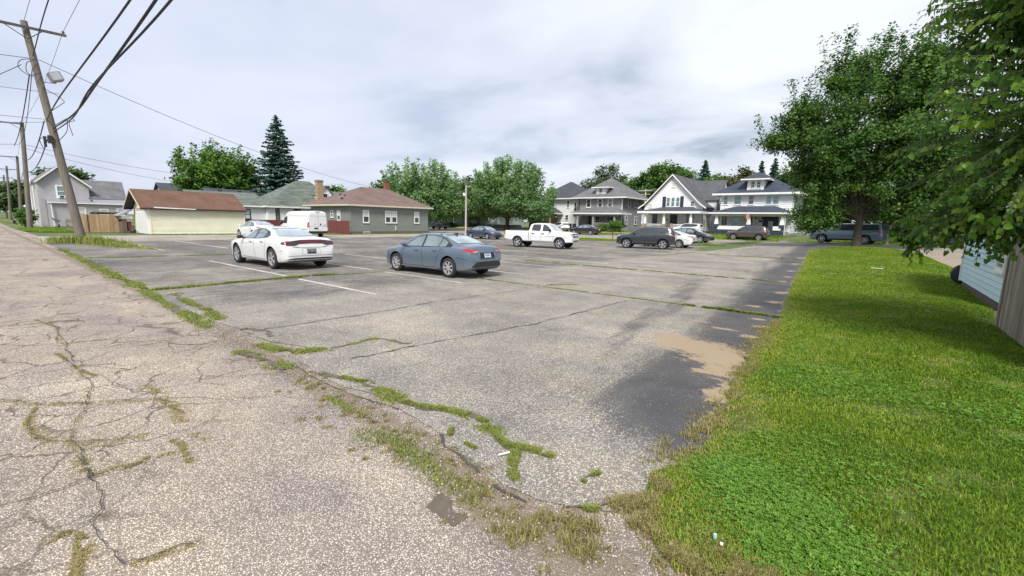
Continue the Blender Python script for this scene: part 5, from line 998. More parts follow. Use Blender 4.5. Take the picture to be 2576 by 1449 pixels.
for (x, y, rx, h, lab) in ((-11.5, 93, 5.0, 12.5, 'tall dark tree left of the big lawn tree crown'), (-4, 90, 5.5, 12, 'dark tree hidden behind the big lawn tree'), (6, 84, 6, 11, 'dark tree beyond the brown house roof'), (17, 80, 6, 12, 'dark tree at the far right beyond the street'), (6.5, 60, 4.5, 9, 'leafy tree before the brown house beyond the street')): tree('background_tree', lab, (x, y, 0.5), [(x, y, h * 0.56, rx, 4.5, h * 0.44, 220)], 'leaf_dark', 0.26, 70, 1.2, 0.35, 4)
for (x, y, h, lab) in ((-172, 9.5, 9.5, 'dark tree at the far end of the alley'), (-190, 3, 10, 'dark tree closing the view down the alley'), (-128, 14, 11, 'dark tree behind the pale alley house')): tree('background_tree', lab, (x, y, 0), [(x, y, h * 0.56, 5, 4.5, h * 0.45, 200)], 'leaf_dark', 0.4, 40, 1.3, 0.35, 3)
tree('background_tree', 'small round tree top behind the bungalow roof ridge', (-90, 50.5, 0), [(-90, 50.5, 5.2, 4, 4.6, 3.4, 110)], 'leaf_maple', 0.36, 40, 1.2, 0.3, 2.5); tree('background_tree', 'tree top left of the red brick chimney', (-88, 62.5, 0), [(-88, 62.5, 7.2, 4, 3.6, 3.6, 110)], 'leaf_maple', 0.36, 40, 1.2, 0.3, 3)
tree('shrub', 'clipped green and yellow shrub before the grey foursquare porch', (-34.6, 68.3, 0.5), [(-35.8, 68.3, 1.1, 1.1, 0.9, 0.7, 40), (-33.4, 68.3, 1.35, 1.4, 1.0, 0.95, 60)], 'leaf_bright', 0.10, 60, 0.4, 0.05, 0.5, cat='shrub'); tree('shrub', 'leafy green plant leaning on the black post by the second utility pole', (-76.2, 4.7, 0), [(-76, 4.5, 1.4, 0.9, 0.6, 1.0, 50)], 'leaf_maple', 0.12, 50, 0.45, 0.05, 0.8, cat='shrub')
tree('hedge', 'dark clipped hedge along the front of the porch house', (-70, 68.4, 0.45), [(-73, 68.4, 0.75, 2.6, 0.5, 0.42, 60), (-67.5, 68.4, 0.75, 2.8, 0.5, 0.42, 60)], 'leaf_dark', 0.13, 50, 0.5, 0, 0, cat='hedge')
tree('street_tree', 'small pale trunked tree right of the long blue wagon', (1.0, 53.6, 0.42), [(1.2, 53.6, 3.6, 2.0, 1.8, 1.5, 80)], 'leaf_rust', 0.12, 60, 0.6, 0.12, 1.3, bark='bark_pale'); tree('shrub', 'green shrub row under the brown house porch', (4.5, 62.5, 0.4), [(2.5, 62.5, 1.2, 1.8, 1, 0.9, 50), (6.5, 62.5, 1.5, 2.2, 1, 1.2, 60)], 'leaf_bright', 0.14, 50, 0.5, 0.05, 0.4, cat='shrub')
# the big lawn tree
tree('maple_tree', 'big dark green spreading tree standing at the far tip of the lawn', (-1.0, 44.4, 0.40), [(-0.6, 44.6, 8.9, 5.3, 5.0, 6.3, 500), (-3.6, 44.2, 7.2, 2.4, 2.6, 3.2, 140), (-6.9, 44.0, 8.9, 2.0, 1.6, 0.85, 60), (-5.4, 44.2, 10.8, 1.7, 1.6, 1.6, 55), (-3.0, 44.4, 13.6, 1.9, 1.9, 1.9, 70), (1.9, 44.6, 12.6, 2.8, 2.5, 2.9, 150), (-3.9, 43.2, 3.0, 1.7, 1.5, 1.5, 75), (3.0, 44.4, 7.4, 3.6, 3.4, 4.6, 230), (2.4, 43.6, 3.4, 2.4, 2.2, 1.4, 80)], 'leaf_maple', 0.105, 95, 0.75, 0.30, 2.9, shoots=0.55, shell=0.45, nlimb=28)
# the near tree: leafy twigs, big heart shaped leaves
def near_tree():
    base = (3.6, 9.9, 0.0); T = thing('broadleaf_tree', 'near tree with large heart shaped leaves hanging over the old board fence', 'tree', base)
    mb = MB(); mb.tube([(3.6, 9.9, -0.1), (3.55, 9.9, 0.3), (3.4, 9.9, 1.9), (3.3, 9.9, 3.0)], [0.27, 0.21, 0.18, 0.15], 12); Cs, As, Ns, Ss, Vs = [], [], [], [], []; tw = MB()
    blobs = ((2.75, 9.4, 3.75, 2.75, 2.5, 2.1, 680), (3.2, 9.6, 5.5, 3.0, 2.6, 2.0, 430), (1.7, 9.5, 3.1, 1.75, 1.9, 1.5, 240), (1.9, 9.3, 4.9, 1.7, 1.8, 1.2, 200), (1.35, 9.4, 5.1, 1.15, 1.5, 1.0, 170), (1.25, 9.7, 2.05, 0.85, 1.1, 0.50, 110), (2.1, 10.0, 2.05, 0.9, 1.0, 0.45, 80), (0.55, 10.6, 1.75, 0.35, 0.5, 0.22, 14))
    for cx, cy, cz, rx, ry, rz, n in blobs:
        for i in range(n):
            d = Vector((random.gauss(0, 1), random.gauss(0, 1), random.gauss(0, 1))).normalized(); q = random.random() ** 0.42 * (0.86 + 0.2 * random.random()); p = Vector((cx + d.x * rx * q, cy + d.y * ry * q, cz + d.z * rz * q))
            if p.y < 7.0 or p.z < 1.15: continue
            ln = random.uniform(0.35, 0.75); dr = (d + Vector((0, 0, -0.25 + 0.5 * random.random()))).normalized(); s = p - dr * ln; e_ = p + dr * ln * 0.35 + Vector((0, 0, -0.10))
            tw.tube([tuple(s), tuple(p), tuple(e_)], [0.008, 0.005, 0.002], 4, cap=False); k = random.randint(15, 26); cv = random.random()
            if i % 22 == 0: mb.tube([(3.35, 9.9, 2.2 + random.random() * 0.8), tuple((s + Vector((3.3, 9.9, 3.2))) / 2), tuple(s)], [0.06, 0.035, 0.01], 6)
            for j in range(k):
                t = (j + 0.5) / k; c = s + (p - s) * min(1, t * 1.35) + (e_ - p) * max(0, t * 1.35 - 1) * 2.6; side = dr.cross(Vector((0, 0, 1))).normalized() * (1 if j % 2 else -1)
                a = (side * 0.6 + dr * 0.3 + Vector((0, 0, -0.95)) + Vector((random.gauss(0, .35), random.gauss(0, .35), random.gauss(0, .35)))).normalized()
                nn = (Vector((0, 0, 1)) * 0.75 + d * 0.7 + Vector((-0.3, -0.5, 0)) + Vector((random.gauss(0, .4), random.gauss(0, .4), random.gauss(0, .4)))); nn = (nn - a * nn.dot(a)).normalized()
                Cs.append(c); As.append(a); Ns.append(nn); Ss.append(random.uniform(0.042, 0.092)); Vs.append(min(1, max(0, 0.15 + 0.5 * cv + random.gauss(0.08, 0.13))))
    C = np.array(Cs); A = np.array(As); Nn = np.array(Ns); S_ = np.array(Ss)[:, None]; B = np.cross(Nn, A)
    # heart shaped outline folded along the midrib: base, four lobes, tip
    prof = [(0.0, 0.0, 0.0), (0.16, 0.46, 0.10), (0.62, 0.36, 0.07), (1.12, 0.0, -0.10), (0.62, -0.36, 0.07), (0.16, -0.46, 0.10)]
    V = np.stack([C + S_ * (A * l + B * b + Nn * z) for l, b, z in prof], 1); v = np.array(Vs)
    fr = Vector(_F); dist = (C - np.array([0, 0, CAM_H])) @ np.array(_F); ux = ((C - np.array([0, 0, CAM_H])) @ np.array(_R)) / dist; uy = ((C - np.array([0, 0, CAM_H])) @ np.array(_U2)) / dist
    seen = np.where((ux < 1.16) & (np.abs(uy) < 0.65))[0]; big = set(seen[np.argsort(dist[seen] / S_[seen, 0])[:290]].tolist()); rest = np.array([i for i in range(len(C)) if i not in big])
    F0 = np.array([[0, 1, 2, 3], [0, 3, 4, 5]]); Vr = V[rest] - np.array(base); Fr = (np.arange(len(rest)) * 6)[:, None, None] + F0[None]
    o = link('crown', np_mesh('crown', Vr.reshape(-1, 3), Fr.reshape(-1, 4), 'leaf_near', {'v': np.repeat(v[rest], 6)}), T); o['kind'] = 'stuff'
    meshes = []
    for k in range(6):
        pv = np.array([(l, b, z) for l, b, z in prof]) * (1, 1 + 0.04 * k, 1); meshes.append(np_mesh('leaf', pv, F0, 'leaf_near', {'v': np.full(6, 0.2 + 0.12 * k)}))
    for i in big:
        lo = bpy.data.objects.new('leaf', meshes[min(5, int(max(0, v[i] - 0.14) / 0.12))]); COL.objects.link(lo); lo.parent = T; s = float(S_[i, 0]); c = C[i] - np.array(base); a, b, n_ = A[i] * s, B[i] * s, Nn[i] * s
        lo.matrix_local = Matrix(((a[0], b[0], n_[0], c[0]), (a[1], b[1], n_[1], c[1]), (a[2], b[2], n_[2], c[2]), (0, 0, 0, 1)))
    mb.build('trunk', 'bark', T, smooth=60); tw.build('twigs', 'bark', T)['kind'] = 'stuff'
near_tree()
# ================================================================== VEHICLES
paint('paint_white', (0.74, 0.745, 0.745)); paint('paint_slate', (0.125, 0.175, 0.235), 0.35, 0.28); paint('paint_navy', (0.045, 0.062, 0.11), 0.3); paint('paint_charcoal', (0.030, 0.036, 0.048), 0.25)
paint('paint_black', (0.016, 0.02, 0.026), 0.2); paint('paint_green_black', (0.014, 0.028, 0.03), 0.25); paint('paint_brown', (0.10, 0.085, 0.078), 0.45); paint('paint_sky', (0.16, 0.24, 0.31), 0.4)
simple('tyre_rubber', (0.022, 0.022, 0.024), 0.85, var=0.2, scale=8); simple('rim_alloy', (0.46, 0.46, 0.48), 0.35, metal=0.35, var=0.06); simple('rim_dark', (0.03, 0.03, 0.033), 0.5, metal=0.3, var=0.1)
simple('black_plastic', (0.02, 0.021, 0.024), 0.55, var=0.15); simple('under_black', (0.008, 0.008, 0.009), 0.9, var=0.1); simple('chrome', (0.62, 0.63, 0.65), 0.15, metal=0.9, var=0.05)
simple('lamp_red', (0.42, 0.022, 0.022), 0.15, var=0.15, scale=6, coat=0.8); simple('lamp_dark_red', (0.055, 0.010, 0.014), 0.15, var=0.2, scale=5, coat=0.8); simple('lamp_clear', (0.52, 0.52, 0.52), 0.12, metal=0.4, var=0.15, scale=8, coat=0.8); simple('lamp_amber', (0.5, 0.2, 0.05), 0.2, var=0.1)
simple('seam', (0.02, 0.02, 0.022), 0.8, var=0); simple('plate_white', (0.58, 0.62, 0.66), 0.5, var=0.08, scale=6); simple('plate_dark', (0.03, 0.035, 0.05), 0.5, var=0.1); simple('ink_pale', (0.55, 0.56, 0.58), 0.5, var=0.0); simple('ink_blue', (0.10, 0.17, 0.32), 0.5, var=0.0)
glassmat('car_glass', (0.30, 0.37, 0.36), 0.6, 0.03); glassmat('car_glass_dark', (0.075, 0.09, 0.095), 0.55, 0.04); glassmat('rear_glass', (0.70, 0.80, 0.79), 0.8, 0.05); glassmat('windscreen_glass', (0.52, 0.60, 0.59), 0.7, 0.04)

def interp(keys, x): return np.interp(x, [k[0] for k in keys], [k[1] for k in keys])
def car_body(S, name):
    "lofted shell: silhouette, belt, plan and tumble-home curves; wheel arches cut through"
    xs = sorted(set([k[0] for c in ('top', 'belt', 'ws', 'wt', 'bot') for k in S[c]]))
    full = [xs[0]]
    for a, b in zip(xs[:-1], xs[1:]):
        n = max(1, int(math.ceil((b - a) / 0.14))); full += [a + (b - a) * i / n for i in range(1, n + 1)]
    full = [full[0]] + [b for a, b in zip(full[:-1], full[1:]) if b - a > 0.008]
    V, F = [], []; ns = 0
    for x in full:
        zt, zb = float(interp(S['top'], x)), float(interp(S['bot'], x)); zs = min(float(interp(S['belt'], x)), zt - 0.035)
        zs = max(zs, zb + 0.05); ws, wt = float(interp(S['ws'], x)), float(interp(S['wt'], x)); cr = S.get('crown', 0.03)
        ze = max(zs + 0.012, zt - S.get('edge', 0.075)); wt = min(wt, ws * 0.985); h = zs - zb
        half = [(0, zt), (wt * 0.45, zt - cr * 0.18), (wt * 0.80, zt - cr * 0.8), (wt * 0.95, (zt - cr) * 0.5 + ze * 0.5 - 0.001), (wt, ze)]
        for t in (0.35, 0.7): half.append((wt + (ws * 0.955 - wt) * t ** 1.25, ze + (zs - ze) * t))
        half += [(ws * 0.965, zs), (ws * 0.985, zs - 0.04 * min(1, h / 0.4)), (ws, zs - 0.26 * h), (ws * 0.992, zs - 0.48 * h), (ws * 0.968, zs - 0.70 * h), (ws * 0.975, zs - 0.82 * h), (ws * 0.955, zb + 0.06 * h), (ws * 0.90, zb), (ws * 0.4, zb - 0.0), (0, zb)]
        ring = [(x, y, z) for y, z in half] + [(x, -y, z) for y, z in half[-2:0:-1]]
        ns = len(ring); V += ring
    m = len(full)
    for i in range(m - 1):
        for k in range(ns): F.append((i * ns + k, (i + 1) * ns + k, (i + 1) * ns + (k + 1) % ns, i * ns + (k + 1) % ns))
    def cap(i0, sgn):
        c = len(V); ring = V[i0:i0 + ns]; cz = sum(p[2] for p in ring) / ns; V.append((ring[0][0] - sgn * 0.0, 0, cz))
        for k in range(ns):
            t = (c, i0 + k, i0 + (k + 1) % ns); F.append(t if sgn > 0 else t[::-1])
    cap(0, 1); cap((m - 1) * ns, -1)
    me = bpy.data.meshes.new(name); me.from_pydata(V, [], F); me.materials.append(MATS['paint_white']); me.materials.append(MATS['under_black'])
    bm = bmesh.new(); bm.from_mesh(me); bmesh.ops.recalc_face_normals(bm, faces=bm.faces); bm.to_mesh(me); bm.free()
    ob = bpy.data.objects.new(name, me); COL.objects.link(ob)
    s = ob.modifiers.new('s', 'SUBSURF'); s.levels = 1; s.render_levels = 1
    mb = MB(); r = S['r'] + S.get('gap', 0.055)
    for xw in (S['xr'], S['xf']):
        for sg in (-1, 1):
            y0, y1 = S['half'] - 0.36, S['half'] + 0.4; n = 28; c = []
            for y in (y0, y1):
                for k in range(n): c.append((xw + r * math.cos(2 * math.pi * k / n), sg * y, S['r'] + 0.02 + r * math.sin(2 * math.pi * k / n)))
            mb.add(c, [tuple(range(n)), tuple(range(2 * n - 1, n - 1, -1))] + [(k, k + n, (k + 1) % n + n, (k + 1) % n) for k in range(n)])
    cm = mb.mesh('cutter', 'under_black'); bm = bmesh.new(); bm.from_mesh(cm); bmesh.ops.recalc_face_normals(bm, faces=bm.faces); bm.to_mesh(cm); bm.free()
    cut = bpy.data.objects.new('cutter', cm); COL.objects.link(cut)
    b = ob.modifiers.new('b', 'BOOLEAN'); b.operation = 'DIFFERENCE'; b.object = cut; b.solver = 'EXACT'; b.material_mode = 'TRANSFER'
    dg = bpy.context.evaluated_depsgraph_get(); out_ = bpy.data.meshes.new_from_object(ob.evaluated_get(dg), depsgraph=dg)
    bpy.data.objects.remove(ob); bpy.data.objects.remove(cut)
    out_.polygons.foreach_set('use_smooth', [True] * len(out_.polygons)); out_.set_sharp_from_angle(angle=math.radians(32))
    return out_
AXES = {'side': (lambda u, v, s: Vector((u, 3.0 * s, v)), lambda s: Vector((0, -s, 0))), 'rear': (lambda u, v, s: Vector((-6, u, v)), lambda s: Vector((1, 0, 0))),
        'front': (lambda u, v, s: Vector((6, u, v)), lambda s: Vector((-1, 0, 0))), 'top': (lambda u, v, s: Vector((u, v, 4)), lambda s: Vector((0, 0, -1)))}
class Type:
    def __init__(s, S, name):
        s.S = S; s.name = name; s.parts = []; s.body = car_body(S, name + '_body')
        bm = bmesh.new(); bm.from_mesh(s.body); s.bvh = BVHTree.FromBMesh(bm); bm.free()
    def hit(s, ax, u, v, sg=1):
        o, d = AXES[ax]; h = s.bvh.ray_cast(o(u, v, sg), d(sg)); return h[0]
    def decal(s, name, ax, poly, mat, off=0.006, sg=1, res=None, parent=None):
        if res is None: res = 0.035 if 'lamp' in name else 0.055
        off = off + 0.004 if ('lamp' in name or 'window' in name or 'screen' in name) else off
        if ax == 'side' and sg == 0:
            for q in (1, -1): s.decal(name, ax, poly, mat, off, q, res, parent)
            return
        P = []
        for (a, b), (c, d) in zip(poly, poly[1:] + poly[:1]):
            n = max(1, int(math.hypot(c - a, d - b) / res)); P += [(a + (c - a) * i / n, b + (d - b) * i / n) for i in range(n)]
        nb = len(P); us = [p[0] for p in P]; vs = [p[1] for p in P]
        gx, gy = np.meshgrid(np.arange(min(us) + res / 2, max(us), res), np.arange(min(vs) + res / 2, max(vs), res)); gx = gx.ravel(); gy = gy.ravel()
        if len(gx):
            k = inpoly(gx, gy, poly) & (pline_dist(gx, gy, poly + poly[:1]) > res * 0.4); P += list(zip(gx[k], gy[k]))
        vv_, _, ff, *_ = delaunay_2d_cdt([Vector(p) for p in P], [], [list(range(nb))], 1, 1e-6)
        o, d = AXES[ax]; dd = d(sg); pts = []; last = None
        hits = [s.hit(ax, q.x, q.y, sg) for q in vv_]
        good = [(q, h) for q, h in zip(vv_, hits) if h is not None]
        if len(good) < 3: return
        for q, h in zip(vv_, hits):
            if h is None:
                h2 = min(good, key=lambda g: (g[0] - q).length)[1]; p0 = o(q.x, q.y, sg); h = p0 + dd * (h2 - p0).dot(dd)
            pts.append(h - dd * off)
        me = bpy.data.meshes.new(name); fs = [tuple(f) for f in ff]
        if (pts[fs[0][1]] - pts[fs[0][0]]).cross(pts[fs[0][2]] - pts[fs[0][0]]).dot(dd) > 0: fs = [f[::-1] for f in fs]
        me.from_pydata([tuple(p) for p in pts], [], fs); me.materials.append(MATS[mat] if mat in MATS else MATS['paint_white']); me.polygons.foreach_set('use_smooth', [True] * len(fs))
        s.parts.append((name, me, mat, parent)); return me
    def seam(s, pts, ax='side', sg=0, wd=0.012, mat='seam', name='door_seam', off=0.004):
        for q in ((1, -1) if (ax == 'side' and sg == 0) else (sg or 1,)):
            P = []
            for (a, b), (c, d) in zip(pts[:-1], pts[1:]):
                n = max(1, int(math.hypot(c - a, d - b) / 0.06)); P += [(a + (c - a) * i / n, b + (d - b) * i / n) for i in range(n)]
            P.append(pts[-1]); mb = MB(); prev = None
            for i, (u, v) in enumerate(P):
                a = P[max(0, i - 1)]; b = P[min(len(P) - 1, i + 1)]; t = Vector((b[0] - a[0], b[1] - a[1])); t.normalize(); n = Vector((-t.y, t.x)) * wd / 2
                h0, h1 = s.hit(ax, u + n.x, v + n.y, q), s.hit(ax, u - n.x, v - n.y, q)
                if h0 is None or h1 is None: prev = None; continue
                d = AXES[ax][1](q) * off; e_ = [tuple(h0 - d), tuple(h1 - d)]
                if prev: mb.add(prev + e_, [(0, 1, 3, 2)])
                prev = e_
            if mb.f: s.parts.append((name, mb.mesh(name, mat if mat in MATS else 'paint_white'), mat, None))
    def add(s, name, mb, mat, parent=None, smooth=45): s.parts.append((name, mb.mesh(name, mat if mat in MATS else 'paint_white', smooth=smooth), mat, parent))
    def onside(s, name, x, z, l, h, th, mat, smooth=45):
        for sg in (1, -1):
            p = s.hit('side', x, z, sg)
            if p is None: continue
            mb = MB(); mb.obox((x, p.y + sg * th * 0.3, z), (l / 2, 0, 0), (0, th / 2, 0), (0, 0, h / 2)); s.add(name, mb, mat, None, smooth)
    def mirror(s, x, z, mat, l=0.16, h=0.14, w_=0.2):
        for sg in (1, -1):
            p = s.hit('side', x, z - 0.03, sg); y = p.y if p else sg * 0.8
            mb = MB(); prof = []
            for i in range(5):
                t = i / 4; k = (0.55, 0.95, 1.0, 0.9, 0.5)[i]; prof.append([(x + l * 0.5 * k * math.cos(a) - 0.03 * t, y + sg * (0.05 + w_ * t), z + 0.03 + h * 0.5 * k * math.sin(a)) for a in [j * math.pi / 4 for j in range(8)]])
            V_ = [q for r_ in prof for q in r_]; F_ = [(i * 8 + k, i * 8 + (k + 1) % 8, (i + 1) * 8 + (k + 1) % 8, (i + 1) * 8 + k) for i in range(4) for k in range(8)] + [tuple(range(8)), tuple(range(39, 31, -1))]
            if sg < 0: F_ = [f[::-1] for f in F_]
            mb.add(V_, F_[::1]); mb.obox((x, y + sg * 0.03, z - 0.01), (0.04, 0, 0), (0, 0.05, 0), (0, 0, 0.025)); s.add('mirror', mb, mat, None, 60)
def wheel_meshes(r, w_, spokes, style, dark=False):
    ty = MB().lathe([(r * 0.62, -w_ * 0.5), (r * 0.80, -w_ * 0.52), (r * 0.93, -w_ * 0.48), (r * 0.99, -w_ * 0.36), (r, -w_ * 0.15), (r, w_ * 0.15), (r * 0.99, w_ * 0.36), (r * 0.93, w_ * 0.48), (r * 0.80, w_ * 0.52), (r * 0.68, w_ * 0.47), (r * 0.62, w_ * 0.40)], 28, 'Y')
    rim = MB(); R_ = r * 0.67; d = w_ * 0.44
    rim.lathe([(R_ * 1.02, d * 0.2), (R_ * 1.02, d + 0.006), (R_ * 0.93, d + 0.004), (R_ * 0.90, d * 0.4)], 28, 'Y'); rim.lathe([(0.001, d + 0.004), (R_ * 0.20, d + 0.002), (R_ * 0.22, d * 0.5)], 14, 'Y')
    for k in range(spokes):
        a = 2 * math.pi * k / spokes; split = (-0.11, 0.11) if style == 'twin' else (0,)
        for o_ in split:
            c0, c1 = Vector((math.cos(a), 0, math.sin(a))), Vector((math.cos(a + o_), 0, math.sin(a + o_))); w0, w1 = (0.09, 0.135) if style == 'wide' else ((0.13, 0.10) if style == 'five' else (0.065, 0.07))
            t0, t1 = Vector((-c0.z, 0, c0.x)) * R_ * w0, Vector((-c1.z, 0, c1.x)) * R_ * w1; p0, p1 = c0 * R_ * 0.16, c1 * R_ * 0.95; y = Vector((0, 1, 0))
            A = [p0 + t0 + y * (d + 0.001), p0 - t0 + y * (d + 0.001), p1 - t1 + y * (d - 0.006), p1 + t1 + y * (d - 0.006)]; B = [q - y * 0.03 for q in A]
            rim.add(A + B, [(0, 1, 2, 3), (0, 4, 5, 1), (2, 6, 7, 3), (1, 5, 6, 2), (3, 7, 4, 0)])
    bk = MB().lathe([(0.001, d * 0.35), (R_ * 0.98, d * 0.30)], 24, 'Y')
    return ty.mesh('tyre', 'tyre_rubber', smooth=50), rim.mesh('rim', 'rim_alloy', smooth=35), bk.mesh('brake_disc', 'rim_dark')
def make_vehicle(T, name, label, cat, x, y, heading, paint_m, scale=1.0, overrides=None, skip=(), z=None, group=None):
    o = thing(name, label, cat, (x, y, (tz(x, y) if z is None else z)), heading, group or 'vehicles parked in the lot and along the street', scale); ov = overrides or {}
    def place(nm, me, mat, parent):
        mat = paint_m if mat == 'paint' else ov.get((nm, mat), mat); key = me.name + '|' + mat; m2 = CACHE.get(key)
        if m2 is None:
            m2 = me.copy(); m2.materials[0] = MATS[mat]; CACHE[key] = m2
        c = bpy.data.objects.new(nm, m2); COL.objects.link(c); c.parent = parent; return c
    place('body', T.body, 'paint', o)
    made = {}
    for nm, me, mat, par in T.parts:
        if nm in skip: continue
        made[nm] = place(nm, me, mat, made.get(par, o) if par else o)
    S = T.S
    for xw in (S['xr'], S['xf']):
        for sg in (1, -1):
            we = bpy.data.objects.new('wheel', None); COL.objects.link(we); we.parent = o; we.location = (xw, sg * (S['half'] - S.get('tw', 0.22) * 0.5 - 0.012), S['r']); we.rotation_euler = (0, 0, 0 if sg > 0 else math.pi)
            if xw == S['xf'] and S.get('steer'): we.rotation_euler[2] += S['steer']
            for nm, me in zip(('tyre', 'rim', 'brake_disc'), T.wheel): c = bpy.data.objects.new(nm, me); COL.objects.link(c); c.parent = we
    return o
CACHE = {}

# ---- compact four-door saloon
S = dict(r=0.325, xr=-1.35, xf=1.35, half=0.885, tw=0.21,
  top=[(-2.33, 0.62), (-2.31, 0.74), (-2.27, 0.90), (-2.22, 1.04), (-2.10, 1.075), (-1.76, 1.105), (-1.38, 1.235), (-0.98, 1.358), (-0.55, 1.43), (-0.1, 1.44), (0.3, 1.415), (0.62, 1.345), (0.95, 1.195), (1.26, 1.035), (1.42, 0.985), (1.85, 0.885), (2.12, 0.78), (2.23, 0.66), (2.29, 0.50)],
  belt=[(-2.33, 0.58), (-2.25, 0.88), (-2.0, 0.97), (-1.5, 0.985), (-0.5, 0.955), (0.8, 0.90), (1.3, 0.875), (1.85, 0.78), (2.15, 0.65), (2.29, 0.45)],
  ws=[(-2.33, 0.60), (-2.30, 0.70), (-2.22, 0.79), (-2.05, 0.85), (-1.6, 0.885), (0, 0.885), (1.4, 0.885), (1.85, 0.85), (2.10, 0.74), (2.23, 0.60), (2.29, 0.45)],
  wt=[(-2.33, 0.58), (-2.1, 0.70), (-1.62, 0.67), (-1.0, 0.575), (-0.2, 0.585), (0.6, 0.575), (1.28, 0.70), (1.9, 0.72), (2.29, 0.42)],
  bot=[(-2.33, 0.36), (-2.15, 0.27), (-1.8, 0.22), (1.9, 0.19), (2.29, 0.24)])
C1 = Type(S, 'saloon'); C1.wheel = wheel_meshes(0.325, 0.21, 7, 'wide')
C1.decal('window_trim', 'side', [(1.0, 0.925), (0.42, 1.285), (0.02, 1.365), (-0.5, 1.365), (-0.92, 1.30), (-1.46, 1.06), (-1.44, 1.005), (-0.5, 0.975)], 'black_plastic', 0.004, 0)
C1.decal('side_window', 'side', [(0.90, 0.95), (0.40, 1.262), (-0.02, 1.338), (-0.02, 0.975)], 'car_glass', 0.008, 0); C1.decal('side_window', 'side', [(-0.11, 0.98), (-0.11, 1.342), (-0.5, 1.342), (-0.86, 1.285), (-0.86, 0.995)], 'car_glass', 0.008, 0)
C1.decal('side_window', 'side', [(-0.90, 0.998), (-0.90, 1.272), (-1.20, 1.148), (-1.20, 1.012)], 'car_glass', 0.008, 0)
C1.decal('rear_trim', 'rear', [(-0.64, 1.118), (0.64, 1.118), (0.52, 1.40), (-0.52, 1.40)], 'black_plastic', 0.004); C1.decal('rear_window', 'rear', [(-0.605, 1.13), (0.605, 1.13), (0.495, 1.39), (-0.495, 1.39)], 'rear_glass', 0.009)
C1.decal('windscreen', 'front', [(-0.64, 1.05), (0.64, 1.05), (0.51, 1.35), (-0.51, 1.35)], 'windscreen_glass', 0.008)
for sg in (1, -1):
    C1.decal('tail_lamp', 'rear', [(sg * 0.36, 0.885), (sg * 0.60, 0.845), (sg * 0.74, 0.86), (sg * 0.80, 0.96), (sg * 0.62, 0.965), (sg * 0.40, 0.93)], 'lamp_red', 0.008); C1.decal('lamp_insert', 'rear', [(sg * 0.42, 0.878), (sg * 0.60, 0.857), (sg * 0.68, 0.885), (sg * 0.45, 0.905)], 'lamp_clear', 0.013)
    C1.decal('tail_lamp', 'side', [(-2.24, 0.87), (-2.02, 0.935), (-1.86, 0.985), (-2.16, 0.975)], 'lamp_red', 0.008, sg)
    C1.decal('head_lamp', 'front', [(sg * 0.38, 0.70), (sg * 0.70, 0.72), (sg * 0.76, 0.80), (sg * 0.62, 0.79)], 'lamp_clear', 0.008); C1.decal('head_lamp', 'side', [(2.14, 0.70), (1.75, 0.83), (1.92, 0.76), (2.1, 0.66)], 'lamp_clear', 0.008, sg)
C1.decal('bumper_insert', 'rear', [(-0.66, 0.31), (0.66, 0.31), (0.70, 0.43), (0.52, 0.56), (-0.52, 0.56), (-0.70, 0.43)], 'black_plastic', 0.006); C1.decal('bumper_strip', 'rear', [(-0.58, 0.335), (0.58, 0.335), (0.60, 0.36), (-0.60, 0.36)], 'paint', 0.011)
C1.decal('plate_recess', 'rear', [(-0.36, 0.655), (0.36, 0.655), (0.33, 0.85), (-0.33, 0.85)], 'seam', 0.003); C1.decal('plate', 'rear', [(-0.155, 0.68), (0.155, 0.68), (0.155, 0.83), (-0.155, 0.83)], 'plate_white', 0.02)
C1.decal('grille', 'front', [(-0.55, 0.30), (0.55, 0.30), (0.48, 0.56), (-0.48, 0.56)], 'black_plastic', 0.008)
for p in ([(1.02, 0.92), (1.0, 0.7), (0.93, 0.30)], [(-0.065, 0.97), (-0.08, 0.6), (-0.10, 0.27)], [(-0.98, 1.0), (-0.93, 0.8), (-0.78, 0.55), (-0.72, 0.32)], [(0.95, 0.30), (-0.7, 0.30)], [(-1.15, 0.80), (-1.0, 0.80), (-1.0, 0.92), (-1.15, 0.92), (-1.15, 0.80)]): C1.seam(p)
C1.seam([(-0.66, 1.02), (-0.55, 0.90), (-0.38, 0.63), (0.38, 0.63), (0.55, 0.90), (0.66, 1.02)], 'rear', 1); C1.seam([(-1.75, 0.70), (-2.15, 0.62)], 'side'); C1.seam([(1.45, 0.62), (1.5, 0.86), (1.42, 0.93)])
C1.onside('handle', 0.20, 0.835, 0.2, 0.03, 0.05, 'paint'); C1.onside('handle', -0.72, 0.865, 0.2, 0.03, 0.05, 'paint'); C1.mirror(0.84, 0.985, 'paint')
C1.onside('sill', 0.1, 0.255, 1.9, 0.03, 0.03, 'paint'); C1.add('antenna', MB().add([(-0.95, -0.02, 1.37), (-0.95, 0.02, 1.37), (-0.72, 0.0, 1.41), (-0.97, 0, 1.455)], [(0, 2, 3), (1, 3, 2), (0, 3, 1)]), 'black_plastic')
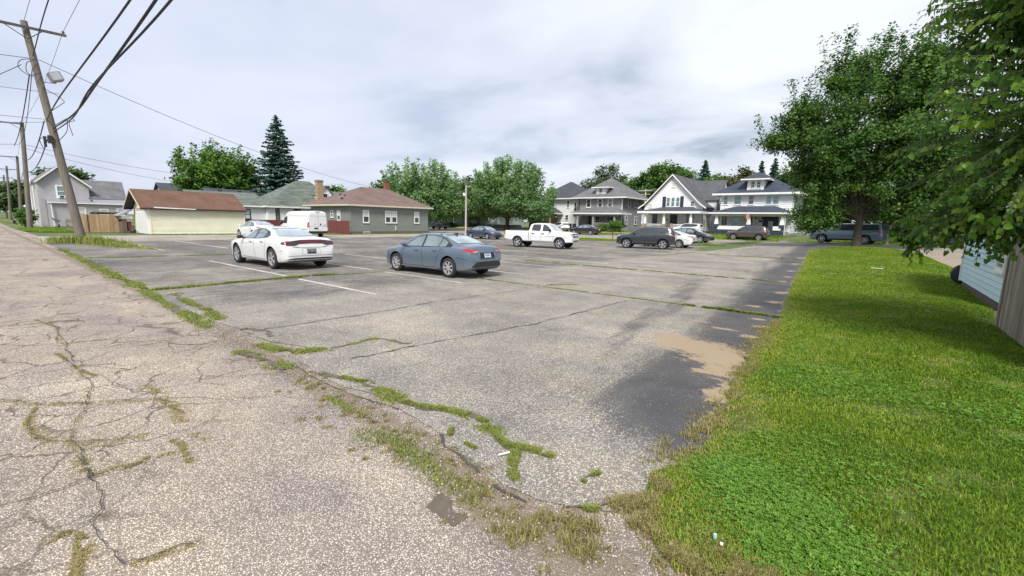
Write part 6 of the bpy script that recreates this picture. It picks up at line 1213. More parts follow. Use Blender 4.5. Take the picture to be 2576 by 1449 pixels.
# ---- large muscle saloon
S = dict(r=0.365, xr=-1.525, xf=1.525, half=0.95, tw=0.24, crown=0.04,
  top=[(-2.56, 0.62), (-2.53, 0.80), (-2.49, 0.97), (-2.44, 1.085), (-2.30, 1.11), (-1.78, 1.125), (-1.40, 1.25), (-1.0, 1.375), (-0.55, 1.455), (-0.1, 1.475), (0.25, 1.455), (0.55, 1.385), (0.9, 1.235), (1.2, 1.10), (1.35, 1.05), (1.85, 0.98), (2.2, 0.92), (2.38, 0.84), (2.46, 0.66), (2.49, 0.5)],
  belt=[(-2.56, 0.58), (-2.46, 0.95), (-2.2, 1.035), (-1.6, 1.06), (-0.9, 1.03), (-0.2, 0.985), (0.8, 0.97), (1.3, 0.945), (1.85, 0.88), (2.3, 0.78), (2.49, 0.45)],
  ws=[(-2.56, 0.74), (-2.53, 0.82), (-2.46, 0.88), (-2.25, 0.925), (-1.6, 0.955), (-0.7, 0.935), (0.8, 0.93), (1.5, 0.95), (2.0, 0.92), (2.3, 0.85), (2.42, 0.72), (2.49, 0.55)],
  wt=[(-2.56, 0.72), (-2.3, 0.78), (-1.8, 0.73), (-1.0, 0.60), (-0.2, 0.60), (0.5, 0.595), (1.2, 0.74), (1.9, 0.78), (2.49, 0.5)],
  bot=[(-2.56, 0.36), (-2.35, 0.27), (-1.9, 0.22), (2.0, 0.19), (2.49, 0.22)])
C2 = Type(S, 'muscle'); C2.wheel = wheel_meshes(0.365, 0.24, 5, 'twin')
C2.decal('window_trim', 'side', [(0.95, 0.985), (0.42, 1.30), (0.05, 1.385), (-0.45, 1.385), (-0.86, 1.30), (-1.12, 1.16), (-1.12, 1.085), (-0.5, 1.03)], 'black_plastic', 0.004, 0)
C2.decal('side_window', 'side', [(0.85, 1.005), (0.40, 1.275), (0.02, 1.358), (-0.06, 1.03)], 'car_glass', 0.008, 0); C2.decal('side_window', 'side', [(-0.15, 1.03), (-0.08, 1.36), (-0.45, 1.36), (-0.78, 1.285), (-0.78, 1.07)], 'car_glass', 0.008, 0); C2.decal('side_window', 'side', [(-0.82, 1.075), (-0.82, 1.27), (-1.07, 1.145), (-1.07, 1.095)], 'car_glass_dark', 0.008, 0)
C2.decal('rear_trim', 'rear', [(-0.70, 1.135), (0.70, 1.135), (0.53, 1.405), (-0.53, 1.405)], 'black_plastic', 0.004); C2.decal('rear_window', 'rear', [(-0.66, 1.15), (0.66, 1.15), (0.50, 1.395), (-0.50, 1.395)], 'rear_glass', 0.009); C2.decal('windscreen', 'front', [(-0.68, 1.12), (0.68, 1.12), (0.53, 1.40), (-0.53, 1.40)], 'windscreen_glass', 0.008)
bar = [(-0.83, 0.985), (-0.5, 1.03), (0, 1.04), (0.5, 1.03), (0.83, 0.985), (0.835, 0.875), (0.55, 0.865), (0.40, 0.925), (0, 0.935), (-0.40, 0.925), (-0.55, 0.865), (-0.835, 0.875)]
C2.decal('lamp_outline', 'rear', [(a * 1.015, b + (0.012 if b > 0.95 else -0.014)) for a, b in bar], 'lamp_red', 0.012); C2.decal('tail_lamp', 'rear', bar, 'lamp_dark_red', 0.018)
for i in range(5): C2.decal('lamp_segment', 'rear', [(-0.30 + i * 0.125, 0.985), (-0.20 + i * 0.125, 0.985), (-0.21 + i * 0.125, 1.0), (-0.29 + i * 0.125, 1.0)], 'lamp_red', 0.023)
for sg in (1, -1):
    C2.decal('lamp_segment', 'rear', [(sg * 0.50, 0.915), (sg * 0.78, 0.905), (sg * 0.78, 0.955), (sg * 0.50, 0.965)], 'car_glass_dark', 0.023); C2.decal('tail_lamp', 'side', [(-2.47, 0.89), (-2.28, 0.90), (-2.28, 0.97), (-2.45, 0.985)], 'lamp_dark_red', 0.010, sg)
    C2.decal('exhaust', 'rear', [(sg * 0.52, 0.325), (sg * 0.74, 0.325), (sg * 0.76, 0.385), (sg * 0.55, 0.385)], 'chrome', 0.012); C2.decal('head_lamp', 'front', [(sg * 0.42, 0.72), (sg * 0.80, 0.74), (sg * 0.82, 0.82), (sg * 0.42, 0.82)], 'lamp_clear', 0.008)
    C2.decal('side_marker', 'side', [(-2.30, 0.655), (-2.24, 0.655), (-2.24, 0.68), (-2.30, 0.68)], 'lamp_red', 0.01, sg)
C2.decal('bumper_insert', 'rear', [(-0.80, 0.30), (0.80, 0.30), (0.84, 0.40), (0.62, 0.43), (-0.62, 0.43), (-0.84, 0.40)], 'black_plastic', 0.006); C2.decal('plate_recess', 'rear', [(-0.34, 0.56), (0.34, 0.56), (0.30, 0.75), (-0.30, 0.75)], 'seam', 0.002); C2.decal('recess_panel', 'rear', [(-0.33, 0.565), (0.33, 0.565), (0.295, 0.742), (-0.295, 0.742)], 'paint', 0.004); C2.decal('plate', 'rear', [(-0.16, 0.58), (0.16, 0.58), (0.16, 0.735), (-0.16, 0.735)], 'plate_dark', 0.016)
C2.decal('grille', 'front', [(-0.7, 0.35), (0.7, 0.35), (0.6, 0.68), (-0.6, 0.68)], 'black_plastic', 0.008)
C2.decal('bumper_line', 'rear', [(-0.80, 0.495), (0.80, 0.495), (0.80, 0.507), (-0.80, 0.507)], 'seam', 0.004); C2.decal('spoiler', 'top', [(-2.47, -0.72), (-2.47, 0.72), (-2.36, 0.78), (-2.36, -0.78)], 'paint', 0.035)
for sg in (1, -1): C2.decal('badge', 'rear', [(sg * 0.42, 0.80), (sg * 0.64, 0.80), (sg * 0.64, 0.815), (sg * 0.42, 0.815)], 'chrome', 0.008)
for p in ([(1.02, 0.96), (1.02, 0.75), (0.95, 0.32)], [(-0.10, 1.02), (-0.12, 0.6), (-0.14, 0.30)], [(-1.14, 1.08), (-1.12, 0.9), (-0.98, 0.60), (-0.93, 0.34)], [(0.95, 0.32), (-0.93, 0.32)]): C2.seam(p)
C2.seam([(0.95, 0.80), (0.3, 0.86), (-0.3, 0.875)], wd=0.02, mat='paint', name='body_crease', off=0.012)
C2.seam([(-0.76, 1.03), (-0.60, 0.80), (-0.40, 0.78), (0.40, 0.78), (0.60, 0.80), (0.76, 1.03)], 'rear', 1)
C2.onside('handle', 0.12, 0.90, 0.22, 0.03, 0.05, 'chrome'); C2.onside('handle', -0.82, 0.935, 0.22, 0.03, 0.05, 'chrome'); C2.mirror(0.82, 1.02, 'black_plastic', w_=0.22)
# ---- sport utility
S = dict(r=0.36, xr=-1.34, xf=1.34, half=0.925, tw=0.235, gap=0.075, crown=0.03,
  top=[(-2.20, 0.66), (-2.18, 0.90), (-2.13, 1.12), (-2.02, 1.36), (-1.86, 1.56), (-1.70, 1.635), (-1.2, 1.665), (-0.4, 1.67), (0.1, 1.655), (0.42, 1.59), (0.80, 1.38), (1.08, 1.20), (1.22, 1.14), (1.7, 1.08), (2.0, 1.02), (2.12, 0.90), (2.18, 0.68)],
  belt=[(-2.20, 0.62), (-2.1, 1.06), (-1.8, 1.13), (-1.0, 1.10), (0.8, 1.04), (1.2, 1.02), (1.8, 0.96), (2.1, 0.84), (2.18, 0.6)],
  ws=[(-2.20, 0.74), (-2.16, 0.82), (-2.0, 0.88), (-1.5, 0.925), (1.4, 0.925), (1.8, 0.90), (2.02, 0.82), (2.13, 0.70), (2.18, 0.58)],
  wt=[(-2.20, 0.70), (-1.9, 0.66), (-1.6, 0.68), (-0.4, 0.69), (0.4, 0.66), (1.2, 0.78), (1.9, 0.78), (2.18, 0.55)],
  bot=[(-2.20, 0.42), (-1.9, 0.32), (1.8, 0.28), (2.18, 0.34)])
C3 = Type(S, 'utility'); C3.wheel = wheel_meshes(0.36, 0.235, 5, 'twin')
C3.decal('window_trim', 'side', [(0.88, 1.09), (0.38, 1.49), (0.05, 1.575), (-1.0, 1.585), (-1.62, 1.53), (-1.78, 1.32), (-1.5, 1.19), (-0.8, 1.13)], 'black_plastic', 0.004, 0)
C3.decal('side_window', 'side', [(0.78, 1.11), (0.36, 1.47), (0.02, 1.55), (-0.04, 1.13)], 'car_glass_dark', 0.008, 0); C3.decal('side_window', 'side', [(-0.12, 1.135), (-0.09, 1.555), (-0.86, 1.56), (-1.0, 1.17)], 'car_glass_dark', 0.008, 0); C3.decal('side_window', 'side', [(-1.06, 1.185), (-0.93, 1.56), (-1.55, 1.51), (-1.68, 1.32), (-1.45, 1.215)], 'car_glass_dark', 0.008, 0)
C3.decal('rear_trim', 'rear', [(-0.70, 1.17), (0.70, 1.17), (0.58, 1.56), (-0.58, 1.56)], 'black_plastic', 0.004); C3.decal('rear_window', 'rear', [(-0.65, 1.19), (0.65, 1.19), (0.55, 1.53), (-0.55, 1.53)], 'car_glass_dark', 0.008); C3.decal('windscreen', 'front', [(-0.70, 1.22), (0.70, 1.22), (0.58, 1.58), (-0.58, 1.58)], 'windscreen_glass', 0.008)
for sg in (1, -1):
    C3.decal('tail_lamp', 'rear', [(sg * 0.46, 0.98), (sg * 0.80, 0.95), (sg * 0.82, 1.09), (sg * 0.50, 1.09)], 'lamp_red', 0.008); C3.decal('tail_lamp', 'side', [(-2.15, 0.96), (-1.84, 1.02), (-1.84, 1.09), (-2.10, 1.09)], 'lamp_red', 0.008, sg)
    C3.decal('head_lamp', 'front', [(sg * 0.45, 0.88), (sg * 0.78, 0.87), (sg * 0.80, 0.97), (sg * 0.45, 0.97)], 'lamp_clear', 0.008); C3.decal('head_lamp', 'side', [(2.08, 0.88), (1.82, 0.94), (1.82, 1.0), (2.04, 0.98)], 'lamp_clear', 0.008, sg)
C3.decal('cladding', 'side', [(0.94, 0.30), (-0.92, 0.30), (-0.92, 0.45), (0.94, 0.45)], 'black_plastic', 0.012, 0); C3.decal('bumper_insert', 'rear', [(-0.78, 0.46), (0.78, 0.46), (0.78, 0.62), (-0.78, 0.62)], 'black_plastic', 0.01); C3.decal('plate', 'rear', [(-0.155, 0.78), (0.155, 0.78), (0.155, 0.93), (-0.155, 0.93)], 'plate_white', 0.014)
C3.decal('grille', 'front', [(-0.42, 0.82), (0.42, 0.82), (0.42, 0.96), (-0.42, 0.96)], 'black_plastic', 0.008); C3.decal('bumper_insert', 'front', [(-0.6, 0.42), (0.6, 0.42), (0.6, 0.62), (-0.6, 0.62)], 'black_plastic', 0.008)
C3.decal('spoiler', 'top', [(-1.98, -0.6), (-1.98, 0.6), (-1.78, 0.62), (-1.78, -0.62)], 'paint', 0.05)
for p in ([(0.98, 1.06), (0.98, 0.8), (0.92, 0.45)], [(-0.08, 1.12), (-0.09, 0.45)], [(-1.03, 1.15), (-0.98, 0.95), (-0.88, 0.7), (-0.88, 0.45)]): C3.seam(p)
C3.onside('handle', 0.15, 0.98, 0.2, 0.03, 0.05, 'paint'); C3.onside('handle', -0.75, 1.01, 0.2, 0.03, 0.05, 'paint'); C3.mirror(0.78, 1.14, 'paint', h=0.17)
for sg in (1, -1): C3.add('roof_rail', MB().tube([(0.2, sg * 0.60, 1.65), (0.1, sg * 0.61, 1.70), (-1.4, sg * 0.60, 1.70), (-1.5, sg * 0.59, 1.64)], 0.018, 6), 'black_plastic')
# ---- long utility wagon
import copy
S = copy.deepcopy(S)
def stretch(k): return [(x * 1.265 if x > -0.2 else x * 1.30 + 0.0, z) for x, z in k]
for c in ('top', 'belt', 'ws', 'wt', 'bot'): S[c] = [(x * 1.28, z) for x, z in S[c]]
for c in ('top', 'belt'): S[c] = [(x, z * 1.12) for x, z in S[c]]
S['ws'] = [(x, z * 1.09) for x, z in S['ws']]; S['wt'] = [(x, z * 1.10) for x, z in S['wt']]; S.update(xr=-1.65, xf=1.65, r=0.40, half=1.01)
S['top'] = [(-2.82, 0.75), (-2.80, 1.1), (-2.74, 1.40), (-2.66, 1.68), (-2.55, 1.82), (-2.2, 1.875), (-0.6, 1.885), (0.3, 1.86), (0.6, 1.79), (1.0, 1.53), (1.28, 1.33), (1.45, 1.27), (2.2, 1.2), (2.55, 1.13), (2.7, 1.0), (2.79, 0.75)]
C4 = Type(S, 'wagon'); C4.wheel = wheel_meshes(0.40, 0.26, 6, 'five')
C4.decal('window_trim', 'side', [(1.1, 1.21), (0.55, 1.68), (0.1, 1.77), (-2.4, 1.77), (-2.56, 1.30), (-1.0, 1.24)], 'black_plastic', 0.004, 0)
for q in ([(1.0, 1.23), (0.52, 1.65), (0.12, 1.74), (0.05, 1.25)], [(-0.05, 1.26), (0.0, 1.74), (-1.0, 1.74), (-1.1, 1.28)], [(-1.2, 1.28), (-1.12, 1.74), (-2.34, 1.73), (-2.48, 1.32)]): C4.decal('side_window', 'side', q, 'car_glass_dark', 0.008, 0)
C4.decal('windscreen', 'front', [(-0.74, 1.36), (0.74, 1.36), (0.62, 1.78), (-0.62, 1.78)], 'windscreen_glass', 0.008); C4.decal('rear_window', 'rear', [(-0.72, 1.32), (0.72, 1.32), (0.6, 1.75), (-0.6, 1.75)], 'car_glass_dark', 0.008)
for sg in (1, -1):
    C4.decal('tail_lamp', 'side', [(-2.78, 1.0), (-2.6, 1.0), (-2.6, 1.32), (-2.74, 1.32)], 'lamp_red', 0.01, sg); C4.decal('tail_lamp', 'rear', [(sg * 0.74, 1.0), (sg * 0.9, 1.0), (sg * 0.88, 1.32), (sg * 0.74, 1.32)], 'lamp_red', 0.01); C4.decal('head_lamp', 'front', [(sg * 0.5, 0.95), (sg * 0.85, 0.95), (sg * 0.85, 1.08), (sg * 0.5, 1.08)], 'lamp_clear', 0.008)
for p in ([(1.25, 1.2), (1.2, 0.9), (1.1, 0.4)], [(0.0, 1.24), (0.0, 0.4)], [(-1.15, 1.26), (-1.1, 0.9), (-1.1, 0.5)]): C4.seam(p)
C4.decal('grille', 'front', [(-0.45, 0.85), (0.45, 0.85), (0.45, 1.05), (-0.45, 1.05)], 'black_plastic', 0.008); C4.decal('cladding', 'side', [(1.1, 0.34), (-1.15, 0.34), (-1.15, 0.46), (1.1, 0.46)], 'black_plastic', 0.012, 0); C4.onside('handle', 0.25, 1.08, 0.2, 0.04, 0.05, 'paint'); C4.onside('handle', -0.85, 1.1, 0.2, 0.04, 0.05, 'paint'); C4.mirror(0.95, 1.26, 'paint', h=0.2, w_=0.25)
# ---- crew cab pickup
S = dict(r=0.41, xr=-1.78, xf=1.78, half=1.0, tw=0.27, gap=0.075, crown=0.03, edge=0.08,
  top=[(-2.98, 0.80), (-2.97, 1.25), (-2.93, 1.335), (-0.83, 1.345), (-0.80, 1.36), (-0.72, 1.82), (-0.60, 1.895), (-0.1, 1.925), (0.5, 1.91), (0.80, 1.85), (1.15, 1.56), (1.42, 1.36), (1.55, 1.325), (2.3, 1.27), (2.62, 1.22), (2.72, 1.10), (2.76, 0.75)],
  belt=[(-2.98, 0.78), (-2.9, 1.27), (-0.85, 1.28), (-0.7, 1.27), (1.3, 1.22), (2.3, 1.15), (2.65, 1.05), (2.76, 0.7)],
  ws=[(-2.98, 0.94), (-2.9, 0.975), (-2.4, 1.0), (1.6, 1.0), (2.3, 0.98), (2.6, 0.92), (2.72, 0.85), (2.76, 0.80)],
  wt=[(-2.98, 0.92), (-0.85, 0.95), (-0.7, 0.74), (0.4, 0.73), (0.85, 0.70), (1.45, 0.84), (2.4, 0.86), (2.76, 0.76)],
  bot=[(-2.98, 0.62), (-2.6, 0.52), (-0.9, 0.48), (2.2, 0.44), (2.76, 0.50)])
C5 = Type(S, 'pickup'); C5.wheel = wheel_meshes(0.41, 0.27, 5, 'five')
C5.decal('side_window', 'side', [(1.12, 1.30), (0.78, 1.68), (0.55, 1.80), (0.36, 1.82), (0.36, 1.31)], 'car_glass_dark', 0.008, 0); C5.decal('side_window', 'side', [(0.18, 1.315), (0.18, 1.82), (-0.40, 1.81), (-0.50, 1.74), (-0.58, 1.34)], 'car_glass_dark', 0.008, 0)
C5.decal('windscreen', 'front', [(-0.76, 1.38), (0.76, 1.38), (0.63, 1.83), (-0.63, 1.83)], 'windscreen_glass', 0.008); C5.decal('rear_window', 'rear', [(-0.6, 1.42), (0.6, 1.42), (0.56, 1.78), (-0.56, 1.78)], 'car_glass_dark', 0.008)
gr = [(-0.50, 0.86), (0.50, 0.86), (0.55, 1.17), (-0.55, 1.17)]; C5.decal('grille', 'front', gr, 'black_plastic', 0.008); C5.decal('grille_bar', 'front', [(-0.05, 0.86), (0.05, 0.86), (0.05, 1.17), (-0.05, 1.17)], 'paint', 0.03); C5.decal('grille_bar', 'front', [(-0.52, 0.985), (0.52, 0.985), (0.53, 1.05), (-0.53, 1.05)], 'paint', 0.028)
C5.decal('bumper_insert', 'front', [(-0.5, 0.56), (0.5, 0.56), (0.5, 0.65), (-0.5, 0.65)], 'black_plastic', 0.01)
for sg in (1, -1):
    C5.decal('head_lamp', 'front', [(sg * 0.56, 0.98), (sg * 0.86, 0.98), (sg * 0.88, 1.15), (sg * 0.58, 1.17)], 'lamp_clear', 0.01); C5.decal('head_lamp', 'side', [(2.72, 0.98), (2.42, 1.0), (2.42, 1.13), (2.66, 1.12)], 'lamp_clear', 0.01, sg); C5.decal('indicator', 'side', [(2.52, 0.99), (2.44, 1.0), (2.44, 1.05), (2.52, 1.05)], 'lamp_amber', 0.014, sg)
    C5.decal('tail_lamp', 'side', [(-2.965, 0.98), (-2.86, 0.98), (-2.86, 1.27), (-2.95, 1.27)], 'lamp_red', 0.01, sg); C5.decal('tail_lamp', 'rear', [(sg * 0.80, 0.98), (sg * 0.93, 0.98), (sg * 0.93, 1.26), (sg * 0.80, 1.26)], 'lamp_red', 0.01); C5.decal('fog_lamp', 'front', [(sg * 0.62, 0.60), (sg * 0.76, 0.60), (sg * 0.76, 0.68), (sg * 0.62, 0.68)], 'lamp_clear', 0.012)
for p in ([(1.28, 1.22), (1.28, 0.9), (1.2, 0.53)], [(0.27, 1.28), (0.27, 0.55)], [(-0.62, 1.3), (-0.58, 0.9), (-0.62, 0.55)], [(1.2, 0.56), (-0.62, 0.56)]): C5.seam(p, wd=0.016)
C5.seam([(-0.80, 1.30), (-0.80, 0.50)], wd=0.035, name='cab_gap'); C5.seam([(2.3, 0.88), (0.6, 0.93)], wd=0.018, mat='black_plastic', name='stripe'); C5.seam([(-2.9, 1.20), (-0.85, 1.20)], wd=0.01)
C5.onside('handle', 0.42, 1.12, 0.2, 0.05, 0.05, 'black_plastic'); C5.onside('handle', -0.42, 1.12, 0.2, 0.05, 0.05, 'black_plastic'); C5.mirror(1.05, 1.36, 'black_plastic', h=0.24, w_=0.28)
mb = MB(); mb.box(-3.12, -2.95, -0.9, 0.9, 0.58, 0.76); C5.add('rear_bumper', mb, 'chrome', None, 30); mb = MB(); mb.box(-2.9, -0.85, -0.86, 0.86, 1.342, 1.352); C5.add('bed_cover', mb, 'black_plastic', None, 30)
# ---- cargo van
S = dict(r=0.35, xr=-1.75, xf=2.0, half=1.02, tw=0.23, gap=0.06, crown=0.05, edge=0.16,
  top=[(-3.0, 0.9), (-2.99, 2.30), (-2.95, 2.46), (-2.8, 2.52), (-1, 2.53), (1.0, 2.50), (1.5, 2.40), (1.9, 2.05), (2.25, 1.62), (2.45, 1.38), (2.75, 1.2), (2.92, 0.95), (2.98, 0.6)],
  belt=[(-3.0, 0.85), (-2.98, 1.25), (1.5, 1.25), (2.2, 1.2), (2.7, 1.05), (2.98, 0.5)],
  ws=[(-3.0, 0.97), (-2.9, 1.02), (2.0, 1.02), (2.5, 0.98), (2.8, 0.86), (2.98, 0.6)],
  wt=[(-3.0, 0.84), (-2.9, 0.86), (1.0, 0.86), (1.6, 0.80), (2.3, 0.78), (2.98, 0.55)],
  bot=[(-3.0, 0.42), (-2.6, 0.34), (2.5, 0.28), (2.98, 0.32)])
C6 = Type(S, 'van'); C6.wheel = wheel_meshes(0.35, 0.23, 8, 'wide')
C6.decal('side_window', 'side', [(2.2, 1.28), (1.85, 1.75), (1.55, 1.95), (1.15, 1.95), (1.15, 1.28)], 'car_glass_dark', 0.008, 0); C6.decal('windscreen', 'front', [(-0.78, 1.45), (0.78, 1.45), (0.7, 2.25), (-0.7, 2.25)], 'windscreen_glass', 0.008)
C6.decal('rear_bumper', 'rear', [(-1.0, 0.40), (1.0, 0.40), (1.0, 0.60), (-1.0, 0.60)], 'black_plastic', 0.05); C6.seam([(0, 0.62), (0, 2.42)], 'rear', 1, wd=0.02); C6.seam([(-0.9, 0.62), (-0.86, 2.42)], 'rear', 1); C6.seam([(0.9, 0.62), (0.86, 2.42)], 'rear', 1); C6.seam([(-0.9, 2.02), (0.9, 2.02)], 'rear', 1, wd=0.014); C6.seam([(-0.9, 1.05), (0.9, 1.05)], 'rear', 1, wd=0.014)
for sg in (1, -1):
    C6.decal('tail_lamp', 'rear', [(sg * 0.90, 0.95), (sg * 1.0, 0.95), (sg * 0.99, 1.45), (sg * 0.90, 1.45)], 'lamp_red', 0.012); C6.decal('tail_lamp', 'side', [(-2.99, 0.95), (-2.86, 0.95), (-2.86, 1.45), (-2.985, 1.45)], 'lamp_red', 0.012, sg); C6.decal('lamp_insert', 'rear', [(sg * 0.92, 1.05), (sg * 0.99, 1.05), (sg * 0.98, 1.22), (sg * 0.92, 1.22)], 'lamp_clear', 0.016)
    C6.decal('hinge', 'rear', [(sg * 0.88, 1.85), (sg * 0.96, 1.85), (sg * 0.96, 1.91), (sg * 0.88, 1.91)], 'metal_light', 0.02); C6.decal('head_lamp', 'front', [(sg * 0.5, 0.95), (sg * 0.8, 0.95), (sg * 0.8, 1.15), (sg * 0.5, 1.15)], 'lamp_clear', 0.01)
C6.decal('handle', 'rear', [(-0.30, 1.15), (-0.17, 1.15), (-0.17, 1.32), (-0.30, 1.32)], 'black_plastic', 0.02); C6.decal('emblem', 'rear', [(0.32 + 0.06 * math.cos(a), 1.25 + 0.06 * math.sin(a)) for a in [i * math.pi / 6 for i in range(12)]], 'metal_grey', 0.014); C6.decal('badge', 'rear', [(-0.78, 1.16), (-0.52, 1.16), (-0.52, 1.20), (-0.78, 1.20)], 'black_plastic', 0.014)
C6.decal('plate', 'rear', [(0.05, 0.78), (0.42, 0.78), (0.42, 0.93), (0.05, 0.93)], 'plate_dark', 0.014); C6.decal('brake_lamp', 'rear', [(-0.25, 2.40), (0.25, 2.40), (0.25, 2.45), (-0.25, 2.45)], 'lamp_dark_red', 0.02); C6.seam([(1.0, 1.3), (1.0, 0.45)], wd=0.02); C6.seam([(-2.9, 2.02), (0.9, 2.02)], wd=0.014); C6.seam([(-2.9, 0.75), (0.9, 0.75)], wd=0.03, mat='black_plastic', name='rub_strip'); C6.mirror(2.0, 1.32, 'black_plastic', l=0.2, h=0.38, w_=0.26)

PI = math.pi
cor = make_vehicle(C1, 'parked_car', 'slate blue saloon with red tail lamps parked alone nearest in the lot', 'car', -12.05, 10.66, PI + 0.02, 'paint_slate', 1.0)
cor_plate = MB(); cor_plate.box(-2.353, -2.3525, -0.14, 0.14, 0.80, 0.822); cor_plate.box(-2.353, -2.3525, -0.12, 0.12, 0.725, 0.785); cor_plate.box(-2.353, -2.3525, -0.10, 0.10, 0.688, 0.70)
for z0, z1, w1 in ((0.802, 0.822, 0.13), (0.728, 0.782, 0.115), (0.688, 0.700, 0.09)):
    p = C1.hit('rear', 0, (z0 + z1) / 2)
    mb = MB()
    n = 7 if z1 - z0 > 0.03 else 1
    for i in range(n): a = -w1 + 2 * w1 * i / n; mb.box(p.x - 0.024, p.x - 0.0215, a + 0.004, a + 2 * w1 / n - 0.008, z0, z1)
    mb.build('plate_print', 'ink_blue', cor, world=False)
p = C1.hit('rear', 0, 0.955); link('emblem', MB().tube([(p.x - 0.012, 0.055 * math.cos(a), 0.965 + 0.038 * math.sin(a)) for a in [i * PI / 8 for i in range(17)]], 0.007, 5).mesh('emblem', 'chrome'), cor)
chg = make_vehicle(C2, 'parked_car', 'white sports saloon with a full width dark red tail lamp bar', 'car', -18.25, 7.75, PI + 0.01, 'paint_white', 1.03)
f = bpy.data.curves.new('plate_text', 'FONT'); f.body = 'BTOFUR'; f.size = 0.074; f.align_x = 'CENTER'; f.extrude = 0.001; f.materials.append(MATS['ink_pale'])
p = C2.hit('rear', 0, 0.66); tx = bpy.data.objects.new('plate_text', f); COL.objects.link(tx); bpy.context.view_layer.update(); tm = bpy.data.meshes.new_from_object(tx.evaluated_get(bpy.context.evaluated_depsgraph_get())); bpy.data.objects.remove(tx); tm.materials.clear(); tm.materials.append(MATS['ink_pale']); tx = bpy.data.objects.new('plate_text', tm); COL.objects.link(tx); tx.parent = chg; tx.location = (p.x - 0.022, 0, 0.632); tx.rotation_euler = (PI / 2, 0, -PI / 2)
mb = MB(); mb.box(p.x - 0.0185, p.x - 0.017, -0.12, 0.12, 0.705, 0.722); mb.build('plate_print', 'ink_pale', chg, world=False)
make_vehicle(C1, 'parked_car', 'white saloon parked just behind the sports saloon near the white van', 'car', -41.1, 15.75, PI, 'paint_white', 1.05)
make_vehicle(C6, 'cargo_van', 'white high roof cargo van seen from behind beside the red fence', 'van', -43.6, 20.9, PI + 0.03, 'paint_white', 0.98)
make_vehicle(C5, 'pickup_truck', 'white crew cab pickup truck facing right in the middle of the lot', 'pickup truck', -18.85, 26.75, math.radians(11), 'paint_white', 0.93)
make_vehicle(C1, 'parked_car', 'small navy blue saloon parked behind the tail of the white pickup', 'car', -31.6, 34.2, math.radians(-4), 'paint_navy', 0.92)
make_vehicle(C3, 'sport_utility_car', 'dark charcoal sport utility car with bright wheels facing left in the lot', 'car', -13.65, 33.25, PI + math.radians(14), 'paint_charcoal', 1.0)
make_vehicle(C1, 'parked_car', 'white saloon mostly hidden behind the charcoal sport utility car', 'car', -13.4, 36.9, PI, 'paint_white', 1.0)
make_vehicle(C1, 'parked_car', 'dark green black saloon facing right at the kerb behind the charcoal sport utility car', 'car', -15.6, 49.9, math.radians(-3), 'paint_green_black', 1.08)
make_vehicle(C3, 'sport_utility_car', 'white sport utility car parked before the gabled house with black shutters', 'car', -22.0, 69.0, PI, 'paint_white', 1.0, z=0.42)
make_vehicle(C3, 'sport_utility_car', 'brown sport utility car parked in front of the blue roofed foursquare', 'car', -12.9, 65.0, PI, 'paint_brown', 1.12, z=0.0)
make_vehicle(C4, 'wagon', 'long light blue wagon parked across the street behind the large tree trunk', 'car', -2.0, 51.9, PI - math.radians(12), 'paint_sky', 1.0)
make_vehicle(C1, 'parked_car', 'black saloon parked at the kerb before the grey foursquare porch', 'car', -35.8, 62.4, PI, 'paint_black', 1.1, z=0.0)
make_vehicle(C5, 'pickup_truck', 'dark blue pickup truck parked at the corner of the grey green bungalow', 'pickup truck', -69.0, 60.3, PI, 'paint_navy', 1.0, z=0.0, overrides={('grille_bar', 'paint'): 'chrome'})
make_vehicle(C3, 'sport_utility_car', 'black sport utility car glimpsed under the near tree leaves', 'car', 5.2, 50.9, PI, 'paint_black', 1.0)
make_vehicle(C3, 'sport_utility_car', 'white sport utility car behind the hood of the white pickup', 'car', -43.5, 67.0, PI - 0.5, 'paint_white', 0.95)
# ================================================================== POLES, WIRES, SMALL THINGS
simple('wire_black', (0.02, 0.02, 0.024), 0.6, var=0); simple('wire_grey', (0.16, 0.16, 0.18), 0.5, var=0); simple('glass_insulator', (0.10, 0.08, 0.08), 0.3, var=0.1)
def pole(label, b, t, r, arm=None, brace=True):
    T = thing('utility_pole', label, 'utility pole', b, 0, 'utility poles along the alley'); b, t = Vector(b), Vector(t); mb = MB()
    n = 9; mb.tube([tuple(b + (t - b) * i / n) for i in range(n + 1)], [r * (1 - 0.36 * i / n) for i in range(n + 1)], 12); mb.build('pole', 'pole_wood', T, smooth=60)
    if arm:
        y0, y1, z, x = arm; mb = MB(); mb.obox((x + r, (y0 + y1) / 2, z), (0.05, 0, 0), (0, (y1 - y0) / 2, 0.04), (0, 0, 0.065)); mb.build('crossarm', 'arm_wood', T)
        for y in (y0 + 0.12, y1 - 0.12): MB().lathe([(0.02, 0), (0.025, 0.08), (0.07, 0.10), (0.07, 0.16), (0.04, 0.2), (0.001, 0.22)], 8, 'Z', (x + r, y, z + 0.06)).build('insulator', 'glass_insulator', T)
        if brace:
            yp = (b + (t - b) * (z - b.z) / (t.z - b.z)).y
            for yy in (yp - 0.85, yp + 0.6):
                if y0 < yy < y1: MB().tube([(x + r, yy, z - 0.06), (x + r, yp, z - 0.62)], 0.022, 5).build('brace', 'metal_dark', T)
    return T
p1 = pole('nearest leaning utility pole standing in weeds at the corner of the lot', (-37.8, 4.45, 0), (-38.1, 3.22, 12.4), 0.235, (1.7, 4.86, 12.02, -38.05))
